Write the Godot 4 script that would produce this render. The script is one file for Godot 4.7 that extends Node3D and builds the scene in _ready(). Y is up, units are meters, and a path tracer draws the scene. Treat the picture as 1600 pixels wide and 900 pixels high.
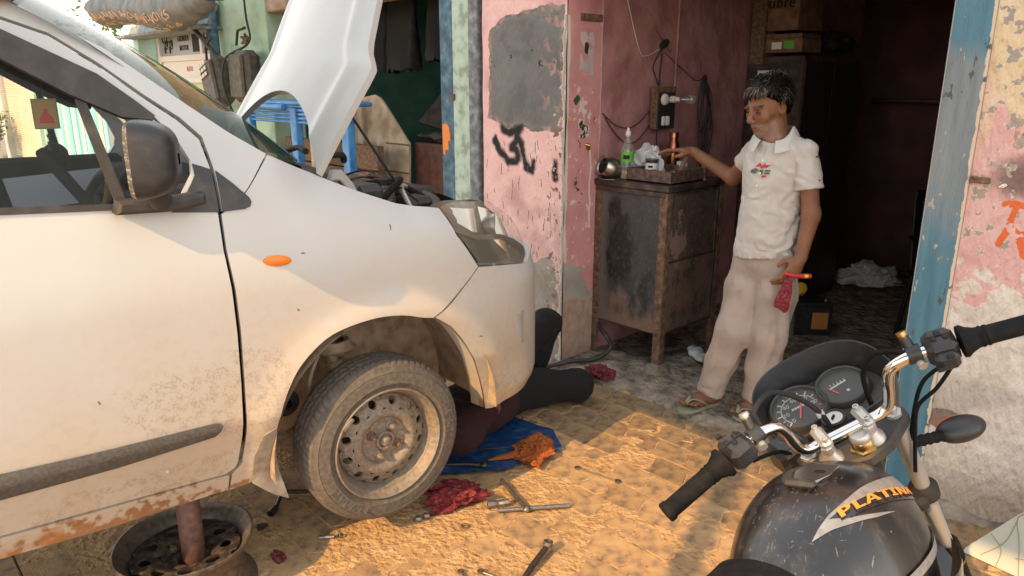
extends Node3D
func _ready() -> void:
	rng.seed = 7
	var cam := Camera3D.new()
	cam.name = "camera"
	cam.fov = rad_to_deg(2.0 * atan(450.0 / 1150.0))
	cam.position = Vector3(0, 1.6, 0)
	cam.rotation_degrees = Vector3(-15.5, 47.0, 0)
	cam.near = 0.05; cam.far = 600.0
	cam.current = true
	add_child(cam)
	var we := WorldEnvironment.new()
	we.name = "environment"
	var env := Environment.new()
	env.background_mode = Environment.BG_SKY
	env.tonemap_mode = Environment.TONE_MAPPER_LINEAR
	env.tonemap_exposure = EXPOSURE
	var sky := Sky.new()
	var sk := ProceduralSkyMaterial.new()
	sk.sky_top_color = Color(0.60, 0.62, 0.64)
	sk.sky_horizon_color = Color(1.0, 0.97, 0.93)
	sk.sky_curve = 0.28
	sk.ground_bottom_color = Color(0.35, 0.30, 0.25)
	sk.ground_horizon_color = Color(0.80, 0.72, 0.62)
	sk.sky_energy_multiplier = 1.6
	var cl := NoiseTexture2D.new()
	cl.width = 512; cl.height = 256; cl.seamless = true
	cl.noise = fnl(31, 0.012, 5)
	var cg := Gradient.new()
	cg.offsets = PackedFloat32Array([0.3, 0.75]); cg.colors = PackedColorArray([Color(0, 0, 0), Color(0.5, 0.5, 0.5)])
	cl.color_ramp = cg
	sk.sky_cover = cl
	sk.sky_cover_modulate = Color(1, 1, 1, 0.35)
	sky.sky_material = sk
	env.sky = sky
	env.sdfgi_enabled = true; env.ssao_enabled = true; env.ssil_enabled = true
	we.environment = env
	add_child(we)
	var sun := DirectionalLight3D.new()
	sun.name = "sun"
	sun.light_energy = 1.4
	sun.light_color = Color(1.0, 0.80, 0.53)
	sun.light_angular_distance = 0.55
	sun.shadow_enabled = true
	add_child(sun)
	sun.look_at_from_position(Vector3(0, 8, 0), Vector3(0, 8, 0) + Vector3(-0.13, -0.666, -1.0), Vector3.UP)

	materials()
	ground()
	signboard_behind()
	pink_workshop()
	green_shop()
	far_row()
	car()
	interior_things()
	ground_things()
	street_side_things()
	motorcycle()
	standing_person()
	crouching_person()
const FZ := -2.98
const EXPOSURE := 1.42

func materials() -> void:
	# sand and paving
	tri_mat("sand", ntex(1, 0.02, [[0.0, .34, .205, .095], [0.45, .44, .275, .13], [0.7, .50, .325, .16], [1.0, .56, .39, .21]]), 1.1, 0.95, 0.0, nnorm(2, 0.05, 7.0, 512, 6), 0.8).uv1_world_triplanar = true
	# woven stipple cast into the pavers' tops: short raised dashes in alternating directions, worn unevenly
	var wear := fnl(3, 0.02, 3)
	var grain := fnl(4, 0.4, 2)
	var bump := Image.create(512, 512, false, Image.FORMAT_L8)
	for y in 512:
		for x in 512:
			var cx := x / 32
			var cy := y / 32
			var along := x % 32 if (cx + cy) % 2 else y % 32
			var h := .5 + .5 * sin(along * TAU / 10.667)
			var e := minf(minf(x % 32, 31 - x % 32), minf(y % 32, 31 - y % 32))
			h *= smoothstep(0.0, 4.0, e) * (.55 + .9 * wear.get_noise_2d(x, y))
			h = h * .75 + .18 * grain.get_noise_2d(x, y) + .2
			bump.set_pixel(x, y, Color(h, h, h))
	bump.bump_map_to_normal_map(5.0)
	var pn := ImageTexture.create_from_image(bump)
	for k in 6:
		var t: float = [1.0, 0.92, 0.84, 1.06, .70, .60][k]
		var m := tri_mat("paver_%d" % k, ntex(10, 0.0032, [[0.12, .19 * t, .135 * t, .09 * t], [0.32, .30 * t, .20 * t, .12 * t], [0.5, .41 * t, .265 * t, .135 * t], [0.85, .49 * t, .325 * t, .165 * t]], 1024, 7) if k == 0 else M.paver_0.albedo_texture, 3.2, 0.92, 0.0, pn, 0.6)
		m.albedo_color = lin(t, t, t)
		m.uv1_world_triplanar = true
	tri_mat("street", ntex(5, 0.02, [[0.2, .22, .18, .13], [0.8, .36, .29, .20]]), 0.4, 0.95)
	tri_mat("concrete", ntex(6, 0.014, [[0.1, .07, .054, .041], [0.4, .20, .155, .117], [0.7, .31, .25, .195], [1.0, .42, .35, .28]], 768, 6), 0.7, 0.9, 0.0, nnorm(7, 0.05, 7.0), 0.9).uv1_world_triplanar = true
	tri_mat("cement", ntex(8, 0.02, [[0.1, .20, .18, .155], [0.5, .33, .30, .265], [0.9, .46, .43, .39]], 512, 6), 1.2, 0.95, 0.0, nnorm(9, 0.06, 6.0), 0.7)
	tri_mat("concrete_chip", ntex(61, 0.02, [[0.1, .16, .12, .09], [0.9, .34, .27, .2]]), 3.0, 0.95)
	# walls of the rooms
	tri_mat("pink_inside", ntex(11, 0.012, [[0.1, .28, .125, .125], [0.5, .40, .19, .185], [0.9, .46, .235, .225]], 512, 6), 0.5, 0.85, 0.0, nnorm(12, 0.03, 4.0), 0.5)
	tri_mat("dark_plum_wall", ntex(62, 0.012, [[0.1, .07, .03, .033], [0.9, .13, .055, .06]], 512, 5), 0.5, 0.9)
	tri_mat("ceiling_paint", ntex(13, 0.01, [[0.1, .20, .17, .16], [0.9, .38, .33, .31]]), 0.5, 0.9)
	tri_mat("teal_inside", ntex(14, 0.012, [[0.1, .10, .26, .21], [0.9, .17, .40, .33]]), 0.5, 0.85)
	tri_mat("mint_wall", ntex(15, 0.010, [[0.1, .30, .43, .30], [0.35, .42, .58, .42], [0.9, .50, .66, .49]], 512, 6), 0.6, 0.85, 0.0, nnorm(12, 0.03, 4.0), 0.3)
	tri_mat("cyan_wall", ntex(16, 0.012, [[0.1, .36, .60, .56], [0.9, .52, .78, .72]]), 0.5, 0.85)
	# painted wood and metal
	tri_mat("blue_steel", ntex(17, 0.015, [[0.2, .03, .13, .30], [0.5, .05, .22, .50], [0.9, .08, .30, .58]]), 0.8, 0.5, 0.0)
	tri_mat("dark_blue_wood", ntex(18, 0.02, [[0.2, .035, .08, .12], [0.6, .07, .15, .21], [0.9, .13, .23, .29]], 512, 6), 1.0, 0.7)
	tri_mat("grey_post", ntex(19, 0.02, [[0.2, .11, .12, .13], [0.6, .19, .21, .22], [0.9, .30, .32, .33]], 512, 6), 1.3, 0.7)
	tri_mat("pale_post", ntex(20, 0.014, [[0.2, .28, .33, .26], [0.45, .40, .52, .43], [0.9, .50, .60, .52]], 512, 6), 1.3, 0.8)
	tri_mat("brown_steel", ntex(21, 0.02, [[0.2, .025, .017, .014], [0.6, .06, .038, .030], [0.9, .10, .07, .05]]), 1.0, 0.55, 0.0, nnorm(22, 0.02, 3.0), 0.3)
	tri_mat("dark_maroon_steel", ntex(23, 0.02, [[0.2, .02, .012, .014], [0.9, .045, .025, .028]]), 1.0, 0.4)
	tri_mat("rust", ntex(24, 0.03, [[0.1, .08, .05, .036], [0.45, .15, .09, .06], [0.7, .20, .12, .075], [1.0, .30, .20, .13]], 512, 6), 1.2, 0.75, 0.3, nnorm(25, 0.07, 5.0), 0.6)
	tri_mat("dusty_steel", ntex(26, 0.025, [[0.1, .15, .122, .095], [0.5, .225, .185, .145], [0.9, .31, .255, .195]], 512, 6), 4.0, 0.6, 0.2, nnorm(25, 0.07, 5.0), 0.3)
	tri_mat("dark_rim", ntex(27, 0.025, [[0.1, .025, .021, .018], [0.5, .06, .048, .038], [0.75, .13, .095, .07], [1.0, .24, .17, .11]], 512, 6), 2.2, 0.6, 0.3, nnorm(25, 0.07, 5.0), 0.4)
	tri_mat("tool_steel", ntex(28, 0.04, [[0.1, .10, .09, .08], [0.5, .24, .22, .20], [1.0, .38, .36, .33]]), 4.0, 0.42, 0.8)
	tri_mat("dark_tool", ntex(29, 0.04, [[0.1, .04, .035, .03], [1.0, .18, .15, .13]]), 4.0, 0.45, 0.8)
	tri_mat("cardboard", ntex(30, 0.02, [[0.2, .13, .075, .04], [0.9, .24, .15, .085]]), 1.0, 0.9)
	tri_mat("plywood", ntex(32, 0.012, [[0.2, .34, .25, .17], [0.6, .48, .37, .26], [0.9, .56, .45, .33]], 512, 4), 0.9, 0.85)
	tri_mat("red_wood", ntex(33, 0.02, [[0.2, .07, .028, .018], [0.9, .15, .06, .04]]), 1.0, 0.7)
	tri_mat("black_rubber", ntex(34, 0.03, [[0.2, .007, .007, .0075], [0.6, .011, .011, .011], [1.0, .026, .024, .021]], 512, 6), 2.0, 0.7, 0.0, nnorm(35, 0.2, 3.0), 0.3)
	tri_mat("black_plastic", ntex(36, 0.02, [[0.2, .016, .016, .018], [0.65, .024, .024, .026], [1.0, .05, .048, .044]], 512, 6), 2.5, 0.42, 0.0, nnorm(35, 0.2, 3.0), 0.25)
	M.black_rubber.metallic_specular = .25
	mat("dull_black", .012, .012, .012, 0.8)
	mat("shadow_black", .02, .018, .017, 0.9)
	mat("pitch_iron", .035, .03, .027, 0.6)
	mat("wire", .03, .028, .028, 0.6)
	mat("chrome", .62, .61, .60, 0.10, 1.0).roughness_texture = ntex(37, 0.03, [[0.3, .35, .35, .35], [0.8, 1, 1, 1]])
	mat("chrome_dull", .42, .40, .37, 0.32, 1.0)
	mat("brass", .45, .30, .11, 0.35, 1.0)
	mat("copper", .42, .17, .09, 0.3, 1.0)
	mat("alloy", .48, .47, .45, 0.45, 0.7)
	mat("white_paint", .75, .74, .71, 0.4)
	mat("paper", .70, .68, .62, 0.9)
	mat("white_bag", .66, .67, .68, 0.45)
	mat("orange_plastic", .75, .20, .015, 0.3)
	mat("red_plastic", .45, .03, .03, 0.4)
	mat("yellow_plastic", .70, .48, .05, 0.4)
	mat("blue_tarp", .02, .10, .28, 0.45)
	var g := mat("glass", 1, 1, 1, 0.02)
	g.transparency = BaseMaterial3D.TRANSPARENCY_ALPHA; g.albedo_color = Color(0.75, 0.85, 0.80, 0.12)
	var g2 := mat("clear_plastic", 1, 1, 1, 0.05)
	g2.transparency = BaseMaterial3D.TRANSPARENCY_ALPHA; g2.albedo_color = Color(0.75, 0.82, 0.78, 0.13)
	# sheet metal and mud in the lee of the paint get their own pictures further down

func ground() -> void:
	var g := MB.new()
	g.face([Vector3(-250, -0.035, 250), Vector3(250, -0.035, 250), Vector3(250, -0.035, -250), Vector3(-250, -0.035, -250)], Vector3.UP)
	tag(put(g, "ground", M.street), "wide dusty ground running out past the forecourt", "", "", "structure")
	# the paved forecourt: rows of zigzag-ended pavers bedded in sand
	var fore := Node3D.new()
	fore.name = "forecourt_pavement"
	add_child(fore)
	tag(fore, "sandy forecourt of zigzag concrete pavers before the workshop", "", "", "structure")
	var hn := fnl(40, 2.2, 3)
	var hf := fnl(41, 14.0, 3)
	var row := 0.15
	var len_ := 0.175
	var sand := MB.new()
	sand.grid(250, 170, func(u: float, v: float) -> Vector3:
		var x := lerpf(-3.7, 0.5, u)
		var z := lerpf(-0.25, -2.985, v)
		var rz := absf(fposmod(-z + 0.05, row) - row * 0.5)
		var joint := smoothstep(0.060, 0.075, rz)
		return Vector3(x, -0.0006 - .0035 * smoothstep(-2.2, -2.6, z) + 0.0040 * hn.get_noise_2d(x, z) + 0.0013 * hf.get_noise_2d(x, z) + 0.0008 * joint, z))
	tag(put(sand, "sand", M.sand, fore), "", "", "", "stuff")
	var outer := MB.new()
	outer.face([Vector3(-12, -0.02, 6), Vector3(6, -0.02, 6), Vector3(6, -0.02, -2.975), Vector3(-12, -0.02, -2.975)], Vector3.UP)
	put(outer, "sand_bed", M.sand, fore)
	var shapes := []
	for k in 3:
		var b := MB.new()
		var p := PackedVector2Array()
		var w := row - 0.005
		var l := len_ - 0.005
		var a := 0.015
		for q in [[0, 0], [0.25, 0], [0.5, 0], [0.75, 0], [1, 0]]: p.append(Vector2(q[0] * l, 0))
		for q in [[0.25, 1], [0.5, 0], [0.75, -1], [1, 0]]: p.append(Vector2(l + a * q[1], q[0] * w))
		for q in [0.75, 0.5, 0.25, 0.0]: p.append(Vector2(q * l, w))
		for q in [[0.75, -1], [0.5, 0], [0.25, 1]]: p.append(Vector2(a * q[1], q[0] * w))
		b.prism(p, -0.05, 0.0, Transform3D(Basis(Vector3(1, 0, 0), -PI / 2), Vector3.ZERO), 0.002 + 0.0007 * k)
		shapes.append(b.mesh())
	var spots := []
	for r in 54:
		for c in 70:
			var x := -8.0 + c * len_ + (0.5 * len_ if r % 2 else 0.0)
			var z := -2.95 + r * row
			if z - row < -2.96 or x > 3.5: continue
			spots.append(Vector3(x, 0, z))
	var mid := Vector3(-1.7, 0, -2.0)
	spots.sort_custom(func(p: Vector3, q: Vector3) -> bool: return p.distance_squared_to(mid) < q.distance_squared_to(mid))
	var rest := MultiMesh.new()
	rest.transform_format = MultiMesh.TRANSFORM_3D
	rest.mesh = shapes[1]
	rest.instance_count = spots.size() - 290
	for i in spots.size():
		var tilt := Basis.from_euler(Vector3(rng.randf_range(-.008, .008), rng.randf_range(-.012, .012), rng.randf_range(-.008, .008)))
		var t := Transform3D(tilt, spots[i] + Vector3(0, rng.randf_range(-.004, .0025), 0))
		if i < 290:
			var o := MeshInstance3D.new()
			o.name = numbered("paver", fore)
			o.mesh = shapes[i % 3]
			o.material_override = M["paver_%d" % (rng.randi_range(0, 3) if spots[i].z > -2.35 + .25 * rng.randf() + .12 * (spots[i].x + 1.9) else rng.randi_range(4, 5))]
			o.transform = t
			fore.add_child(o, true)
		else:
			rest.set_instance_transform(i - 290, t)
	var mm := MultiMeshInstance3D.new()
	mm.name = "outer_pavers"
	mm.multimesh = rest
	mm.material_override = M.paver_1
	fore.add_child(mm)
	mm.set_meta("kind", "stuff")
	# concrete floor of the workshop with a broken front edge
	var fl := MB.new()
	var fn := fnl(42, 5.0, 4)
	fl.grid(110, 110, func(u: float, v: float) -> Vector3:
		var x := lerpf(-3.4, 0.9, u)
		var z := lerpf(-2.80, -6.9, v * v * 0.6 + v * 0.4)
		var e := -z - (2.92 + 0.06 * fn.get_noise_2d(x * 0.7, 3.0) + 0.03 * fn.get_noise_2d(x * 3.0, 9.0))
		return Vector3(x, lerpf(-0.03, 0.03, smoothstep(-0.06, 0.09, e)) + 0.012 * fn.get_noise_2d(x, z) * smoothstep(-0.1, 0.05, e), z))
	tag(put(fl, "workshop_floor", M.concrete), "dark oily concrete floor with a crumbling front edge", "", "", "structure")
	var chips := MultiMesh.new()
	chips.transform_format = MultiMesh.TRANSFORM_3D
	var cb := MB.new()
	cb.box(Vector3.ZERO, Vector3(1, 0.7, 0.85), 0.25, Basis.from_euler(Vector3(.4, .3, .2)))
	chips.mesh = cb.mesh()
	chips.instance_count = 900
	for i in 900:
		var x := rng.randf_range(-2.7, -0.9) if i < 620 else rng.randf_range(-3.2, 0.2)
		var z := rng.randfn(-2.93, 0.07) if i < 620 else rng.randf_range(-2.9, -0.6)
		var s := absf(rng.randfn(0.0, 0.0045)) + 0.002
		chips.set_instance_transform(i, Transform3D(Basis.from_euler(Vector3(rng.randf() * 6, rng.randf() * 6, rng.randf() * 6)).scaled(Vector3.ONE * s), Vector3(x, (0.012 if z < -2.9 else 0.002), z)))
	var ch := MultiMeshInstance3D.new()
	ch.name = "gravel"
	ch.multimesh = chips
	ch.material_override = M.concrete_chip
	add_child(ch)
	tag(ch, "loose chips of broken concrete along the floor edge", "gravel", "", "stuff")

func signboard_behind() -> void:
	var t := thing("roadside_signboard", "large plain roadside board on two steel posts across the forecourt", "signboard", Vector3(-1.5, 0, 2.05))
	var b := MB.new()
	b.box(Vector3(-1.75, 4.52, 0), Vector3(10.5, 2.56, 0.06), 0.01)
	put(b, "board", M.grey_post, t)
	var strut := MB.new()
	strut.tube([Vector3(1.66, -.05, .05), Vector3(.57, 3.55, .05)], .05, 12)
	put(strut, "strut", M.dark_blue_wood, t)
	for x in [3.3, -6.0]:
		var p := MB.new()
		p.tube([Vector3(x, -0.05, 0.08), Vector3(x, 5.7, 0.08)], 0.048, 12)
		put(p, "post", M.dark_blue_wood, t)

func wall_pictures() -> void:
	var na := noise_bytes(50, 0.012, 320, 1000, 5)
	var nb := noise_bytes(51, 0.032, 320, 1000, 6)
	var nc := noise_bytes(52, 0.004, 320, 1000, 3)
	# the pillar's front: X -3.45..-2.77 over 276 px, height 0..2.4 over 960 px
	var grey := V2([-3.40, 1.90, -3.263, 1.965, -3.11, 1.99, -2.878, 2.01, -2.80, 1.994, -2.79, 1.669, -2.795, 1.352, -2.992, 1.332, -3.106, 1.357, -3.266, 1.358, -3.41, 1.393, -3.39, 1.676])
	var s1 := [Vector2(-3.349, 1.286), Vector2(-3.325, 1.24), Vector2(-3.30, 1.21), Vector2(-3.225, 1.156), Vector2(-3.165, 1.16), Vector2(-3.14, 1.20), Vector2(-3.17, 1.235), Vector2(-3.205, 1.24)]
	var s2 := [Vector2(-3.28, 1.345), Vector2(-3.225, 1.326), Vector2(-3.126, 1.35), Vector2(-3.165, 1.285), Vector2(-3.20, 1.24)]
	var s3 := [Vector2(-3.145, 1.309), Vector2(-3.115, 1.24), Vector2(-3.096, 1.205), Vector2(-3.066, 1.134), Vector2(-3.031, 1.117), Vector2(-3.018, 1.171)]
	var s4 := [Vector2(-2.842, 1.175), Vector2(-2.85, 1.13), Vector2(-2.841, 1.09)]
	var scr := []
	for i in 60:
		var p := Vector2(rng.randf_range(-3.44, -2.78), rng.randf_range(0.55, 1.3))
		scr.append([p, p + Vector2(rng.randfn(0, .006), -rng.randf_range(.01, .07))])
	var front := picture(276, 960, func(x: int, y: int, _i: int) -> Color:
		var j := y * 320 + x
		var a := na[j] / 255.0
		var b := nb[j] / 255.0
		var c := nc[j] / 255.0
		var p := Vector2(lerpf(-3.45, -2.77, x / 276.0), lerpf(2.4, 0.0, y / 960.0))
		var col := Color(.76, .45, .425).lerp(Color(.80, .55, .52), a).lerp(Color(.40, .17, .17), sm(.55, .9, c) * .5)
		col = col.lerp(Color(.62, .46, .42), sm(.66, .74, b) * .4)
		# wash of dirt lower down and by the corner
		col = col.lerp(Color(.34, .22, .18), sm(.95, .55, p.y + (a - .5) * .5) * .5)
		var q := p + Vector2(b - .5, a - .5) * .03
		var ins := Geometry2D.is_point_in_polygon(q, grey)
		var e := 1e9
		if p.y > 1.28: 
			for k in grey.size(): e = minf(e, q.distance_to(Geometry2D.get_closest_point_to_segment(q, grey[k], grey[(k + 1) % grey.size()])))
		if ins:
			var gcol := Color(.145, .145, .142).lerp(Color(.20, .20, .195), c).lerp(Color(.095, .10, .105), sm(.5, .8, a) * .5)
			var streak := sm(.50, .72, sin((q.x * 7.0 + q.y * 26.0) + a * 5.0) * .3 + b * .75)
			if p.x > -3.0: gcol = gcol.lerp(Color(.45, .27, .25), streak * sm(-3.02, -2.86, p.x) * .75)
			gcol = gcol.lerp(Color(.22, .19, .17), sm(.05, .02, e) * sm(.012, .02, e) * .7)
			if e < .03: gcol = gcol.lerp(Color(.46, .27, .25), sm(.45, .6, b) * sm(.03, .018, e) * .6)
			if b > .78 and absf(p.y - 1.74) < .09: gcol = Color(.03, .02, .025)
			col = gcol
		var d := minf(minf(seg_dist(q, s1) - .016, seg_dist(q, s2) - .018), minf(seg_dist(q, s3) - .014, seg_dist(q, s4) - .012)) if p.y > 1.0 and p.y < 1.45 else 1.0
		if d < .03: col = col.lerp(Color(.016, .014, .015), sm(.022, -.004, d))
		for s in scr:
			if absf(s[0].x - p.x) < .02 and p.y < s[0].y and p.y > s[1].y and seg_dist(p, s) < .0022: col = Color(.15, .09, .09)
		# bare cement at the bottom right and along the cracked corner
		var cem := .47 + .16 * sm(-3.05, -2.9, p.x) + (c - .5) * .35 + (a - .5) * .14
		if p.y < cem:
			col = Color(.25, .22, .185).lerp(Color(.38, .345, .30), a).lerp(Color(.17, .14, .12), sm(.3, .0, p.y) * .6)
		elif p.y < cem + .006: col = Color(.62, .52, .45)
		var crack := absf(p.x + 2.785 + (na[(y * 320 + 7)] / 255.0 - .5) * .03)
		if p.y < 1.95:
			if crack < .008 + .02 * sm(.5, .8, nb[y * 320 + 3] / 255.0): col = Color(.36, .32, .28)
			elif crack < .014 + .03 * sm(.45, .8, nb[y * 320 + 3] / 255.0): col = Color(.63, .52, .44)
			elif crack < .12 and b > .70 and p.y < 1.45: col = Color(.60, .44, .38)
			elif crack < .12 and b < .28 and p.y < 1.45: col = Color(.25, .13, .11)
		return col)
	uv_mat("pillar_front", front, 0.9)
	# the pillar's inner face: depth 2.98..3.27 over 128 px
	var inner := picture(128, 960, func(x: int, y: int, _i: int) -> Color:
		var j := y * 320 + x + 150
		var a := na[j] / 255.0
		var b := nb[j] / 255.0
		var c := nc[j] / 255.0
		var p := Vector2(lerpf(2.98, 3.27, x / 128.0), lerpf(2.4, 0.0, y / 960.0))
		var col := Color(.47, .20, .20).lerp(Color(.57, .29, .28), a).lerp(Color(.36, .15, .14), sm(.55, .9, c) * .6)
		if p.x > 3.08 and p.x < 3.195 and p.y > 1.645 and p.y < 1.87 and b > .40: col = Color(.52, .45, .42).lerp(Color(.36, .30, .29), a)
		if p.x > 3.08 and p.x < 3.18 and p.y > 1.32 and p.y < 1.51 and b > .42: col = Color(.57, .50, .46)
		if Vector2((p.x - 3.13) * 1.6, p.y - 1.79).length() < .035 * (.6 + a): col = Color(.02, .018, .018)
		if p.distance_to(Vector2(3.06, 1.515)) < .028 * (.5 + b): col = Color(.02, .07, .035)
		if p.distance_to(Vector2(3.014, 1.42)) < .013: col = Color(.70, .36, .03)
		if absf(p.x - 3.215) < .007 and absf(p.y - 1.40) < .02: col = Color(.42, .02, .02)
		if Vector2((p.x - 3.12) * 1.3, p.y - 1.36).length() < .05 and b > .52: col = Color(.03, .028, .028)
		if absf(p.x - (3.1 + (a - .5) * .1)) < .012 and p.y < 1.3 and p.y > .95 and b > .5: col = Color(.09, .05, .05)
		if b > .73 and p.y < 1.6: col = Color(.60, .45, .39)
		if absf(p.x - 3.19 - (a - .5) * .02) < .006 and p.y < 1.25 and p.y > .8: col = Color(.62, .53, .47)
		if p.x < 2.99 + .02 * a and p.y < 1.95: col = Color(.60, .50, .43)
		if p.x > 3.255 - .02 * sm(.5, .8, b): col = Color(.55, .42, .36)
		var cem := .52 + (c - .5) * .3 + (a - .5) * .2
		if p.y < cem: col = Color(.25, .22, .185).lerp(Color(.38, .345, .30), a)
		if p.y < .32 + .1 * a: col = Color(.30, .17, .12).lerp(Color(.40, .30, .24), b)
		return col)
	uv_mat("pillar_inner", inner, 0.9)
	# the wall right of the door: X -0.81..0.1 over 364 px
	var orange := [[Vector2(-.69, 1.20), Vector2(-.655, 1.205), Vector2(-.60, 1.19)], [Vector2(-.655, 1.205), Vector2(-.672, 1.12), Vector2(-.69, 1.06)], [Vector2(-.67, 1.13), Vector2(-.635, 1.10), Vector2(-.612, 1.03), Vector2(-.585, 1.02)], [Vector2(-.60, 1.19), Vector2(-.57, 1.15), Vector2(-.60, 1.11), Vector2(-.635, 1.10)], [Vector2(-.54, 1.2), Vector2(-.5, 1.1), Vector2(-.46, 1.03)]]
	var nd := noise_bytes(53, 0.012, 364, 960, 5)
	var ne := noise_bytes(54, 0.034, 364, 960, 6)
	var nf := noise_bytes(55, 0.005, 364, 960, 3)
	var right := picture(364, 960, func(x: int, y: int, i: int) -> Color:
		var a := nd[i] / 255.0
		var b := ne[i] / 255.0
		var c := nf[i] / 255.0
		var p := Vector2(lerpf(-.81, .1, x / 364.0), lerpf(2.4, 0.0, y / 960.0))
		var yb := 1.66 - (p.x + .81) * 1.75
		yb = maxf(yb, 1.36)
		var yellow := Color(.60, .46, .28).lerp(Color(.67, .55, .38), a)
		var pink := Color(.58, .32, .31).lerp(Color(.66, .42, .40), a)
		var col := pink.lerp(yellow, sm(-.05, .05, p.y - yb + (a - .5) * .12))
		if p.x < -.77: col = col.lerp(yellow, sm(1.3, 1.5, p.y) * .6)
		col = col.lerp(Color(.36, .26, .21), sm(.6, .85, c) * .35)
		# grime and a burnt patch round the hasp
		col = col.lerp(Color(.10, .07, .06), .8 * sm(.10, .02, Vector2((p.x + .66) * .7, p.y - 1.29).length() + (a - .5) * .06))
		if absf(p.y - 1.42) < .07 and p.x > -.70 and b > .5: col = col.lerp(Color(.22, .18, .13), .6)
		if absf(p.y - 1.445) < .012 and p.x > -.68 and b > .4: col = Color(.42, .12, .09)
		if b > .70 : col = Color(.33, .29, .25)
		if b > .68 and b <= .70: col = Color(.66, .58, .50)
		var q := p + Vector2(b - .5, a - .5) * .012
		if p.y > .98 and p.y < 1.24:
			for s in orange:
				var dd := seg_dist(q, s)
				if dd < .011 and b > .33: col = Color(.62, .13, .035)
		var cem := .88 + (c - .5) * .16 + (a - .5) * .09
		if p.y < cem or (b > .64 and p.y < cem + .1):
			col = Color(.52, .465, .40).lerp(Color(.64, .585, .52), b).lerp(Color(.70, .65, .585), sm(.5, .8, a) * .6)
			col = col.lerp(Color(.20, .17, .14), sm(.6, .85, c) * .4).lerp(Color(.27, .20, .13), sm(.3, .05, p.y) * .6)
			if absf(p.y - .20) < .03 and b > .56: col = Color(.58, .52, .42)
			if Vector2((p.x + .76), (p.y - .36) * 1.7).length() < .075 and p.y < .40 - (a - .5) * .05: col = Color(.29, .14, .09).lerp(Color(.20, .15, .12), sm(.33, .37, p.y))
		elif p.y < cem + .008: col = Color(.66, .55, .50)
		return col)
	var wr := uv_mat("wall_right", right, 0.92)
	wr.normal_enabled = true; wr.normal_texture = nnorm(63, 0.03, 8.0, 1024, 6); wr.normal_scale = .6
	for m in [M.pillar_front, M.pillar_inner]:
		m.normal_enabled = true; m.normal_texture = wr.normal_texture; m.normal_scale = .35
	# blue door post: 100 x 900
	var post := picture(100, 900, func(x: int, y: int, _i: int) -> Color:
		var j := y * 320 + x
		var a := na[(y / 3) * 320 + x * 2] / 255.0
		var b := nb[j] / 255.0
		var c := nc[j] / 255.0
		var h := lerpf(2.4, 0.0, y / 900.0)
		var blue := Color(.045, .135, .195).lerp(Color(.085, .205, .27), a)
		var grey_ := Color(.14, .165, .18).lerp(Color(.23, .25, .26), a)
		var g := sm(1.72, 1.62, h + (a - .5) * .1) * sm(.9, 1.25, h + (b - .5) * .25) 
		var col := blue.lerp(grey_, g * .9)
		if sin(x * .9 + a * 9.0) > .8 and b > .5: col = col * .8
		if b > .78: col = Color(.36, .34, .30)
		if x > 93 + 10.0 * (b - .4): col = Color(.55, .45, .33)
		if x < 4: col = Color(.40, .38, .36)
		if c > .66 and b > .70: col = Color(.06, .075, .085)
		return col)
	uv_mat("blue_post", post, 0.6)

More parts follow.
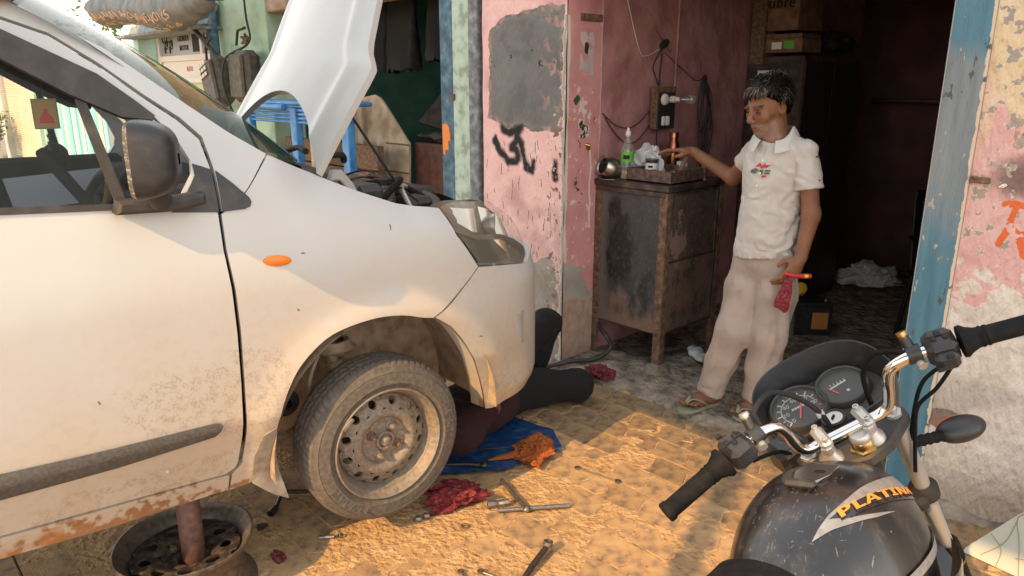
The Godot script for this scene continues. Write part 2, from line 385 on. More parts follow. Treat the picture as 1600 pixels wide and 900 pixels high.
func pink_workshop() -> void:
	wall_pictures()
	var t := thing("pink_workshop", "pink plastered workshop with a wide open doorway and dark room", "building", Vector3(-1.8, 0, FZ))
	var o := Vector3(1.8, 0, -FZ)
	# front pillar, a little uneven
	var wob := fnl(60, 3.0, 3)
	var b := MB.new()
	b.grid(14, 40, func(u: float, v: float) -> Vector3:
		return o + Vector3(lerpf(-3.45, -2.775, u), lerpf(-.05, 2.6, v), FZ + .008 * wob.get_noise_2d(u * 3.0, v * 3.0)), false, func(p: Vector3) -> Vector2: return Vector2((p.x - o.x + 3.45) / .68, 1.0 - p.y / 2.4))
	b.face([o + Vector3(-3.45, -.05, FZ), o + Vector3(-3.45, 2.6, FZ), o + Vector3(-3.45, 2.6, FZ - .28), o + Vector3(-3.45, -.05, FZ - .28)], Vector3(-1, 0, 0), [Vector2(0, 1), Vector2(0, 0), Vector2(.1, 0), Vector2(.1, 1)])
	put(b, "front_pillar", M.pillar_front, t)
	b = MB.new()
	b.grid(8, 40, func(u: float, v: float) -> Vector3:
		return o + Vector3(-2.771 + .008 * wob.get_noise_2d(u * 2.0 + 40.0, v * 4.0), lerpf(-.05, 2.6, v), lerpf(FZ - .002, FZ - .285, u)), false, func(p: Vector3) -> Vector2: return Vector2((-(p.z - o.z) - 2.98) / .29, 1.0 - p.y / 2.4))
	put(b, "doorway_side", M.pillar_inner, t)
	b = MB.new()
	b.face([o + Vector3(-.808, -.05, FZ), o + Vector3(.1, -.05, FZ), o + Vector3(.1, 2.4, FZ), o + Vector3(-.808, 2.4, FZ)], Vector3(0, 0, 1), [Vector2(0, 1.02), Vector2(1, 1.02), Vector2(1, 0), Vector2(0, 0)])
	put(b, "front_wall", M.wall_right, t)
	b = MB.new()
	b.box(o + Vector3(.45, 1.2, FZ - .14), Vector3(2.5, 2.5, .276), 0)
	put(b, "wall_core", M.cement, t)
	b = MB.new()
	b.box(o + Vector3(1.1, 1.15, FZ + .02), Vector3(1.99, 2.5, .04), .005)
	put(b, "front_wall", M.cement, t)
	b = MB.new()
	b.box(o + Vector3(-1.15, 2.80, FZ - .14), Vector3(5.3, 1.0, .3), .01)
	put(b, "lintel", M.pink_inside, t)
	# inside
	b = MB.new()
	b.box(o + Vector3(-2.86, 1.5, -4.97), Vector3(.16, 3.1, 3.4), 0)
	put(b, "side_wall", M.pink_inside, t)
	b = MB.new()
	b.box(o + Vector3(-1.1, 1.5, -6.72), Vector3(3.7, 3.1, .16), 0)
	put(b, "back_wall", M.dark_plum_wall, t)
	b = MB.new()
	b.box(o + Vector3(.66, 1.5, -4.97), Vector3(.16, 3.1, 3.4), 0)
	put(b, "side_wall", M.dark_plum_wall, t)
	b = MB.new()
	b.box(o + Vector3(-1.1, 3.12, -4.85), Vector3(3.9, .16, 3.9), 0)
	put(b, "ceiling", M.ceiling_paint, t)
	# the blue post of the doorway and its twin out of sight behind the pillar's corner
	b = MB.new()
	b.box(o + Vector3(-.875, 1.2, FZ - .03), Vector3(.132, 2.5, .09), .006)
	var q := b
	for i in q.uv.size():
		var p: Vector3 = q.v[i] - o
		q.uv[i] = Vector2((p.x + .941) / .132, 1.0 - p.y / 2.45)
	put(q, "door_post", M.blue_post, t)
	b = MB.new()
	b.box(o + Vector3(-1.85, 2.26, FZ - .03), Vector3(1.82, .1, .09), .006)
	put(b, "door_head", M.dark_blue_wood, t)
	# hasp on the right wall, hold-fast stub on the inner face of the pillar, shelf on the back wall
	b = MB.new()
	b.box(o + Vector3(-.775, 1.274, FZ + .008), Vector3(.062, .022, .012), .003)
	b.tube([o + Vector3(-.80, 1.285, FZ + .01), o + Vector3(-.795, 1.285, FZ + .03), o + Vector3(-.78, 1.28, FZ + .03)], .004, 6)
	put(b, "hasp", M.rust, t)
	b = MB.new()
	b.tube([o + Vector3(-.70, 1.262, FZ), o + Vector3(-.70, 1.262, FZ + .02)], .007, 8)
	b.tube([o + Vector3(-.712, 1.257, FZ + .018), o + Vector3(-.69, 1.266, FZ + .018)], .004, 6)
	put(b, "latch_pin", M.paper, t)
	b = MB.new()
	b.box(o + Vector3(-2.765, 1.942, -3.165), Vector3(.012, .036, .17), .002)
	put(b, "hinge_plate", M.rust, t)
	b = MB.new()
	b.tube([o + Vector3(-2.772, 1.255, -3.158), o + Vector3(-2.755, 1.255, -3.158)], .012, 10)
	b.tube([o + Vector3(-2.772, 1.275, -3.14), o + Vector3(-2.755, 1.268, -3.16)], .01, 8)
	put(b, "brass_knob", M.brass, t)
	b = MB.new()
	b.box(o + Vector3(-1.55, 1.47, -6.52), Vector3(2.0, .03, .24), .004)
	put(b, "back_shelf", M.dark_maroon_steel, t)
	# conduit and old cable run on the pink side wall
	b = MB.new()
	b.tube([o + Vector3(-2.772, 2.9, -3.98), o + Vector3(-2.770, 1.6, -3.96), o + Vector3(-2.772, 1.2, -3.95)], .008, 6)
	put(b, "conduit", M.pink_inside, t)

func post_box(t: Node3D, o: Vector3, called: String, x0: float, x1: float, m: Material, zf: float, d: float, h := 2.6) -> void:
	var b := MB.new()
	b.box(o + Vector3((x0 + x1) / 2, h / 2 - .05, zf - d / 2), Vector3(x1 - x0, h, d), .006)
	put(b, called, m, t)

func green_shop() -> void:
	var t := thing("green_shop", "mint green shop front with a dark teal room beside the pink pillar", "building", Vector3(-5.2, 0, FZ))
	var o := Vector3(5.2, 0, -FZ)
	post_box(t, o, "grey_post", -3.575, -3.49, M.grey_post, FZ + .01, .2)
	post_box(t, o, "pale_post", -3.752, -3.58, M.pale_post, FZ - .01, .25)
	post_box(t, o, "blue_post", -3.89, -3.757, M.dark_blue_wood, FZ - .02, .12)
	# splash of red on the blue post
	var b := MB.new()
	b.prism(V2([-3.875, 1.35, -3.83, 1.352, -3.805, 1.325, -3.798, 1.27, -3.80, 1.24, -3.82, 1.25, -3.815, 1.19, -3.85, 1.185, -3.852, 1.15, -3.872, 1.16]), FZ - .021, FZ - .017, Transform3D(Basis(), o))
	put(b, "red_paint_splash", M.orange_plastic, t)
	b = MB.new()
	b.box(o + Vector3(-3.74, 1.52, FZ - .004), Vector3(.025, .04, .02), .003)
	put(b, "door_catch", M.rust, t)
	post_box(t, o, "mint_pillar", -7.3, -6.25, M.mint_wall, FZ, .3, 3.0)
	post_box(t, o, "lintel", -7.3, -3.45, M.mint_wall, FZ + .0, .28, .001)
	b = MB.new()
	b.box(o + Vector3(-5.05, 2.68, FZ - .15), Vector3(2.39, 1.0, .28), .01)
	put(b, "lintel", M.plywood, t)
	b = MB.new()
	b.box(o + Vector3(-5.1, 1.5, -6.2), Vector3(4.0, 3.1, .14), 0)
	put(b, "back_wall", M.teal_inside, t)
	b = MB.new()
	b.box(o + Vector3(-7.0, 1.5, -4.75), Vector3(.14, 3.1, 2.9), 0)
	put(b, "side_wall", M.teal_inside, t)
	b = MB.new()
	b.box(o + Vector3(-3.35, 1.5, -4.75), Vector3(.14, 3.1, 2.9), 0)
	put(b, "side_wall", M.teal_inside, t)
	b = MB.new()
	b.box(o + Vector3(-5.1, 3.12, -4.6), Vector3(4.2, .14, 3.2), 0)
	put(b, "ceiling", M.ceiling_paint, t)
	b = MB.new()
	b.box(o + Vector3(-5.1, .0, -4.6), Vector3(4.2, .06, 3.2), 0)
	put(b, "floor", M.concrete, t)
	# the next bay: wall behind the board stall
	b = MB.new()
	b.box(o + Vector3(-8.3, 1.4, FZ - .25), Vector3(1.98, 3.0, .16), 0)
	put(b, "bay_wall", M.mint_wall, t)
	post_box(t, o, "cyan_pillar", -9.85, -9.3, M.cyan_wall, FZ + .1, .4, 3.0)

func far_row() -> void:
	# low stalls further along the row, seen through the car's windows
	var t := thing("roller_shutter_stall", "low cream roller shutter stall far down the row, seen through the window", "stall", Vector3(-17.6, 0, -3.2))
	var b := MB.new()
	for i in 46:
		b.grid(1, 4, func(u: float, v: float) -> Vector3:
			return Vector3(lerpf(-1.7, 1.1, u), .1 + i * .04 + v * .04, .02 * sin(v * PI)))
	put(b, "shutter", mat("cream_shutter", .62, .58, .42, 0.6), t)
	b = MB.new()
	b.box(Vector3(1.25, 1.0, 0), Vector3(.28, 2.0, .2), .01)
	put(b, "post", M.mint_wall, t)
	b = MB.new()
	b.box(Vector3(-1.9, 1.0, .02), Vector3(.34, 2.0, .2), .01)
	put(b, "post", M.paper, t)
	b = MB.new()
	b.box(Vector3(-.3, 1.99, -.3), Vector3(3.7, .06, 1.0), .01)
	put(b, "roof", M.grey_post, t)
	b = MB.new()
	b.box(Vector3(-.3, 1.0, -.9), Vector3(3.4, 2.0, .1), 0)
	put(b, "back_wall", M.mint_wall, t)
	t = thing("turquoise_plank_stall", "low stall of turquoise and white planks far down the row", "stall", Vector3(-15.3, 0, -3.2))
	var pm := [mat("plank_teal", .20, .52, .58, .7), mat("plank_pale", .55, .66, .60, .8), mat("plank_cyan", .30, .62, .70, .7), mat("plank_tan", .45, .34, .22, .8)]
	for i in 24:
		b = MB.new()
		b.box(Vector3(-1.1 + i * .18, 1.0, rng.randf_range(-.012, .012)), Vector3(.172, 1.96 + rng.randf_range(-.02, .02), .03), .004)
		put(b, "plank", pm[[0, 1, 2, 1, 3, 1, 0, 2][(i * 5 + i / 3) % 8]], t)
	b = MB.new()
	b.box(Vector3(.95, 2.0, -.4), Vector3(4.5, .05, 1.0), .01)
	put(b, "roof", M.grey_post, t)
	t = thing("shop_shelf_rack", "narrow rack hung with dark goods at the far end of the row", "rack", Vector3(-20.6, 0, -2.9))
	b = MB.new()
	for x in [-.5, .5]: b.box(Vector3(x, 1.0, 0), Vector3(.06, 2.0, .3), .005)
	put(b, "frame", M.paper, t)
	for i in 5:
		b = MB.new()
		b.box(Vector3(rng.randf_range(-.1, .1), .3 + i * .36, .05), Vector3(.8, .2 + .06 * (i % 2), .25), .02)
		put(b, "goods", [M.dull_black, M.grey_post, M.dark_blue_wood][i % 3], t)
	# trees
	tree("broad_tree", "leafy tree rising behind the low stalls, seen past the roof", Vector3(-16.0, 0, -5.6), 3.1, 1.5, 5)
	tree("bushy_shrub", "green bush at the foot of the shutter stall", Vector3(-18.9, 0, -2.5), .75, .5, 9)

func tree(called: String, label: String, at: Vector3, h: float, r: float, s: int) -> void:
	var t := thing(called, label, "tree" if h > 2.0 else "shrub", at)
	rng.seed = s
	var b := MB.new()
	b.tube([Vector3.ZERO, Vector3(.04 * h, h * .35, 0), Vector3(-.02 * h, h * .75, .03), Vector3(0, h, 0)], [.05 * r + .02, .045 * r + .015, .03 * r + .01, .01], 8)
	for i in 7:
		var a := rng.randf() * TAU
		var st := Vector3(0, h * rng.randf_range(.45, .8), 0)
		b.tube([st, st + Vector3(cos(a), .55, sin(a)) * r * .4, st + Vector3(cos(a), .7, sin(a)) * r * .8], [.02 * r + .006, .014 * r + .004, .004], 6)
	put(b, "trunk", M.red_wood, t)
	var lm := [mat("leaf_a_" + called, .07, .13, .025, .55), mat("leaf_b_" + called, .10, .17, .04, .55)]
	for k in 2:
		lm[k].backlight_enabled = true; lm[k].backlight = Color(.25, .38, .10)
		b = MB.new()
		for i in 34:
			var c := Vector3(rng.randfn(0, .45), rng.randfn(.1, .36), rng.randfn(0, .45)) * r + Vector3(0, h * .88, 0)
			for j in 46:
				var p := c + Vector3(rng.randfn(0, .13), rng.randfn(0, .10), rng.randfn(0, .13)) * r
				var q := Basis.from_euler(Vector3(rng.randf() * TAU, rng.randf() * TAU, rng.randf() * TAU))
				var l := .06 * sqrt(r) * rng.randf_range(.7, 1.3)
				b.face([p - q.x * l, p - q.z * l * .4 + q.y * l * .1, p + q.x * l, p + q.z * l * .4 + q.y * l * .1])
		put(b, "crown", lm[k], t)
	rng.seed = 100 + s
const CX := -2.62
const SL := 1.30

func plan(s: float) -> Vector2:
	# the body's outline seen from above, right half: x, forward
	if s <= 1.40: return Vector2(CX + 0.64, s)
	var ph := minf((s - 1.40) / SL, 1.0) * PI / 2
	return Vector2(CX + 0.64 * pow(maxf(cos(ph), 0.0), 2.0 / 2.8), 1.40 + 0.785 * pow(maxf(sin(ph), 0.0), 2.0 / 2.8))

func body_inset(s: float, y: float) -> float:
	var t := 0.0
	if y < .62: t = .35 * (.62 - y)
	elif y >= 1.33: t = .05 + .42 * (y - 1.33)
	elif y >= 1.0: t = .05 * pow((y - 1.0) / .33, 1.5)
	var w := smoothstep(1.45, 1.95, s)
	var tf := 0.0
	if y < .44: tf = .5 * (.44 - y)
	elif y >= .85: tf = .5 * pow(y - .85, 1.25)
	t = lerpf(t, tf, w)
	if s > .95:
		var h := maxf(0.0, 1.334 - (s - 1.116) * .32 - y)
		if h < .14: t += .09 * pow(1.0 - h / .14, 2.0) * smoothstep(.95, 1.15, s) * (1.0 - smoothstep(1.5, 1.65, s))
	for c in [1.28, -1.28]:
		var d := Vector2(s - c, y - .42).length()
		t -= .018 * exp(-pow((d - .44) / .06, 2.0)) * (1.0 - w)
	return t

func body_at(q: Vector2, out := 0.0, flip := false) -> Vector3:
	var p := plan(q.x)
	var t := (plan(q.x + .01) - plan(q.x - .01)).normalized()
	var d := body_inset(q.x, q.y) - out
	var r := Vector3(p.x - t.y * d, q.y, -(p.y + t.x * d))
	if flip: r.x = 2.0 * CX - r.x
	return r

func paint_picture() -> void:
	var na := noise_bytes(70, 0.010, 1280, 680, 5)
	var nb := noise_bytes(71, 0.06, 1280, 680, 5)
	var nc := noise_bytes(72, 0.0035, 1280, 680, 3)
	var cf := fnl(73, 0.19, 1, FastNoiseLite.TYPE_CELLULAR)
	cf.cellular_return_type = FastNoiseLite.RETURN_DISTANCE2_SUB
	cf.domain_warp_enabled = true; cf.domain_warp_amplitude = 20.0; cf.domain_warp_frequency = 0.02
	var ci := cf.get_image(1280, 680, false, false, false)
	ci.convert(Image.FORMAT_L8)
	var nk := ci.get_data()
	var scr := []
	for i in 10:
		var p := Vector2(rng.randf_range(-.1, 1.9), rng.randf_range(.5, 1.2))
		scr.append([p, p + Vector2(rng.randfn(0, .008), rng.randfn(0, .006)), rng.randf() < .4])
	var img := picture(1280, 680, func(x: int, y: int, i: int) -> Color:
		var a := na[i] / 255.0
		var b := nb[i] / 255.0
		var c := nc[i] / 255.0
		var p := Vector2(-.4 + 3.2 * x / 1280.0, 2.0 - 1.7 * y / 680.0)
		var col := Color(.475, .478, .474).lerp(Color(.445, .44, .425), a * .7)
		var dust := sm(1.16, .52, p.y + (c - .5) * .35 + (a - .5) * .12)
		col = col.lerp(Color(.44, .355, .26), dust * .66)
		# spray behind the wheel and on the arch
		var w := p.distance_to(Vector2(1.28, .40))
		col = col.lerp(Color(.52, .42, .31), .5 * sm(.75, .45, w) * sm(.35, .65, a + .15))
		if p.y < 1.12: col = col.lerp(Color(.36, .28, .20), .22 * sm(.50, .74, b) * dust)
		col = col.lerp(Color(.40, .31, .22), .28 * sm(.72, .6, p.y) * sm(.4, .6, a))
		# cracked dried mud
		var mud := sm(.30, .05, absf(p.x - .62)) * sm(.20, .05, absf(p.y - .72)) + sm(.16, .04, absf(p.x - .85)) * sm(.22, .05, absf(p.y - .70)) + sm(.57, .50, p.y) * .8
		if mud * (.35 + a * .9) > .42: col = col.lerp(Color(.22, .165, .115), .42 * sm(26.0, 6.0, nk[i]) * sm(.42, .6, mud * (.35 + a * .9)) * sm(.35, .55, b))
		if p.y < 1.2:
			for s in scr:
				if absf(s[0].x - p.x) < .3 and seg_dist(p, [s[0], s[1]]) < .0024: col = Color(.66, .62, .55) if s[2] else Color(.12, .10, .09)
		# rust along the sill
		if p.x < .82 and p.y < .46:
			var r := sm(.44, .37, p.y + (a - .5) * .05)
			var ru := sm(.60, .76, a * .55 + b * .6 + r * .16) * sm(.455, .42, p.y)
			col = col.lerp(Color(.36, .15, .05).lerp(Color(.17, .075, .035), b).lerp(Color(.46, .24, .09), sm(.5, .8, c)), ru)
			if r > .2: col = col.lerp(Color(.36, .25, .16), .25)
			if p.x < .3 and p.y < .43: col = col.lerp(Color(.42, .18, .05).lerp(Color(.25, .11, .04), b), .8 * sm(.5, .75, a + r * .3))
		return col)
	var m := uv_mat("car_paint", img, 0.42)
	m.clearcoat_enabled = true; m.clearcoat = 0.35; m.clearcoat_roughness = 0.25
	var m2 := mat("white_bonnet", .38, .377, .368, .45)
	m2.clearcoat_enabled = true; m2.clearcoat = 0.4; m2.clearcoat_roughness = 0.2
	m2.albedo_texture = ntex(74, 0.008, [[0.1, .86, .85, .82], [0.6, .97, .97, .96], [1.0, 1, 1, 1]], 512, 6)
	m2.uv1_triplanar = true
	mat("lamp_grey", .55, .52, .46, .18, .35)
	mat("lamp_shell", .10, .082, .064, .3)
	var lg := mat("lamp_glass", 1, 1, 1, 0.08)
	lg.transparency = BaseMaterial3D.TRANSPARENCY_ALPHA; lg.albedo_color = Color(0.90, 0.86, 0.76, 0.10)
	var sg := mat("side_glass", 1, 1, 1, 0.03)
	sg.transparency = BaseMaterial3D.TRANSPARENCY_ALPHA; sg.albedo_color = Color(0.25, 0.28, 0.26, 0.12); sg.metallic_specular = .27
	var wg := mat("screen_glass", 1, 1, 1, 0.04)
	wg.transparency = BaseMaterial3D.TRANSPARENCY_ALPHA; wg.albedo_color = Color(0.15, 0.22, 0.185, 0.80); wg.metallic_specular = .28
	tri_mat("dusty_black", ntex(75, 0.015, [[0.2, .026, .024, .022], [0.6, .040, .036, .032], [0.9, .062, .054, .046]], 512, 6), 2.2, 0.62, 0.0, M.black_rubber.normal_texture, 0.3)
	tri_mat("mud_liner", ntex(76, 0.014, [[0.1, .22, .165, .115], [0.5, .36, .27, .18], [0.9, .46, .35, .24]], 512, 6), 1.6, 0.95, 0.0, M.sand.normal_texture, 0.5)
	tri_mat("tyre_rubber", ntex(77, 0.016, [[0.1, .075, .066, .057], [0.5, .115, .098, .080], [0.9, .17, .14, .11]], 512, 6), 5.0, 0.9, 0.0, M.black_rubber.normal_texture, 0.35)
	tri_mat("interior_grey", ntex(78, 0.02, [[0.2, .008, .008, .009], [0.9, .02, .02, .02]]), 1.0, 0.9)
	tri_mat("moulding_grey", ntex(83, 0.03, [[0.2, .055, .052, .048], [0.9, .11, .10, .088]], 512, 6), 4.0, 0.7)

func holed_ring(b: MB, r0: float, r1: float, n: int, rm: float, hr: float, ht: float, f0: float, fm: float, f1: float, at: Transform3D, deep := .012) -> void:
	# an annulus round local y with n oval holes; f0, fm and f1 are its heights at the inner, hole and outer radii
	var hgt := func(r: float) -> float:
		return lerpf(f0, fm, smoothstep(r0, rm, r)) if r < rm else lerpf(fm, f1, smoothstep(rm, r1, r))
	var k := 20
	for s in n:
		var a0 := TAU * (s + .5) / n
		var hole := []
		var rim := []
		for i in k:
			var t := TAU * i / k
			var c := Vector2(cos(t), sin(t))
			hole.append(Vector2(rm + c.x * hr, c.y * ht / rm))
			var e := c / maxf(absf(c.x), absf(c.y))
			rim.append(Vector2(lerpf(r0, r1, e.x * .5 + .5), e.y * PI / n))
		for i in k:
			var j := (i + 1) % k
			var q := []
			for p in [hole[i], hole[j], rim[j], rim[i]]:
				q.append(at * Vector3(cos(a0 + p.y) * p.x, hgt.call(p.x), sin(a0 + p.y) * p.x))
			b.face([q[0], q[1], q[2]], at.basis.y)
			b.face([q[0], q[2], q[3]], at.basis.y)
			var d := at.basis.y * deep
			b.face([q[0], q[1], q[1] - d, q[0] - d])

func wheel(root: Node3D, called: String, at: Vector3, base: Vector3, detailed: bool, turn := 0.0) -> void:
	# the axle runs along local y, outer face up
	var t := Transform3D(Basis(Vector3(0, 1, 0), turn) * Basis(Vector3(0, 0, 1), -PI / 2), at - base)
	var R := .298
	var tyre := MB.new()
	var prof := [Vector2(.196, -.010), Vector2(.202, .002), Vector2(.208, .0), Vector2(.212, .004), Vector2(.222, .009), Vector2(.224, .0115), Vector2(.227, .0105), Vector2(.245, .011), Vector2(.262, .006), Vector2(.264, .0075), Vector2(.267, .005), Vector2(.278, -.004), Vector2(.281, -.0045)]
	tyre.lathe(prof, 72, t)
	var tread := fnl(80, 0.5, 1)
	tyre.grid(360 if detailed else 90, 22, func(u: float, v: float) -> Vector3:
		var a := u * TAU
		var w := lerpf(-.0045, -.158, v)
		var c := (v - .5) * 2.0
		var r := R - .017 * pow(absf(c), 5.0)
		if detailed:
			var g := 0.0
			for z in [-.34, .0, .34]:
				if absf(c - z) < .05: g = .005
			var side := absf(c) > .4
			var ph := fposmod(a / TAU * (72.0 if side else 60.0) + (absf(c) * 1.2 if side else c * 2.0), 1.0)
			if ph < .2 and absf(c) < .985: g = .004
			r -= g * (1.0 if absf(c) < .9 else .7)
		return t * Vector3(cos(a) * r, w, sin(a) * r), true)
	tyre.lathe([Vector2(.281, -.158), Vector2(.25, -.17), Vector2(.2, -.165)], 48, t)
	var w: Node3D = Node3D.new()
	w.name = numbered(called, root)
	root.add_child(w, true)
	put(tyre, "tyre", M.tyre_rubber, w)
	if detailed:
		# raised lettering on the wall of the tyre
		for e in [["CEAT", -PI * .62, .0], ["MILAZE", PI * .18, .0]]:
			var let := MB.new()
			for i in e[0].length():
				var a: float = e[1] + (i * .13 if e[1] > 0 else -i * .15) * (-1.0 if e[1] > 0 else 1.0) * (-1.0)
				if e[1] > 0: a = e[1] + .5 - i * .13
				var d := Vector3(cos(a), 0, sin(a))
				var upd := d if e[1] < 0 else -d
				var bx := Basis(upd.cross(Vector3.UP).normalized() * -1.0, upd, Vector3.UP)
				bx.x = bx.y.cross(bx.z)
				let.text(e[0][i], .034, .004, t * Transform3D(bx, d * .2455 + Vector3(0, .0105, 0)), "Droid Sans", true)
			put(let, "lettering", M.tyre_rubber, w)
	var rim := MB.new()
	rim.lathe([Vector2(.203, .002), Vector2(.204, .008), Vector2(.200, .011), Vector2(.196, .008), Vector2(.192, -.004), Vector2(.186, -.012), Vector2(.182, -.016), Vector2(.176, -.048), Vector2(.170, -.058)], 64, t)
	rim.lathe([Vector2(.181, -.020), Vector2(.178, -.15), Vector2(.196, -.165)], 40, t)
	rim.lathe([Vector2(.170, -.058), Vector2(.165, -.050)], 64, t)
	holed_ring(rim, .122, .165, 12, .146, .0145, .0145, -.024, -.036, -.050, t)
	rim.lathe([Vector2(.122, -.024), Vector2(.112, -.018), Vector2(.098, -.018), Vector2(.088, -.028), Vector2(.082, -.040), Vector2(.030, -.040)], 48, t)
	put(rim, "rim", M.dusty_steel, w)
	var hub := MB.new()
	hub.lathe([Vector2(.036, -.040), Vector2(.034, -.026), Vector2(.030, -.024), Vector2(.026, -.026), Vector2(.024, -.034), Vector2(.018, -.034), Vector2(.017, -.016), Vector2(.012, -.012), Vector2(.0001, -.012)], 28, t)
	put(hub, "hub_cap", M.dusty_steel, w)
	for i in 4:
		var a := .5 + i * PI / 2
		var s := MB.new()
		var c := Vector3(cos(a) * .056, -.040, sin(a) * .056)
		s.lathe([Vector2(.019, 0), Vector2(.017, .006), Vector2(.0115, .010), Vector2(.0115, .022), Vector2(.007, .024), Vector2(.0065, .034), Vector2(.0001, .035)], 6 if i % 2 else 10, t * Transform3D(Basis(), c))
		put(s, "wheel_nut", [M.dusty_steel, M.rust][i % 2], w)
	if not detailed: return
	var wt := MB.new()
	wt.box(t * Vector3(-.12, .013, .152), Vector3(.006, .014, .05), .002, Basis(Vector3(1, 0, 0), .7))
	put(wt, "balance_weight", M.dusty_steel, w)
	var dr := MB.new()
	dr.lathe([Vector2(.13, -.075), Vector2(.13, -.10), Vector2(.0001, -.10)], 32, t)
	put(dr, "brake_disc", M.rust, w)

func car() -> void:
	paint_picture()
	var base := Vector3(CX, 0, -.1)
	var t := thing("white_hatchback", "dusty white hatchback jacked up on a steel rim with its bonnet open", "car", base)
	# it stands six degrees off the square of the shop, turned about its front wheel
	var pivot := Vector3(-2.0, 0, -1.278)
	var R := Basis(Vector3.UP, deg_to_rad(-6.0))
	t.transform = Transform3D(R, pivot - R * pivot) * Transform3D(Basis(), base)
	var mb := func() -> MB:
		var b := MB.new()
		b.xf = Transform3D(Basis(), -base)
		return b
	var uvf := func(q: Vector2) -> Vector2: return Vector2(clampf((q.x + .4) / 3.2, .002, .998), (2.0 - q.y) / 1.7)
	var arch := []
	for q in [[1.417, .826], [1.357, .852], [1.263, .866], [1.172, .861], [1.084, .841], [1.018, .802], [.962, .748], [.919, .674], [.892, .592], [.886, .516]]: arch.append(Vector2(q[0], q[1]))
	arch = spline(arch, 3)
	var fender := V2([.888, 1.312, .960, 1.399, 1.036, 1.363, 1.115, 1.328, 1.173, 1.3, 1.25, 1.265, 1.334, 1.232, 1.416, 1.201, 1.475, 1.185, 1.500, 1.093, 1.578, .970])
	fender.append_array(PackedVector2Array(arch))
	fender.append_array(V2([.851, .413, .808, .374, .750, .364, .757, .426, .785, .461, .798, .571, .806, .74, .811, .9, .808, 1.036, .798, 1.147, .799, 1.246, .852, 1.273]))
	var bump := V2([1.582, .966, 1.423, .823, 1.465, .775, 1.511, .704, 1.558, .616, 1.613, .501, 1.666, .372, 1.71, .366, 1.79, .378, 1.92, .385, 2.2, .37, 2.69, .37, 2.69, .95, 2.3, .95, 2.08, .93, 1.985, .916])
	var head := V2([1.483, 1.188, 1.551, 1.194, 1.64, 1.194, 1.74, 1.178, 1.828, 1.153, 1.93, 1.122, 2.015, 1.086, 2.06, 1.04, 2.05, .965, 2.02, .935, 1.966, .921, 1.78, .944, 1.586, .973, 1.507, 1.093])
	var door := V2([.790, 1.251, .789, 1.148, .797, 1.036, .799, .901, .795, .741, .786, .572, .773, .47, .764, .45, .735, .434, .43, .445, .158, .453, -.34, .46, -.34, 1.298, .288, 1.298, .544, 1.287, .663, 1.275])
	var pillar := V2([-.9, 1.85, 0, 1.84, .19, 1.817, .37, 1.764, .468, 1.727, .564, 1.657, .664, 1.570, .740, 1.511, .788, 1.457, .797, 1.398, .800, 1.37, .802, 1.254, .852, 1.279, .886, 1.315, .956, 1.402, .861, 1.467, .739, 1.566, .585, 1.694, .505, 1.738, .44, 1.775, .379, 1.811, .19, 1.884, 0, 1.913, -.9, 1.94])
	var frame := V2([-.9, 1.842, 0, 1.832, .19, 1.809, .364, 1.757, .462, 1.719, .558, 1.649, .658, 1.562, .731, 1.503, .778, 1.450, .787, 1.395, .791, 1.37, .792, 1.257, .672, 1.262, .712, 1.324, .739, 1.364, .743, 1.397, .719, 1.457, .674, 1.516, .636, 1.554, .557, 1.623, .364, 1.729, .19, 1.775, -.9, 1.80])
	var sill := V2([-1.0, .445, .157, .444, .738, .426, .749, .422, .745, .366, .424, .361, .148, .372, -1.0, .375])
	var rear := V2([-.36, 1.312, -1.62, 1.30, -1.95, 1.25, -2.02, .6, -1.9, .48, -1.73, .48, -1.70, .62, -1.60, .76, -1.45, .84, -1.28, .865, -1.10, .84, -.96, .76, -.86, .62, -.84, .50, -.36, .545])
	var window := V2([-.30, 1.795, .19, 1.77, .364, 1.729, .557, 1.623, .636, 1.554, .674, 1.516, .719, 1.457, .743, 1.397, .739, 1.355, .709, 1.315, .663, 1.281, .544, 1.289, .289, 1.303, -.30, 1.306])
	var rear_window := V2([-.38, 1.32, -.38, 1.785, -.95, 1.79, -1.15, 1.76, -1.35, 1.45, -1.3, 1.33])
	var rear_pillar := V2([-.9, 1.84, -.9, 1.93, -1.5, 1.90, -1.85, 1.6, -1.95, 1.26, -1.62, 1.31, -1.38, 1.33, -1.42, 1.46, -1.2, 1.78, -.95, 1.80])
	for side in 2:
		var fl := side == 1
		var sf := func(q: Vector2) -> Vector3: return body_at(q, 0.0, fl)
		for part in [["fender", fender, .03, t], ["front_door", door, .03, t], ["windscreen_pillar", pillar, .03, t], ["door_frame", frame, .03, t], ["sill", sill, .04, t], ["rear_side", rear, .06, t], ["rear_pillar", rear_pillar, .06, t]]:
			var b: MB = mb.call()
			b.panel(part[1], part[2] if not fl else .06, sf, .018, uvf)
			var o := put(b, part[0], M.car_paint, t)
			if part[0] == "sill" and not fl: o.set_meta("label", "rusty sill under the front door")
		var gi := func(q: Vector2) -> Vector3: return body_at(q, -.016, fl)
		var b2: MB = mb.call()
		b2.panel(window, .06, gi, 0.0, uvf)
		put(b2, "door_window", M.side_glass, t)
		b2 = mb.call()
		b2.panel(rear_window, .06, gi, 0.0, uvf)
		put(b2, "rear_window", M.side_glass, t)
		b2 = mb.call()
		for e in [-.34, -.365]:
			b2.panel(V2([e - .02, 1.30, e + .02, 1.30, e + .02, 1.81, e - .02, 1.81]), .06, func(q: Vector2) -> Vector3: return body_at(q, -.004, fl), .02, uvf)
		put(b2, "door_pillar", M.dusty_black, t)
		b2 = mb.call()
		b2.panel(V2([-.34, 1.313, .289, 1.313, .544, 1.299, .672, 1.287, .672, 1.272, .544, 1.283, .289, 1.296, -.34, 1.296]), .03, func(q: Vector2) -> Vector3: return body_at(q, .006, fl), .02, uvf)
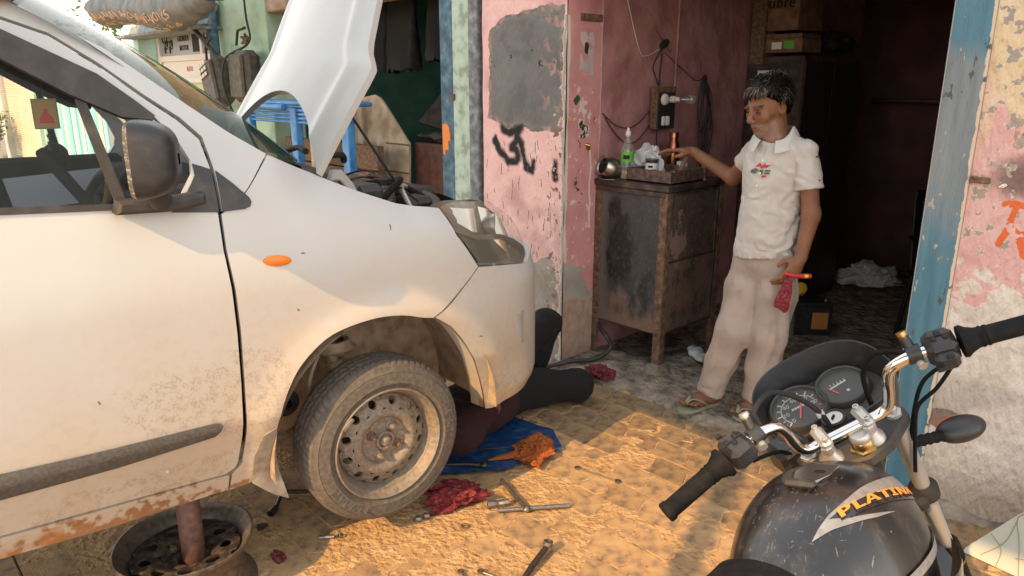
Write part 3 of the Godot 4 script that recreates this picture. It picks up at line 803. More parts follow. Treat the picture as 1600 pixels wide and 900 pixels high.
		put(b2, "window_seal", M.dusty_black, t)
		b2 = mb.call()
		b2.panel(V2([.497, 1.564, .521, 1.551, .566, 1.295, .541, 1.291]), .03, func(q: Vector2) -> Vector3: return body_at(q, .0, fl), .02, uvf)
		put(b2, "window_bar", M.dusty_black, t)
		b2 = mb.call()
		b2.panel(V2([-.3, 1.81, .19, 1.78, .364, 1.732, .557, 1.626, .636, 1.557, .676, 1.518, .669, 1.506, .596, 1.516, .484, 1.575, .352, 1.66, .19, 1.71, -.3, 1.74]), .03, func(q: Vector2) -> Vector3: return body_at(q, .02 - .01 * smoothstep(1.75, 1.5, q.y), fl), .016, uvf)
		put(b2, "rain_visor", M.dusty_black, t)
		b2 = mb.call()
		b2.panel(V2([.746, 1.388, .791, 1.37, .792, 1.253, .668, 1.264, .693, 1.278, .717, 1.314, .746, 1.358]), .02, func(q: Vector2) -> Vector3: return body_at(q, .005, fl), .012, uvf)
		put(b2, "mirror_base_panel", M.black_plastic, t)
		b2 = mb.call()
		b2.panel(V2([.803, 1.366, .842, 1.329, .881, 1.287, .886, 1.273, .881, 1.261, .865, 1.255, .803, 1.253]), .02, func(q: Vector2) -> Vector3: return body_at(q, .006, fl), .012, uvf)
		put(b2, "fender_trim", M.black_plastic, t)
		# ridged moulding along the door
		b2 = mb.call()
		b2.panel(V2([-.33, .655, .186, .654, .446, .645, .698, .642, .720, .638, .728, .629, .722, .614, .705, .598, .439, .578, .175, .577, -.33, .577]), .012, func(q: Vector2) -> Vector3: return body_at(q, .012 * sqrt(clampf(1.0 - pow((q.y - .614) / .042, 2.0), .05, 1.0)), fl), .012, uvf)
		put(b2, "door_moulding", M.moulding_grey, t)
		b2 = mb.call()
		b2.ball(body_at(Vector2(.937, 1.096), .0, fl), Vector3(.013, .0165, .043), Basis(Vector3.RIGHT, -.12), 20, 12)
		put(b2, "side_indicator", M.orange_plastic, t)
		# headlight: bowl, inner lamp and cover
		var lamp := Node3D.new()
		lamp.name = numbered("headlight", t)
		t.add_child(lamp, true)
		b2 = mb.call()
		b2.panel(head, .03, func(q: Vector2) -> Vector3: return body_at(q, -.055 + .03 * smoothstep(1.0, .94, q.y), fl), 0.0, uvf)
		put(b2, "housing", M.lamp_shell, lamp)
		b2 = mb.call()
		b2.panel(V2([1.53, 1.172, 1.72, 1.158, 1.90, 1.11, 1.99, 1.06, 1.96, 1.0, 1.80, 1.05, 1.60, 1.085, 1.56, 1.10]), .03, func(q: Vector2) -> Vector3: return body_at(q, -.045 + .02 * sin(q.x * 40.0), fl), .01, uvf)
		put(b2, "reflector", M.lamp_grey, lamp)
		b2 = mb.call()
		b2.panel(V2([1.76, 1.04, 1.96, .995, 2.0, .945, 1.94, .935, 1.85, .95]), .03, func(q: Vector2) -> Vector3: return body_at(q, -.035 - .02 * sin(q.x * 30.0), fl), .01, uvf)
		put(b2, "reflector", mat("amber_chrome", .50, .36, .24, .3, .7), lamp)
		b2 = mb.call()
		b2.panel(V2([1.54, 1.06, 1.71, 1.04, 1.82, .955, 1.61, .975]), .03, func(q: Vector2) -> Vector3: return body_at(q, -.020, fl), .02, uvf)
		put(b2, "lamp_mask", M.dull_black, lamp)
		b2 = mb.call()
		b2.panel(head, .03, sf, .004, uvf)
		put(b2, "lens", M.lamp_glass, lamp)
		b2 = mb.call()
		var at := body_at(Vector2(1.72, 1.09), -.045, fl)
		b2.lathe([Vector2(.052, .022), Vector2(.050, .024), Vector2(.046, .018), Vector2(.030, -.008), Vector2(.012, -.02), Vector2(.012, .004), Vector2(.006, .012), Vector2(.0001, .013)], 28, Transform3D(Basis(Vector3.UP, -.5 if not fl else .5) * Basis(Vector3.RIGHT, -PI / 2 - .1), at + Vector3(0, 0, -.01)))
		put(b2, "bulb_bowl", M.chrome_dull, lamp)
		b2 = mb.call()
		b2.panel(V2([1.495, 1.15, 1.60, 1.078, 1.80, 1.052, 1.97, 1.012, 2.04, .985, 2.04, .972, 1.96, .995, 1.80, 1.035, 1.60, 1.060, 1.50, 1.105]), .03, func(q: Vector2) -> Vector3: return body_at(q, -.012, fl), .02, uvf)
		put(b2, "lamp_divider", M.chrome_dull, lamp)
		# bumper half with its lamp recess and the arch edge behind it
		b2 = mb.call()
		b2.panel(bump, .03, sf, .02, uvf)
		put(b2, "bumper", M.car_paint, t)
		b2 = mb.call()
		b2.panel(V2([1.82, .74, 1.92, .75, 2.02, .735, 2.04, .65, 2.02, .58, 1.93, .58, 1.86, .62]), .015, func(q: Vector2) -> Vector3: return body_at(q, .006 - .014 * smoothstep(1.82, 1.98, q.x), fl), .012, uvf)
		put(b2, "fog_lamp_cover", M.white_bonnet, t)
		# wheel well
		b2 = mb.call()
		b2.grid(26, 4, func(u: float, v: float) -> Vector3:
			var a := lerpf(-.01 * PI, 1.03 * PI, u)
			var p := body_at(Vector2(1.28, .8), -.012 - v * .42, fl)
			return Vector3(p.x, .42 + sin(a) * .445, -(1.30 + cos(a) * .43)))
		put(b2, "wheel_well", M.mud_liner, t)
		b2 = mb.call()
		b2.grid(6, 14, func(u: float, v: float) -> Vector3:
			var k := minf(v * 5.0, 4.999)
			var e := [Vector2(1.423, .823), Vector2(1.465, .775), Vector2(1.511, .704), Vector2(1.558, .616), Vector2(1.613, .501), Vector2(1.664, .376)]
			var p: Vector2 = e[int(k)].lerp(e[int(k) + 1], k - int(k)) + Vector2(-.003, 0)
			return body_at(p, -.006 - u * .07, fl))
		put(b2, "bumper_return", M.car_paint, t)
	# right side only: mud flap, mirror
	var b: MB = mb.call()
	b.panel(V2([.888, .574, .886, .491, .920, .294, .878, .322, .812, .381, .821, .489, .845, .556]), .02, func(q: Vector2) -> Vector3: return body_at(Vector2(q.x, maxf(q.y, .39)), .004) + Vector3(.03 * smoothstep(.42, .28, q.y), minf(q.y - .39, 0), 0), .005, uvf)
	put(b, "mud_flap", tri_mat("flap_grey", ntex(81, 0.02, [[0.2, .20, .17, .14], [0.8, .34, .29, .23]]), 2.0, 0.8), t)
	var mir := Node3D.new()
	mir.name = "wing_mirror"
	t.add_child(mir)
	b = mb.call()
	b.grid(24, 16, func(u: float, v: float) -> Vector3:
		var a := u * TAU
		var w := v * PI * .5
		var q := Vector3(pow(absf(cos(a)), .5) * signf(cos(a)) * .076, pow(absf(sin(a)), .5) * signf(sin(a)) * .096, 0) * pow(cos(w * .98), .55)
		return Vector3(-1.885, 1.421, -.580) + Basis(Vector3.UP, -.42) * (q + Vector3(0, 0, -.095 * sin(w))), true)
	put(b, "shell", M.black_plastic, mir)
	b = mb.call()
	b.grid(24, 3, func(u: float, v: float) -> Vector3:
		var a := u * TAU
		var k := 1.0 - v * .14
		var q := Vector3(pow(absf(cos(a)), .5) * signf(cos(a)) * .076, pow(absf(sin(a)), .5) * signf(sin(a)) * .096, 0) * k
		return Vector3(-1.885, 1.421, -.580) + Basis(Vector3.UP, -.42) * (q + Vector3(0, 0, .012 * sin(v * PI))), true)
	put(b, "bezel", tri_mat("worn_grey", ntex(82, 0.05, [[0.3, .07, .065, .06], [0.62, .12, .11, .10], [0.75, .45, .43, .40]]), 3.0, 0.6), mir)
	b = mb.call()
	b.grid(24, 1, func(u: float, v: float) -> Vector3:
		var a := u * TAU
		return Vector3(-1.885, 1.421, -.582) + Basis(Vector3.UP, -.42) * (Vector3(pow(absf(cos(a)), .5) * signf(cos(a)) * .064, pow(absf(sin(a)), .5) * signf(sin(a)) * .083, 0) * (1.0 - v)), true)
	put(b, "mirror_glass", M.chrome, mir)
	b = mb.call()
	b.tube([Vector3(-1.90, 1.35, -.605), Vector3(-1.915, 1.325, -.62), Vector3(-1.93, 1.31, -.63)], [.03, .026, .03], 12)
	b.prism(V2([.525, 1.280, .67, 1.276, .745, 1.288, .745, 1.318, .69, 1.313, .62, 1.310, .535, 1.313]), -.01, .06, Transform3D(Basis(Vector3(0, 0, -1), Vector3.UP, Vector3(1, 0, 0)), Vector3(-2.0, 0, 0)), .008)
	put(b, "foot", M.dusty_black, mir)
	# windscreen, roof, rear
	b = mb.call()
	b.grid(30, 14, func(u: float, v: float) -> Vector3:
		var k := u * 2.0 - 1.0
		var c := 1.0 - k * k
		var lo := Vector3(CX + k * .50, 1.352 - .01 * c, -(1.02 + .20 * c))
		var hi := Vector3(CX + k * .435, 1.80 + .055 * c, -(.395 + .09 * c))
		var p := lo.lerp(hi, v)
		return p + Vector3(0, .022, -.018) * sin(v * PI) * (.35 + .65 * c))
	put(b, "windscreen", M.screen_glass, t)
	b = mb.call()
	b.grid(24, 12, func(u: float, v: float) -> Vector3:
		var k := u * 2.0 - 1.0
		var c := 1.0 - k * k
		var z := lerpf(.395 + .09 * c, -1.55, v)
		return Vector3(CX + k * (.435 + .02 * v), lerpf(1.80 + .055 * c, 1.905 + .03 * c, smoothstep(0.0, .35, v)) - .03 * smoothstep(.7, 1.0, v), -z))
	put(b, "roof", M.white_bonnet, t)
	b = mb.call()
	b.grid(20, 2, func(u: float, v: float) -> Vector3:
		var k := u * 2.0 - 1.0
		var c := 1.0 - k * k
		return Vector3(CX + k * .44, 1.803 + .055 * c + .012, -(.40 + .09 * c - v * .09)))
	put(b, "roof_lip", M.dusty_black, t)
	b = mb.call()
	b.grid(16, 10, func(u: float, v: float) -> Vector3:
		var k := u * 2.0 - 1.0
		return Vector3(CX + k * lerpf(.60, .44, v), lerpf(.5, 1.92, v), lerpf(1.98, 1.55, smoothstep(.5, 1.0, v)) - .1 * k * k))
	put(b, "tailgate", M.car_paint, t)
	# bonnet, hinged at the screen and propped open
	var ha := deg_to_rad(56.0)
	var wl := [[0.0, .51], [.34, .518], [.38, .516], [.40, .506], [.43, .475], [.47, .455], [.56, .45], [.7, .44], [.92, .42]]
	var width_at := func(l: float) -> float:
		for i in wl.size() - 1:
			if l <= wl[i + 1][0]: return lerpf(wl[i][1], wl[i + 1][1], clampf((l - wl[i][0]) / (wl[i + 1][0] - wl[i][0]), 0, 1))
		return .31
	var hood := func(u: float, v: float, lift: float) -> Vector3:
		var k := u * 2.0 - 1.0
		var l0 := .26 * (1.0 - k * k)
		var l: float = lerpf(l0, .90 + .05 * (1.0 - k * k), v)
		var w: float = width_at.call(l * (1.0 if absf(k) > .9 else 1.0))
		var x: float = k * w
		var up := .05 * (1.0 - k * k) + .010 * exp(-pow((absf(k) - .78) / .06, 2.0)) - .05 * pow(absf(l - .4), 2.0) + lift
		var bx := -2.61 + x - .62 * maxf(0.0, l - .38)
		return Vector3(bx, 1.334 + l * sin(ha) + up * cos(ha), -(1.116 + l * cos(ha) - up * sin(ha) - .01 * (-2.1 - bx)))
	b = mb.call()
	b.grid(56, 40, func(u: float, v: float) -> Vector3: return hood.call(u, v, 0.0))
	b.grid(28, 20, func(u: float, v: float) -> Vector3: return hood.call(u, v, -.022))
	for e in 2:
		b.grid(2, 40, func(u: float, v: float) -> Vector3: return hood.call(float(e), v, -.022 * u))
		b.grid(40, 2, func(u: float, v: float) -> Vector3: return hood.call(u, float(e), -.022 * v))
	put(b, "bonnet", M.white_bonnet, t)
	b = mb.call()
	b.tube([Vector3(-2.45, 1.085, -1.675), Vector3(-2.455, 1.115, -1.665), Vector3(-2.6, 1.465, -1.495), Vector3(-2.64, 1.56, -1.46)], .0055, 8)
	put(b, "prop_rod", M.dull_black, t)
	# cowl under the screen, hinge arm, engine bay
	b = mb.call()
	b.grid(24, 6, func(u: float, v: float) -> Vector3:
		var k := u * 2.0 - 1.0
		var c := 1.0 - k * k
		return Vector3(CX + k * .50, 1.335 - .02 * c - .06 * v * v, -(1.03 + .20 * c + v * lerpf(.05, .14, c))))
	put(b, "cowl", M.dusty_black, t)
	b = mb.call()
	for k in 2:
		b.tube(spline([Vector3(-2.9 + k * .55, 1.335, -1.33), Vector3(-2.72 + k * .4, 1.36, -1.31), Vector3(-2.42 + k * .2, 1.37, -1.22)], 5), .012, 6)
	put(b, "wiper", M.dull_black, t)
	b = mb.call()
	b.prism(V2([1.20, 1.29, 1.215, 1.325, 1.245, 1.325, 1.285, 1.275, 1.31, 1.22, 1.295, 1.20, 1.262, 1.255, 1.235, 1.29]), -.02, .012, Transform3D(Basis(Vector3(0, 0, -1), Vector3.UP, Vector3(1, 0, 0)), Vector3(-2.19, 0, 0)), .004)
	put(b, "bonnet_hinge", M.white_bonnet, t)
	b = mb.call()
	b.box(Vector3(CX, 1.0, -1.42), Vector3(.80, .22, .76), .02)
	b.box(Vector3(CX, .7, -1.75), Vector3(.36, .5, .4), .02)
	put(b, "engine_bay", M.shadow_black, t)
	b = mb.call()
	b.grid(20, 3, func(u: float, v: float) -> Vector3:
		var k := u * 2.0 - 1.0
		return Vector3(CX + k * .50, 1.10 + .045 * (1.0 - k * k) - .04 * v, -(1.45 + .42 * sqrt(maxf(0, 1.0 - k * k * .8)) + .04 * v)))
	b.tube(spline([Vector3(-2.15, 1.14, -1.5), Vector3(-2.3, 1.145, -1.68), Vector3(-2.6, 1.15, -1.78), Vector3(-3.0, 1.15, -1.74)], 6), .022, 8)
	put(b, "lock_carrier", M.dusty_black, t)
	for e in [[Vector3(-2.30, 1.18, -1.36), Vector3(.16, .16, .12), "washer_bottle"], [Vector3(-2.55, 1.17, -1.45), Vector3(.26, .13, .22), "air_cleaner"], [Vector3(-2.85, 1.16, -1.50), Vector3(.30, .12, .26), "battery"], [Vector3(-2.42, 1.13, -1.64), Vector3(.14, .09, .14), "relay_box"], [Vector3(-2.72, 1.13, -1.75), Vector3(.34, .10, .16), "engine_cover"]]:
		b = mb.call()
		b.box(e[0], e[1], .022, Basis(Vector3.UP, .15))
		put(b, e[2], M.black_plastic, t)
	b = mb.call()
	for k in 4:
		b.tube(spline([Vector3(-2.25 - k * .12, 1.20, -1.42 - k * .04), Vector3(-2.35 - k * .1, 1.25 - .02 * k, -1.55), Vector3(-2.5 - k * .08, 1.22, -1.62), Vector3(-2.5 - k * .1, 1.15, -1.74)], 6), .013, 8)
	put(b, "hose", M.black_rubber, t)
	b = mb.call()
	b.tube(spline([Vector3(-2.20, 1.15, -1.52), Vector3(-2.36, 1.22, -1.56), Vector3(-2.52, 1.20, -1.66), Vector3(-2.8, 1.18, -1.66)], 6), .010, 8)
	put(b, "metal_pipe", M.alloy, t)
	b = mb.call()
	b.lathe([Vector2(.05, 0), Vector2(.05, .05), Vector2(.03, .06), Vector2(.03, .075), Vector2(.0001, .076)], 18, Transform3D(Basis(), Vector3(-2.40, 1.16, -1.50)))
	put(b, "filler_neck", M.worn_grey, t)
	b = mb.call()
	b.lathe([Vector2(.032, .074), Vector2(.032, .095), Vector2(.0001, .096)], 14, Transform3D(Basis(), Vector3(-2.40, 1.16, -1.50)))
	put(b, "filler_lid", M.dull_black, t)
	for k in 3:
		b = mb.call()
		b.tube(spline([Vector3(-2.3 - k * .1, 1.17, -1.6), Vector3(-2.36 - k * .09, 1.24 + .015 * k, -1.52), Vector3(-2.5 - k * .08, 1.235, -1.44), Vector3(-2.6, 1.20, -1.38)], 6), .0045, 6)
		put(b, "wiring", [M.dull_black, M.rust, M.dusty_black][k], t)
	# strut, drive shaft and arms behind the wheel
	b = mb.call()
	b.tube([Vector3(-2.27, .42, -1.26), Vector3(-2.30, .62, -1.22)], .03, 14)
	b.tube([Vector3(-2.30, .60, -1.22), Vector3(-2.32, .90, -1.19)], .022, 12)
	put(b, "strut", M.mud_liner, t)
	b = mb.call()
	b.lathe([Vector2(.02, .655), Vector2(.075, .66), Vector2(.085, .672), Vector2(.07, .68), Vector2(.06, .70), Vector2(.045, .70)], 24, Transform3D(Basis(Vector3.FORWARD, -.06), Vector3(-2.26, 0, -1.22)))
	var coil := []
	for i in 70:
		var a := i * .5
		coil.append(Vector3(-2.31 + cos(a) * .055, .69 + i * .0032, -1.205 + sin(a) * .055))
	b.tube(coil, .007, 6)
	put(b, "coil_spring", M.mud_liner, t)
	b = mb.call()
	b.tube([Vector3(-2.2, .36, -1.28), Vector3(-2.9, .42, -1.28)], .022, 10)
	b.tube([Vector3(-2.22, .28, -1.20), Vector3(-2.7, .40, -.95)], .026, 10)
	put(b, "suspension_arm", M.rust, t)
	b = mb.call()
	b.lathe([Vector2(.018, 0), Vector2(.035, .015), Vector2(.03, .03), Vector2(.045, .045), Vector2(.036, .06), Vector2(.05, .075), Vector2(.05, .10), Vector2(.02, .11)], 16, Transform3D(Basis(Vector3.FORWARD, PI / 2), Vector3(-2.40, .50, -1.03)))
	put(b, "rubber_boot", M.dusty_black, t)
	b = mb.call()
	b.tube(spline([Vector3(-2.27, .68, -1.16), Vector3(-2.23, .60, -1.10), Vector3(-2.25, .48, -1.10), Vector3(-2.35, .42, -1.15)], 6), .007, 6)
	put(b, "brake_hose", M.mud_liner, t)
	b = mb.call()
	b.box(Vector3(CX, .60, -1.28), Vector3(.42, .54, 1.0), .02)
	put(b, "inner_wing", M.mud_liner, t)
	b = mb.call()
	b.box(Vector3(CX, .50, .45), Vector3(1.1, .09, 2.5), .02)
	put(b, "floor_pan", M.dusty_black, t)
	b = mb.call()
	b.box(Vector3(CX, .9, -.83), Vector3(1.16, .80, .04), .01)
	put(b, "bulkhead", M.interior_grey, t)
	# inside: dashboard, wheel, seats, belt, door card, hanging card
	b = mb.call()
	b.box(Vector3(CX, 1.14, -.80), Vector3(1.14, .34, .36), .08)
	b.ball(Vector3(-2.42, 1.31, -.74), Vector3(.17, .06, .12))
	put(b, "dashboard", M.interior_grey, t)
	b = mb.call()
	var ring := []
	for i in 25: ring.append(Vector3(-2.36, 1.18, -.50) + Basis(Vector3.RIGHT, -.45) * Vector3(cos(i * TAU / 24) * .185, sin(i * TAU / 24) * .185, 0))
	b.tube(ring, .014, 8, false)
	b.box(Vector3(-2.36, 1.18, -.52), Vector3(.12, .09, .05), .02, Basis(Vector3.RIGHT, -.45))
	put(b, "steering_wheel", M.dull_black, t)
	for x in [-2.36, -2.88]:
		var seat := Node3D.new()
		seat.name = numbered("seat", t)
		t.add_child(seat, true)
		b = mb.call()
		b.box(Vector3(x, 1.06, .12), Vector3(.42, .60, .13), .05, Basis(Vector3.RIGHT, .2))
		put(b, "backrest", M.interior_grey, seat)
		b = mb.call()
		b.box(Vector3(x, .74, -.15), Vector3(.48, .15, .50), .05)
		put(b, "cushion", M.interior_grey, seat)
		b = mb.call()
		b.box(Vector3(x, 1.46, .19), Vector3(.24, .16, .09), .035)
		put(b, "headrest", M.interior_grey, seat)
	b = mb.call()
	b.box(Vector3(-3.14, 1.06, -.2), Vector3(.05, .56, 1.1), .015)
	put(b, "door_card", M.interior_grey, t)
	b = mb.call()
	b.ball(Vector3(-2.56, 1.389, -.475), Vector3(.06, .035, .035), Basis(Vector3.FORWARD, .2))
	b.box(Vector3(-2.5, 1.32, -.485), Vector3(.02, .22, .035), .008, Basis(Vector3(0, 0, 1), -.1) * Basis(Vector3.RIGHT, .55))
	put(b, "belt_and_grip", M.interior_grey, t)
	b = mb.call()
	b.panel(V2([0, 0, .5, .03, .56, -.09, .02, -.12]), .1, func(q: Vector2) -> Vector3: return Vector3(-3.105, 1.27 + q.y, -.35 - q.x), .004, uvf, Vector3(1, 0, 0))
	put(b, "pale_sheet", mat("pale_sheet", .42, .47, .56, .8), t)
	var hang := Node3D.new()
	hang.name = "hanging_card"
	t.add_child(hang)
	b = mb.call()
	b.box(Vector3(-2.5, 1.5145, -.46), Vector3(.004, .088, .066), .001)
	put(b, "frame", mat("card_gold", .26, .19, .07, .4), hang)
	b = mb.call()
	b.box(Vector3(-2.497, 1.5145, -.46), Vector3(.001, .078, .057), 0)
	put(b, "card", mat("card_tan", .36, .25, .09, .5), hang)
	b = mb.call()
	b.prism(V2([-.020, -.026, .020, -.026, .017, -.010, .006, .004, .005, .016, -.005, .016, -.006, .004, -.017, -.010]), 0, .001, Transform3D(Basis(Vector3(0, 0, -1), Vector3.UP, Vector3(1, 0, 0)), Vector3(-2.4962, 1.513, -.46)))
	put(b, "red_figure", M.red_plastic, hang)
	b = mb.call()
	b.tube([Vector3(-2.5, 1.558, -.46), Vector3(-2.5, 1.72, -.465)], .0015, 5)
	b.tube([Vector3(-2.5, 1.47, -.46), Vector3(-2.5, 1.41, -.458)], .0025, 5)
	b.ball(Vector3(-2.5, 1.45, -.459), Vector3(.006, .006, .006), Basis(), 8, 6)
	b.ball(Vector3(-2.5, 1.43, -.459), Vector3(.008, .004, .008), Basis(), 8, 6)
	b.ball(Vector3(-2.5, 1.41, -.458), Vector3(.006, .009, .006), Basis(), 8, 6)
	put(b, "cord", M.wire, hang)
	# wheels
	wheel(t, "front_wheel", Vector3(-2.0, .389, -1.278), base, true, 0.0)
	wheel(t, "rear_wheel", Vector3(-2.0, .30, 1.28), base, false)
	wheel(t, "front_wheel", Vector3(-3.08, .32, -1.278), base, false)
	wheel(t, "rear_wheel", Vector3(-3.08, .30, 1.28), base, false)
const TANK_W := [[.03, .05], [.06, .10], [.10, .130], [.16, .152], [.22, .158], [.30, .148], [.38, .12], [.45, .09], [.50, .07]]
const TANK_H := [[.03, .79], [.06, .826], [.10, .849], [.16, .865], [.22, .871], [.30, .862], [.38, .838], [.45, .808], [.50, .79]]

func along(t: Array, x: float) -> float:
	for i in t.size() - 1:
		if x <= t[i + 1][0]:
			return cubic_interpolate(t[i][1], t[i + 1][1], t[maxi(i - 1, 0)][1], t[mini(i + 2, t.size() - 1)][1], clampf((x - t[i][0]) / (t[i + 1][0] - t[i][0]), 0, 1))
	return t[-1][1]

func tank_at(q: Vector2, out := 0.0) -> Vector3:
	# z along the tank, angle over it (0 on the crown, to the right positive)
	var w := along(TANK_W, q.x)
	var h := along(TANK_H, q.x)
	var c := cos(q.y)
	return Vector3(.01 + (w + out) * signf(q.y) * pow(absf(sin(q.y)), .8), .68 + (h - .68 + out) * signf(c) * pow(absf(c), .87), q.x)

func on_tank(b: MB, poly: PackedVector2Array, lift: float) -> void:
	b.panel(poly, .02, func(q: Vector2) -> Vector3: return tank_at(q, lift), 0.0, func(q: Vector2) -> Vector2: return q)

func motorcycle() -> void:
	var t := thing("black_motorcycle", "black commuter motorcycle leaning on its stand with handlebar turned left", "motorcycle", Vector3(-.284, 0, -1.51))
	t.basis = Basis(Vector3.UP, .056) * Basis(Vector3.BACK, .275)
	var K := Transform3D(Basis().scaled(Vector3.ONE * 1.067), Vector3.ZERO)
	var rake := deg_to_rad(27)
	var ax := Vector3(0, cos(rake), sin(rake))
	var fw := Vector3(0, sin(rake), -cos(rake))
	var S := K * Transform3D(Basis(ax, .76) * Basis(Vector3.RIGHT, ax, -fw), Vector3(0, .837, 0))
	var fb := func() -> MB:
		var b := MB.new()
		b.xf = K
		return b
	var sb := func() -> MB:
		var b := MB.new()
		b.xf = S
		return b
	# paint
	var na := noise_bytes(90, 0.012, 512, 512, 5)
	var nb := noise_bytes(91, 0.07, 512, 512, 4)
	var marks := []
	for i in 200:
		var p := Vector2(rng.randfn(.27, .09), rng.randfn(.36, .085))
		var d := Vector2(rng.randfn(0, .007), rng.randfn(0, .009))
		marks.append([p, p + d, rng.randf()])
	for i in 12:
		var p := Vector2(rng.randf_range(.15, .45), rng.randf_range(.1, .5))
		marks.append([p, p + Vector2(rng.randfn(0, .05), rng.randfn(0, .03)), .4])
	var grid := {}
	for m in marks:
		for k in 7:
			var c := Vector2i((m[0].lerp(m[1], k / 6.0) * 40.0).floor())
			for dx in [-1, 0, 1]:
				for dy in [-1, 0, 1]:
					var kk := c + Vector2i(dx, dy)
					if not grid.has(kk): grid[kk] = []
					if not grid[kk].has(m): grid[kk].append(m)
	# picture over (angle -1.6..1.6) x (z 0..0.5)
	var worn := picture(512, 512, func(x: int, y: int, i: int) -> Color:
		var a := na[i] / 255.0
		var b := nb[i] / 255.0
		var q := Vector2(x / 512.0 * .64 - .02, y / 512.0 * .5)
		q = Vector2(x / 512.0, y / 512.0)
		var p := Vector2(q.x * .6, q.y * .5)
		var col := Color(.006, .006, .0065).lerp(Color(.024, .022, .020), sm(.45, .85, a) * .8)
		col = col.lerp(Color(.07, .062, .052), sm(.55, .8, b) * sm(.45, .7, a) * .35)
		var cell := Vector2i((p * 40.0).floor())
		if grid.has(cell):
			for m in grid[cell]:
				var d: float = p.distance_to(Geometry2D.get_closest_point_to_segment(p, m[0], m[1]))
				if d < .0006 + .0004 * m[2]: col = col.lerp(Color(.20, .18, .15), (.25 + .5 * m[2]) * sm(.35, .55, b))
		return col)
	var tm := uv_mat("tank_paint", worn, 0.34)
	tm.clearcoat_enabled = true; tm.clearcoat = 0.45; tm.clearcoat_roughness = 0.16
	tri_mat("panel_silver", ntex(92, 0.03, [[0.2, .24, .235, .23], [0.9, .36, .355, .345]]), 3.0, 0.35, 0.4)
	mat("badge_orange", .62, .25, .035, .4)
	mat("badge_yellow", .85, .45, .04, .35)
	mat("fork_grey", .40, .40, .40, .38, .55)
	var bp := mat("gloss_black", .009, .009, .0095, .18)
	bp.clearcoat_enabled = true; bp.clearcoat = .6
	# tank
	var tank := Node3D.new()
	tank.name = "fuel_tank"
	t.add_child(tank)
	var b: MB = fb.call()
	b.grid(64, 48, func(u: float, v: float) -> Vector3:
		var a := (u * 2.0 - 1.0) * 1.9
		var z := lerpf(.03, .50, v)
		return tank_at(Vector2(z, a)), false, func(p: Vector3) -> Vector2: return Vector2(clampf((p.x / 1.0 + .16) / .36, 0, 1), (p.z) / .5))
	put(b, "shell", tm, tank)
	b = fb.call()
	on_tank(b, V2([.388, .35, .36, .325, .33, .325, .29, .36, .239, .395, .19, .45, .13, .52, .075, .58, .06, .80, .085, .86, .15, .70, .21, .56, .26, .47, .30, .405, .325, .385, .325, .42, .31, .52, .27, .66, .225, .80, .27, .71, .32, .56, .35, .45]), .0012)
	put(b, "silver_flash", M.panel_silver, tank)
	b = fb.call()
	on_tank(b, V2([.335, .355, .328, .40, .315, .50, .10, .94, .085, .88, .13, .74, .20, .585, .26, .475, .30, .40]), .0016)
	put(b, "badge_back", bp, tank)
	for pass_ in 2:
		var src := MB.new()
		src.text("PLATINA", .044, .002, Transform3D(), "Droid Sans", true)
		b = fb.call()
		var w0 := 1e9
		var w1 := -1e9
		for p in src.v:
			w0 = minf(w0, p.x); w1 = maxf(w1, p.x)
		var at := func(p: Vector3) -> Vector3:
			var fx: float = (p.x - w0) / (w1 - w0)
			var sl := p.y * .25
			var z := lerpf(.318, .098, fx) - sl
			var ang := lerpf(.425, .845, fx) - (p.y + .006) * 3.0 * lerpf(1.0, .8, fx)
			return tank_at(Vector2(z + (.0035 if pass_ == 0 else 0.0), ang + (.02 if pass_ == 0 else 0.0)), (.0022 if pass_ == 0 else .003) + (.001 if p.z > 0 else 0.0))
		for i in range(0, src.idx.size(), 3):
			var q := [at.call(src.v[src.idx[i]]), at.call(src.v[src.idx[i + 1]]), at.call(src.v[src.idx[i + 2]])]
			if (q[1] - q[0]).cross(q[2] - q[0]).length() > 1e-10: b.face(q)
		put(b, "badge_lettering", M.dull_black if pass_ == 0 else M.badge_orange, tank)
	b = fb.call()
	var cap := Transform3D(Basis(Vector3.RIGHT, -.02), Vector3(.0, .862, .222))
	b.lathe([Vector2(.054, 0), Vector2(.052, .004), Vector2(.046, .006), Vector2(.042, .005)], 32, cap)
	b.lathe([Vector2(.042, .005), Vector2(.030, .0045), Vector2(.0001, .005)], 32, cap)
	b.box(Vector3(0, .872, .272), Vector3(.055, .012, .022), .005)
	put(b, "filler_cap", M.dusty_black, tank)
	b = fb.call()
	b.prism(V2([-.02, -.038, .02, -.038, .034, 0, .03, .05, -.03, .05, -.034, 0]), .004, .009, cap * Transform3D(Basis(Vector3.RIGHT, -PI / 2), Vector3.ZERO), .003)
	put(b, "cap_flap", M.chrome_dull, tank)
	b = fb.call()
	b.grid(4, 20, func(u: float, v: float) -> Vector3: return tank_at(Vector2(lerpf(.05, .42, v), lerpf(1.28, 1.36, u)), .004))
	put(b, "trim_strip", M.panel_silver, tank)
	# lower tank cowl and side panel
	b = fb.call()
	b.grid(16, 12, func(u: float, v: float) -> Vector3:
		var z := lerpf(.03, .36, u)
		return Vector3(.01 + (.06 + .125 * pow(sin((.12 + u * .8) * PI), .5)) * (1.0 - .25 * v * v), lerpf(.72 - .03 * (1.0 - u), .52 + .08 * absf(u - .4), v), z))
	put(b, "tank_cowl", bp, t)
	b = fb.call()
	b.grid(20, 24, func(u: float, v: float) -> Vector3:
		var a := (u * 2.0 - 1.0) * 1.5
		var z := lerpf(.455, 1.15, v)
		var w := lerpf(.085, .135, smoothstep(0, .3, v))
		return Vector3(w * sin(a), .735 + (.085 - .03 * sin(v * PI)) * pow(maxf(cos(a), 0), .5), z))
	put(b, "seat", M.black_rubber, t)
	b = fb.call()
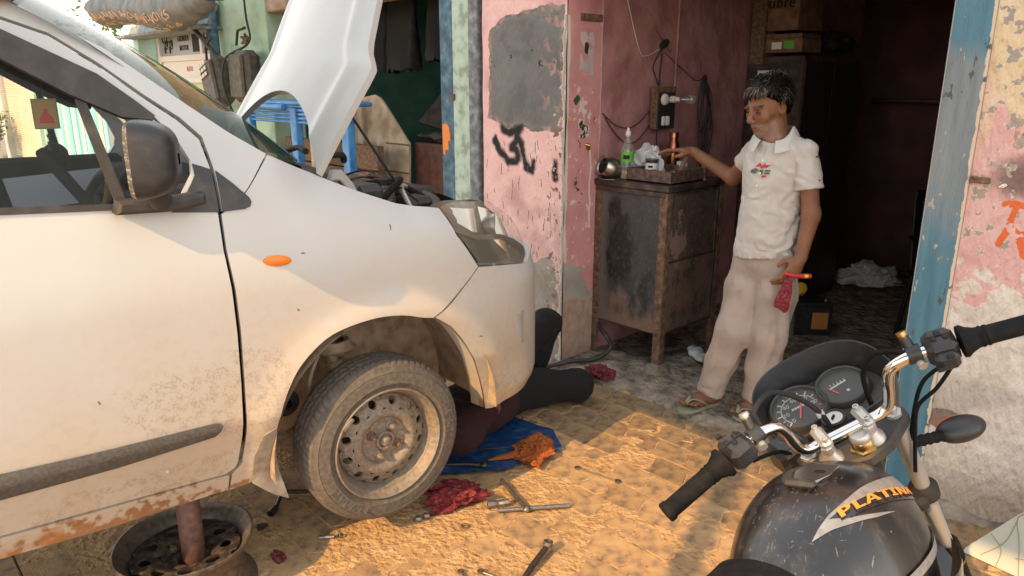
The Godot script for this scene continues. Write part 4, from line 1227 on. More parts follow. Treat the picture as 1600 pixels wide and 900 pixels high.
	b.tube([Vector3(0, .80, -.0), Vector3(0, .62, .25), Vector3(0, .64, .6), Vector3(0, .68, 1.15)], .022, 8)
	b.tube([Vector3(0, .72, .02), Vector3(0, .38, .12), Vector3(0, .26, .35), Vector3(0, .34, .62)], .02, 8)
	put(b, "frame", M.dull_black, t)
	b = fb.call()
	b.box(Vector3(0, .36, .38), Vector3(.22, .20, .30), .04)
	put(b, "engine", M.alloy, t)
	b = fb.call()
	for i in 8: b.box(Vector3(0, .46 + i * .0145, .20 - i * .004), Vector3(.17, .006, .16), .002)
	put(b, "cylinder_fins", M.dull_black, t).set_meta("kind", "stuff")
	b = fb.call()
	b.tube(spline([Vector3(.05, .44, .12), Vector3(.10, .34, .10), Vector3(.12, .26, .3), Vector3(.13, .28, .7), Vector3(.14, .36, 1.15)], 5), .022, 10)
	put(b, "exhaust_pipe", M.chrome_dull, t)
	b = fb.call()
	b.tube([Vector3(-.08, .30, .5), Vector3(-.22, -.0, .62)], .011, 8)
	b.box(Vector3(-.22, .008, .62), Vector3(.05, .01, .05), .003)
	put(b, "side_stand", M.dull_black, t)
	# wheels
	for e in [[S * Vector3(0, -.60, -.03), "front_wheel", S.basis], [K * Vector3(0, .30, .98), "rear_wheel", K.basis]]:
		var w := Node3D.new()
		w.name = e[1]
		t.add_child(w)
		var wt := Transform3D(e[2] * Basis(Vector3.BACK, -PI / 2), e[0])
		b = MB.new()
		b.lathe([Vector2(.225, -.03), Vector2(.245, -.038), Vector2(.28, -.034), Vector2(.298, -.018), Vector2(.302, 0), Vector2(.298, .018), Vector2(.28, .034), Vector2(.245, .038), Vector2(.225, .03)], 48, wt)
		put(b, "tyre", M.black_rubber, w)
		b = MB.new()
		b.lathe([Vector2(.228, -.03), Vector2(.215, -.022), Vector2(.212, 0), Vector2(.215, .022), Vector2(.228, .03)], 48, wt)
		put(b, "rim", M.chrome_dull, w)
		b = MB.new()
		b.lathe([Vector2(.0001, -.05), Vector2(.06, -.05), Vector2(.06, .04), Vector2(.0001, .05)], 24, wt)
		put(b, "drum", M.alloy, w)
		b = MB.new()
		for i in 18:
			var a := TAU * i / 18
			b.tube([wt * Vector3(cos(a) * .055, .03 * (1 if i % 2 else -1), sin(a) * .055), wt * Vector3(cos(a + .4) * .215, 0, sin(a + .4) * .215)], .0018, 5)
		put(b, "spokes", M.chrome_dull, w).set_meta("kind", "stuff")
	# fork
	for x in [-.092, .092]:
		b = sb.call()
		b.tube([Vector3(x, .012, -.03), Vector3(x, -.40, -.03)], .0165, 20)
		var f := put(b, "fork_tube", M.fork_grey, t)
		b = sb.call()
		b.lathe([Vector2(.020, -.378), Vector2(.027, -.382), Vector2(.028, -.40), Vector2(.025, -.405), Vector2(.028, -.415), Vector2(.028, -.44), Vector2(.025, -.45), Vector2(.025, -.64), Vector2(.0001, -.64)], 20, Transform3D(Basis(), Vector3(x, 0, -.03)))
		put(b, "slider", M.black_rubber, f)
		b = sb.call()
		b.lathe([Vector2(.0285, -.428), Vector2(.0288, -.430), Vector2(.0288, -.433), Vector2(.0285, -.435)], 20, Transform3D(Basis(), Vector3(x, 0, -.03)))
		put(b, "gold_ring", M.brass, f)
		b = sb.call()
		b.lathe([Vector2(.017, .012), Vector2(.017, .018), Vector2(.010, .020), Vector2(.010, .028), Vector2(.0001, .029)], 6, Transform3D(Basis(), Vector3(x, 0, -.03)))
		put(b, "fork_bolt", M.alloy, f)
	b = sb.call()
	b.prism(V2([-.092, -.0, -.115, .018, -.118, .04, -.10, .056, -.078, .052, -.05, .03, .05, .03, .078, .052, .10, .056, .118, .04, .115, .018, .092, -.0, .05, -.03, .0, -.042, -.05, -.03]), -.012, .012, Transform3D(Basis(Vector3.RIGHT, -PI / 2), Vector3.ZERO), .005)
	put(b, "top_clamp", M.dusty_black, t)
	b = sb.call()
	for x in [-.092, .092]: b.lathe([Vector2(.018, -.23), Vector2(.028, -.225), Vector2(.029, -.20), Vector2(.018, -.19)], 20, Transform3D(Basis(), Vector3(x, 0, -.03)))
	b.box(Vector3(0, -.21, -.015), Vector3(.17, .035, .05), .01)
	b.tube([Vector3(0, -.2, 0), Vector3(0, -.01, 0)], .025, 12)
	put(b, "lower_clamp", M.dull_black, t)
	b = sb.call()
	b.lathe([Vector2(.027, .012), Vector2(.027, .016), Vector2(.022, .018), Vector2(.022, .034), Vector2(.020, .036)], 6, Transform3D(Basis(), Vector3(.004, 0, .012)))
	put(b, "stem_nut", M.brass, t)
	b = sb.call()
	b.lathe([Vector2(.019, .034), Vector2(.020, .036), Vector2(.020, .046), Vector2(.017, .050), Vector2(.0001, .050)], 20, Transform3D(Basis(), Vector3(.004, 0, .012)))
	put(b, "stem_cap", M.alloy, t)
	# handlebar, risers, grips and switches
	b = sb.call()
	var bar := []
	var half := [Vector3(.0, .057, 0), Vector3(.045, .057, 0), Vector3(.074, .057, 0), Vector3(.092, .070, .002), Vector3(.101, .098, .004), Vector3(.106, .128, .008), Vector3(.116, .152, .012), Vector3(.138, .165, .02), Vector3(.165, .170, .028), Vector3(.22, .170, .046)]
	for i in range(half.size() - 1, 0, -1): bar.append(half[i] * Vector3(-1, 1, 1) + Vector3(-.013, 0, 0))
	for p in half: bar.append(p + Vector3(-.013, 0, 0))
	b.tube(spline(bar, 5), .0112, 16)
	put(b, "handlebar", M.chrome, t)
	for x in [-.060, .028]:
		var r := Node3D.new()
		r.name = numbered("riser", t)
		t.add_child(r, true)
		b = sb.call()
		b.lathe([Vector2(.024, .012), Vector2(.023, .020), Vector2(.015, .03), Vector2(.013, .045), Vector2(.0001, .046)], 18, Transform3D(Basis(), Vector3(x, 0, .004)))
		b.box(Vector3(x, .046, 0), Vector3(.026, .03, .04), .008)
		put(b, "post", M.alloy, r)
		b = sb.call()
		b.box(Vector3(x, .068, -.002), Vector3(.025, .016, .058), .006)
		put(b, "cap", M.alloy, r)
		for z in [-.022, .018]:
			b = sb.call()
			b.lathe([Vector2(.0065, .075), Vector2(.006, .082), Vector2(.004, .082), Vector2(.0038, .079), Vector2(.0001, .079)], 12, Transform3D(Basis(), Vector3(x, 0, z)))
			put(b, "bolt", M.alloy, r)
	for sg in [-1.0, 1.0]:
		var c := Vector3(.203 * sg - .013, .171, .041)
		var out := Vector3(sg, -.05, .3).normalized()
		var e := c + out * .034
		var B := Basis(out, Vector3.UP - out * out.y, out.cross(Vector3.UP)).orthonormalized()
		var g := Node3D.new()
		g.name = numbered("grip", t)
		t.add_child(g, true)
		b = sb.call()
		var gt := Transform3D(Basis(B.z, out, -B.y).orthonormalized(), e)
		b.lathe([Vector2(.0115, -.004), Vector2(.029, -.002), Vector2(.030, .004), Vector2(.024, .012), Vector2(.019, .024), Vector2(.0185, .030), Vector2(.0195, .031), Vector2(.0195, .034), Vector2(.0178, .035), Vector2(.0178, .038), Vector2(.0190, .039), Vector2(.0190, .043), Vector2(.0175, .045), Vector2(.0172, .132), Vector2(.0195, .135), Vector2(.0198, .144), Vector2(.018, .147), Vector2(.0001, .148)], 24, gt, TAU, func(p: Vector3) -> Vector3:
			if p.y > .05 and p.y < .13: return p * Vector3(1.0 + .03 * signf(sin(atan2(p.z, p.x) * 10.0)), 1, 1.0 + .03 * signf(sin(atan2(p.z, p.x) * 10.0)))
			return p)
		put(b, "rubber", M.black_rubber, g)
		var sw := Node3D.new()
		sw.name = numbered("switch_box", t)
		t.add_child(sw, true)
		b = sb.call()
		b.box(c, Vector3(.052, .052, .062), .011, B)
		b.box(c + B * Vector3(0, -.006, .02), Vector3(.040, .036, .05), .008, B)
		put(b, "case", M.black_plastic, sw)
		for k in 3:
			b = sb.call()
			b.box(c + B * Vector3(-.010 + .010 * k, .027, .006 - .012 * (k % 2)), Vector3(.009, .007, .013), .002, B)
			b.box(c + B * Vector3(.005 - .01 * k, .012 - .012 * k, .046), Vector3(.012, .008, .008), .002, B)
			put(b, "button", M.dull_black, sw)
		b = sb.call()
		b.box(c + B * Vector3(.0, .0275, .0), Vector3(.046, .002, .002), .0005, B)
		put(b, "seam", M.dull_black, sw)
		# perch with a mirror stub
		b = sb.call()
		var pc := c - out * .045
		b.tube([pc - out * .012, pc + out * .012], .0175, 14)
		b.tube([pc, pc + Vector3(0, .028, -.02)], .010, 10)
		put(b, "lever_perch", M.black_plastic, t)
		b = sb.call()
		b.lathe([Vector2(.009, 0), Vector2(.009, .003), Vector2(.007, .004), Vector2(.007, .006), Vector2(.010, .007), Vector2(.010, .014), Vector2(.0001, .015)], 8, Transform3D(Basis(Vector3.RIGHT, -.5), pc + Vector3(0, .026, -.018)))
		put(b, "mirror_bolt", M.alloy if sg < 0 else M.brass, t)
		b = sb.call()
		b.tube([pc + Vector3(0, -.012, .014), pc + Vector3(0, -.014, .024)], .009, 10)
		put(b, "clamp_bolt", M.alloy, t)
	# clock pod: hood, panel, dials, key
	var rim_at := func(a: float) -> Vector3:
		var ca := cos(a)
		var sa := sin(a)
		var r := Vector2(signf(ca) * pow(absf(ca), .75) * .145, signf(sa) * pow(absf(sa), .8) * (.125 if sa < 0 else .07))
		return Vector3(.01 + r.x, .05 + (.022 if sa < 0 else -.03) * absf(sa), -.135 + r.y)
	var pod := Node3D.new()
	pod.name = "instrument_pod"
	t.add_child(pod)
	b = sb.call()
	b.grid(48, 6, func(u: float, v: float) -> Vector3:
		var p: Vector3 = rim_at.call(u * TAU)
		var k := lerpf(1.0, .86, v)
		return Vector3(.01 + (p.x - .01) * k, p.y - .07 * v, -.135 + (p.z + .135) * k), true)
	b.grid(48, 2, func(u: float, v: float) -> Vector3:
		var p: Vector3 = rim_at.call(u * TAU)
		return Vector3(.01 + (p.x - .01) * (1.0 + .03 * v), p.y + .004 * sin(v * PI) - .003 * v, -.135 + (p.z + .135) * (1.0 + .03 * v)), true)
	put(b, "hood", M.black_plastic, pod)
	b = sb.call()
	b.grid(48, 10, func(u: float, v: float) -> Vector3:
		var p: Vector3 = rim_at.call(u * TAU)
		var k := 1.03 - .30 * v * v
		return Vector3(.01 + (p.x - .01) * k, p.y - .003 - .22 * v, -.135 + (p.z + .135) * k - .05 * v), true)
	put(b, "shell", M.black_plastic, pod)
	b = sb.call()
	b.grid(32, 4, func(u: float, v: float) -> Vector3:
		var p: Vector3 = rim_at.call(u * TAU)
		return Vector3(.01 + (p.x - .01) * .87 * v, .0 + .008 * (1.0 - v), -.135 + (p.z + .135) * .87 * v), true)
	put(b, "panel", M.dusty_black, pod)
	var dg := mat("dial_glass", 1, 1, 1, .12)
	dg.transparency = BaseMaterial3D.TRANSPARENCY_ALPHA; dg.albedo_color = Color(.8, .8, .78, .05); dg.metallic_specular = .15
	mat("dial_black", .024, .023, .022, .6)
	mat("dial_white", .42, .42, .40, .7)
	mat("dial_red", .65, .05, .03, .5)
	for e in [[Vector3(-.046, .006, -.166), .056, true], [Vector3(.056, .006, -.166), .050, false]]:
		var d := Node3D.new()
		d.name = numbered("dial", pod)
		pod.add_child(d, true)
		var at := Transform3D(Basis(Vector3.RIGHT, .12), e[0])
		var r: float = e[1]
		b = sb.call()
		b.lathe([Vector2(r * 1.2, -.01), Vector2(r * 1.18, .010), Vector2(r * 1.08, .018), Vector2(r, .016), Vector2(r * .98, .006)], 36, at)
		put(b, "bezel", M.dusty_black, d)
		b = sb.call()
		b.lathe([Vector2(r, .0065), Vector2(.0001, .0065)], 36, at)
		put(b, "face", M.dial_black, d)
		b = sb.call()
		var rd: MB = sb.call()
		if e[2]:
			for i in 13:
				var a := PI * (1.22 - i * .12)
				var dir := Vector3(cos(a), 0, -sin(a))
				var bb := Basis(dir, Vector3.UP, dir.cross(Vector3.UP))
				(rd if i > 9 else b).box(at * (dir * r * .80 + Vector3(0, .0075, 0)), Vector3(r * (.2 if i % 2 == 0 else .12), .001, .0022), 0, at.basis * bb)
			for i in 11:
				var a := PI * (1.22 - i * .12)
				if i % 2 == 0: b.text(str(i * 10), .013, .0006, at * Transform3D(Basis(Vector3.RIGHT, -PI / 2), Vector3(cos(a) * r * .56, .0075, -sin(a) * r * .56 + .002)))
			var arc := []
			for i in 25:
				var a := PI * (1.22 - i * .048)
				arc.append(at * Vector3(cos(a) * r * .70, .0075, -sin(a) * r * .70))
			b.tube(arc, .0011, 4)
			for k in 5: b.box(at * Vector3(-.012 + k * .006, .0075, -.006), Vector3(.0045, .0005, .006), 0, at.basis)
			rd.box(at * Vector3(.002, .010, .004), Vector3(.0028, .001, .052), 0, at.basis * Basis(Vector3.UP, -.5))
		else:
			b.box(at * Vector3(-.004, .0075, -.012), Vector3(.040, .001, .0035), 0, at.basis * Basis(Vector3.UP, .1))
			for k in 5: b.box(at * Vector3(-.018 + k * .008, .0075, -.018), Vector3(.0014, .001, .006), 0, at.basis)
			b.box(at * Vector3(.006, .0075, .014), Vector3(.006, .001, .006), 0, at.basis)
			rd.box(at * Vector3(-.020, .009, .0), Vector3(.0025, .001, .028), 0, at.basis * Basis(Vector3.UP, .4))
		put(b, "markings", M.dial_white, d).set_meta("kind", "stuff")
		put(rd, "needle", M.dial_red, d)
		b = sb.call()
		b.lathe([Vector2(r * .99, .0135), Vector2(r * .6, .016), Vector2(.0001, .017)], 36, at)
		put(b, "glass", M.dial_glass, d)
	b = sb.call()
	b.lathe([Vector2(.026, -.01), Vector2(.025, .012), Vector2(.021, .014), Vector2(.019, .011)], 24, Transform3D(Basis(), Vector3(-.006, .014, -.083)))
	b.box(Vector3(-.006, .004, -.075), Vector3(.075, .024, .05), .01)
	put(b, "key_surround", M.dusty_black, pod)
	b = sb.call()
	b.lathe([Vector2(.019, .011), Vector2(.0001, .0115)], 20, Transform3D(Basis(), Vector3(-.006, .014, -.083)))
	put(b, "lock", M.chrome_dull, pod)
	b = sb.call()
	b.box(Vector3(-.006, .027, -.083), Vector3(.012, .003, .003), 0, Basis(Vector3.UP, .7))
	put(b, "key_slot", M.dull_black, pod)
	b = sb.call()
	b.box(Vector3(-.115, .0, -.075), Vector3(.075, .07, .07), .012, Basis(Vector3.UP, .25))
	put(b, "inner_cover", M.black_plastic, pod)
	b = sb.call()
	b.lathe([Vector2(.010, .0365), Vector2(.0001, .036)], 14, Transform3D(Basis(), Vector3(-.115, .0, -.085)))
	put(b, "cover_hole", M.dull_black, pod)
	# headlamp and indicators
	b = sb.call()
	b.lathe([Vector2(.0001, 0), Vector2(.05, .006), Vector2(.085, .03), Vector2(.09, .06)], 28, Transform3D(Basis(Vector3.RIGHT, PI / 2 + .35), Vector3(.01, -.10, -.30)))
	put(b, "headlamp_glass", M.chrome_dull, t)
	for sg in [-1.0, 1.0]:
		var ind := Node3D.new()
		ind.name = numbered("indicator", t)
		t.add_child(ind, true)
		b = sb.call()
		var st := []
		var sr := []
		for i in 13:
			st.append(Vector3(sg * (.105 + i * .0068), -.115 - i * .0022, -.07))
			sr.append(.013 if i % 2 else .0105)
		b.tube(st, sr, 12)
		put(b, "stalk", M.black_rubber, ind)
		b = sb.call()
		b.ball(Vector3(sg * .222, -.150, -.075), Vector3(.052, .026, .032), Basis(Vector3.BACK, -.22 * sg), 24, 14)
		put(b, "body", M.black_plastic, ind)
		b = sb.call()
		b.ball(Vector3(sg * .222, -.150, -.088), Vector3(.038, .018, .026), Basis(Vector3.BACK, -.22 * sg), 24, 14)
		put(b, "amber_lens", M.orange_plastic, ind)
	# mudguard and cables
	b = sb.call()
	b.grid(20, 6, func(u: float, v: float) -> Vector3:
		var a := lerpf(-.3, 1.9, u) + PI * .35
		var w := (v - .5) * .13
		return Vector3(w, -.60 + sin(a) * (.325 - absf(w) * .4), -.03 + cos(a) * (.325 - absf(w) * .4)))
	put(b, "front_mudguard", bp, t)
	var runs := [
		[Vector3(-.165, .160, .01), Vector3(-.15, .175, -.03), Vector3(-.10, .165, -.07), Vector3(-.055, .12, -.07), Vector3(-.03, .07, -.05), Vector3(-.028, .01, -.045), Vector3(-.03, -.08, -.04)],
		[Vector3(.15, .155, .0), Vector3(.11, .15, -.05), Vector3(.085, .10, -.08), Vector3(.075, .04, -.08), Vector3(.07, -.05, -.06)],
		[Vector3(.20, .14, .055), Vector3(.165, .08, .03), Vector3(.13, .03, .0), Vector3(.11, -.04, -.01), Vector3(.08, -.12, .0)],
		[Vector3(.18, .14, .05), Vector3(.15, .10, .02), Vector3(.135, .02, -.02), Vector3(.10, -.06, -.02)],
		[Vector3(-.20, .14, .05), Vector3(-.16, .09, .0), Vector3(-.13, .04, -.04), Vector3(-.09, -.02, -.05)]]
	for i in runs.size():
		b = sb.call()
		b.tube(spline(runs[i], 6), .0055 if i < 2 else .004, 8)
		put(b, "cable", M.black_rubber if i else M.dull_black, t)
	b = sb.call()
	b.box(Vector3(-.033, .075, -.052), Vector3(.016, .012, .01), .002)
	put(b, "cable_tag", M.dial_white, t)
func cloth_lump(b: MB, at: Vector3, size: Vector3, s: int, turn := 0.0, folds := 1.0) -> void:
	# a crumpled cloth: a ball pushed in and out by folded noise and flattened where it lies
	var n := fnl(s, 1.1, 2)
	var r := fnl(s + 1, 1.5, 2)
	r.fractal_type = FastNoiseLite.FRACTAL_RIDGED
	var B := Basis(Vector3.UP, turn)
	b.grid(96, 54, func(u: float, v: float) -> Vector3:
		var a := u * TAU
		var p := v * PI
		var d := Vector3(sin(p) * cos(a), cos(p), sin(p) * sin(a))
		var w := Vector3(n.get_noise_3dv(d + Vector3(5, 0, 0)), n.get_noise_3dv(d + Vector3(0, 5, 0)), n.get_noise_3dv(d + Vector3(0, 0, 5)))
		var e := d + w * .55
		var k := .92 + .30 * n.get_noise_3dv(d) + folds * ((.055 * r.get_noise_3dv(e)) + .065 * sin((e.x * 2.0 + e.z * 3.0 + e.y) * 6.0 + w.x * 5.0) + .018 * sin((e.z * 2.0 - e.x * 3.0) * 9.0 + w.y * 6.0))
		var q := (d * k + w * .42) * size
		q.y = maxf(q.y, -size.y * .30 + .0015 * r.get_noise_3dv(d * 4.0)) + size.y * .30
		return at + B * q, true)

func bottle_shape(b: MB, prof: Array, at: Vector3, sides := 24) -> void:
	var p := []
	for q in prof: p.append(Vector2(q[0], q[1]))
	b.lathe(p, sides, Transform3D(Basis(), at))

func interior_things() -> void:
	var b: MB
	# steel cabinet on legs
	var na := noise_bytes(110, 0.012, 320, 320, 5)
	var nb := noise_bytes(111, 0.06, 320, 320, 4)
	var front := picture(320, 320, func(x: int, y: int, i: int) -> Color:
		var a := na[i] / 255.0
		var c := nb[i] / 255.0
		var col := Color(.024, .025, .028).lerp(Color(.05, .05, .054), a)
		col = col.lerp(Color(.16, .10, .07), sm(.72, .95, y / 320.0 + (a - .5) * .3))
		col = col.lerp(Color(.15, .14, .12), sm(.3, .05, x / 320.0 + (a - .5) * .2) * .8)
		var s := Vector2((x - 110) / 320.0, (y - 120) / 320.0 * .62).length() + (a - .5) * .25
		col = col.lerp(Color(.006, .006, .007), sm(.26, .10, s))
		var s2 := Vector2((x - 235) / 320.0, (y - 215) / 320.0).length() + (a - .5) * .2
		col = col.lerp(Color(.012, .011, .012), sm(.16, .05, s2) * .8)
		col = col.lerp(Color(.16, .14, .12), .25 * sm(.55, .9, c))
		if x > 300: col = col.lerp(Color(.22, .14, .09), sm(.4, .7, c))
		return col)
	uv_mat("cabinet_front", front, 0.5)
	var side := picture(320, 320, func(x: int, y: int, i: int) -> Color:
		var a := na[(i * 7 + 50) % 102400] / 255.0 if false else na[i] / 255.0
		var c := nb[i] / 255.0
		var col := Color(.09, .06, .043).lerp(Color(.16, .105, .075), a).lerp(Color(.05, .04, .035), sm(.55, .8, 1.0 - a) * .8)
		if y < 150: col = col.lerp(Color(.045, .035, .03), .6)
		if Vector2((x - 60) / 320.0, (y - 110) / 320.0).length() + (a - .5) * .3 < .13: col = Color(.26, .18, .14).lerp(col, .3)
		col = col.lerp(Color(.26, .20, .155), .35 * sm(.55, .85, c))
		return col)
	uv_mat("cabinet_side", side, 0.6)
	var t := thing("steel_cabinet", "scorched brown and black steel cabinet on angle legs by the pink wall", "cabinet", Vector3(-2.52, 0, -3.52))
	b = MB.new()
	b.box(Vector3(0, .64, 0), Vector3(.485, .80, .54), .006)
	put(b, "body", M.brown_steel, t)
	b = MB.new()
	b.face([Vector3(-.235, .25, .273), Vector3(.225, .25, .273), Vector3(.225, 1.02, .273), Vector3(-.235, 1.02, .273)], Vector3(0, 0, 1), [Vector2(0, 1), Vector2(1, 1), Vector2(1, 0), Vector2(0, 0)])
	put(b, "front_panel", M.cabinet_front, t)
	b = MB.new()
	b.face([Vector3(.2455, .26, .255), Vector3(.2455, .26, -.255), Vector3(.2455, 1.02, -.255), Vector3(.2455, 1.02, .255)], Vector3(1, 0, 0), [Vector2(0, 1), Vector2(1, 1), Vector2(1, 0), Vector2(0, 0)])
	put(b, "door", M.cabinet_side, t)
	b = MB.new()
	b.box(Vector3(0, 1.062, .005), Vector3(.515, .035, .57), .006)
	b.box(Vector3(0, 1.03, .278), Vector3(.48, .028, .012), .003)
	put(b, "top", M.brown_steel, t)
	for e in [[.225, .255], [-.225, .255], [.225, -.255], [-.225, -.255]]:
		b = MB.new()
		b.box(Vector3(e[0] + .022 * signf(e[0]), .53, e[1]), Vector3(.006, 1.02, .045), .001)
		b.box(Vector3(e[0], .53, e[1] + .022 * signf(e[1])), Vector3(.048, 1.02, .006), .001)
		put(b, "leg", M.rust, t)
	b = MB.new()
	b.lathe([Vector2(.075, .0), Vector2(.07, .035), Vector2(.045, .05), Vector2(.02, .055)], 12, Transform3D(Basis(), Vector3(.235, .02, .265)))
	put(b, "foot_pad", M.concrete, t)
	b = MB.new()
	b.box(Vector3(.250, .66, .01), Vector3(.008, .012, .46), .002)
	b.box(Vector3(.252, .82, -.20), Vector3(.014, .05, .02), .003)
	b.box(Vector3(.250, .64, -.21), Vector3(.008, .76, .02), .002)
	put(b, "door_trim", M.brown_steel, t)
	# things on the cabinet: y 1.08
	var top := 1.081
	t = thing("open_tool_tray", "rusty open steel tool tray with a bent handle under the man's hand", "tool tray", Vector3(-2.43, top, -3.44))
	b = MB.new()
	b.box(Vector3(0, .006, 0), Vector3(.30, .01, .32), .002)
	for s in [-1, 1]:
		b.box(Vector3(s * .147, .036, 0), Vector3(.006, .07, .32), .002)
		b.box(Vector3(0, .036, s * .157), Vector3(.30, .07, .006), .002)
	put(b, "tray", tri_mat("red_rust", ntex(112, 0.03, [[0.2, .06, .035, .03], [0.6, .12, .075, .06], [0.9, .22, .10, .085]]), 1.5, .7), t)
	b = MB.new()
	b.prism(V2([-.17, .065, -.10, .065, -.03, .155, .06, .155, .11, .11, .125, .0, .137, .0, .122, .118, .066, .168, -.036, .168, -.106, .077, -.17, .077]), 0, .026, Transform3D(Basis(Vector3.UP, PI / 2) * Basis(Vector3.UP, PI * .0), Vector3(.135, 0, -.02)), .003)
	put(b, "bent_handle", M.rust, t)
	t = thing("water_bottle", "clear plastic bottle with a bright green label on the cabinet", "bottle", Vector3(-2.62, top, -3.33))
	b = MB.new()
	bottle_shape(b, [[.0001, .002], [.034, .002], [.037, .012], [.037, .05], [.034, .056], [.037, .062], [.035, .08], [.037, .09], [.037, .16], [.034, .175], [.022, .205], [.014, .225], [.013, .245]], Vector3.ZERO)
	put(b, "body", M.clear_plastic, t)
	b = MB.new()
	bottle_shape(b, [[.0376, .098], [.0376, .152]], Vector3.ZERO)
	put(b, "label", mat("label_green", .12, .42, .04, .5), t)
	b = MB.new()
	b.box(Vector3(.02, .125, .0325), Vector3(.036, .022, .003), .001, Basis(Vector3.UP, .55))
	put(b, "label_patch", M.dull_black, t)
	b = MB.new()
	bottle_shape(b, [[.013, .238], [.015, .24], [.015, .262], [.008, .268], [.006, .284], [.0001, .285]], Vector3.ZERO)
	put(b, "cap", M.white_bag, t)
	b = MB.new()
	bottle_shape(b, [[.0001, .004], [.035, .004], [.0355, .05], [.0001, .05]], Vector3.ZERO)
	put(b, "dregs", mat("dregs", .30, .16, .06, .2), t)
	t = thing("white_plastic_bag", "crumpled white plastic bag behind the tin on the cabinet", "bag", Vector3(-2.62, top, -3.52))
	b = MB.new()
	cloth_lump(b, Vector3(0, .02, 0), Vector3(.085, .12, .085), 120, .5, .7)
	put(b, "bag", M.white_bag, t)
	t = thing("paint_tin", "small tin with a torn white and dark label on the cabinet", "tin", Vector3(-2.50, top + .01, -3.40))
	b = MB.new()
	bottle_shape(b, [[.0001, 0], [.036, 0], [.037, .004], [.036, .008], [.036, .098], [.038, .10], [.038, .106], [.034, .106], [.034, .1], [.0001, .099]], Vector3.ZERO)
	put(b, "tin", M.tool_steel, t)
	b = MB.new()
	b.lathe([Vector2(.0365, .012), Vector2(.0365, .085)], 16, Transform3D(Basis(Vector3.UP, .3), Vector3.ZERO), PI * 1.2)
	put(b, "label", M.paper, t)
	b = MB.new()
	for k in 3: b.lathe([Vector2(.0369, .02 + k * .02), Vector2(.0369, .032 + k * .02)], 8, Transform3D(Basis(Vector3.UP, .2 - .5 * k), Vector3.ZERO), .7)
	put(b, "label_print", M.dull_black, t).set_meta("kind", "stuff")
	t = thing("steel_pot", "dented shiny steel pot lying on its side at the cabinet's edge", "pot", Vector3(-2.70, top + .058, -3.28))
	b = MB.new()
	b.lathe([Vector2(.0001, -.06), Vector2(.04, -.058), Vector2(.06, -.03), Vector2(.062, .01), Vector2(.05, .04), Vector2(.045, .05), Vector2(.055, .062), Vector2(.053, .062), Vector2(.043, .05), Vector2(.058, .01), Vector2(.04, -.05), Vector2(.0001, -.052)], 28, Transform3D(Basis(Vector3(1, 0, .3).normalized(), 1.25), Vector3.ZERO))
	put(b, "pot", M.chrome_dull, t)
	b = MB.new()
	b.tube(spline([Vector3(-.01, -.05, .08), Vector3(.04, -.052, .10), Vector3(.09, -.05, .08), Vector3(.10, -.052, .03)], 5), .003, 6)
	put(b, "wire_handle", M.tool_steel, t)
	t = thing("copper_bottle", "tall copper water bottle standing at the back of the cabinet", "bottle", Vector3(-2.60, top, -3.74))
	b = MB.new()
	bottle_shape(b, [[.0001, 0], [.036, 0], [.038, .01], [.038, .15], [.034, .175], [.024, .195], [.022, .205], [.027, .207], [.027, .235], [.024, .242], [.0001, .243]], Vector3.ZERO, 28)
	put(b, "body", M.copper, t)
	for e in [["glass_jar", "small glass jar with a pale lid in the tool tray", Vector3(-2.36, top + .012, -3.50)], ["glass_jar", "second small glass jar tucked behind the tray's handle", Vector3(-2.42, top + .012, -3.56)]]:
		t = thing(e[0], e[1], "jar", e[2], "jars on the cabinet")
		b = MB.new()
		bottle_shape(b, [[.0001, 0], [.024, 0], [.026, .006], [.026, .06], [.02, .07]], Vector3.ZERO, 18)
		put(b, "jar", M.clear_plastic, t)
		b = MB.new()
		bottle_shape(b, [[.022, .068], [.022, .085], [.0001, .086]], Vector3.ZERO, 18)
		put(b, "lid", M.paper, t)
	# switch board, bulb and wires on the pink wall
	t = thing("wooden_switchboard", "wooden switchboard with round holders on the pink inner wall", "switchboard", Vector3(-2.755, 1.46, -3.80))
	b = MB.new()
	b.box(Vector3(.02, 0, 0), Vector3(.05, .25, .19), .004)
	put(b, "box", M.plywood if false else tri_mat("old_wood", ntex(113, 0.02, [[0.2, .10, .06, .035], [0.9, .24, .15, .085]]), 3.0, .8), t)
	b = MB.new()
	b.box(Vector3(.047, -.015, 0), Vector3(.006, .21, .165), .002)
	put(b, "plate", M.dull_black, t)
	for k in 3:
		b = MB.new()
		if k == 0: b.lathe([Vector2(.034, 0), Vector2(.032, .012), Vector2(.022, .018), Vector2(.0001, .018)], 20, Transform3D(Basis(Vector3.FORWARD, PI / 2), Vector3(.05, .05, .03)))
		else: b.box(Vector3(.054, -.075, -.05 + k * .042), Vector3(.014, .055, .03), .004)
		put(b, "switch" if k else "rose", M.paper, t)
	b = MB.new()
	b.tube([Vector3(.05, .05, -.035), Vector3(.08, .05, -.04)], .02, 14)
	b.tube([Vector3(.08, .05, -.04), Vector3(.105, .05, -.05)], .014, 12)
	put(b, "bulb_holder", M.paper, t)
	t = thing("light_bulb", "unlit clear glass bulb sticking out of the switchboard", "bulb", Vector3(-2.645, 1.51, -3.86))
	b = MB.new()
	b.lathe([Vector2(.012, 0), Vector2(.013, .018), Vector2(.028, .045), Vector2(.030, .062), Vector2(.02, .082), Vector2(.0001, .09)], 20, Transform3D(Basis(Vector3.UP, .5) * Basis(Vector3.FORWARD, PI / 2), Vector3.ZERO))
	put(b, "globe", M.clear_plastic, t)
	b = MB.new()
	b.tube([Vector3.ZERO, Vector3(.04, 0, -.02)], .003, 6)
	put(b, "stem", M.paper, t)
	var W := -2.768
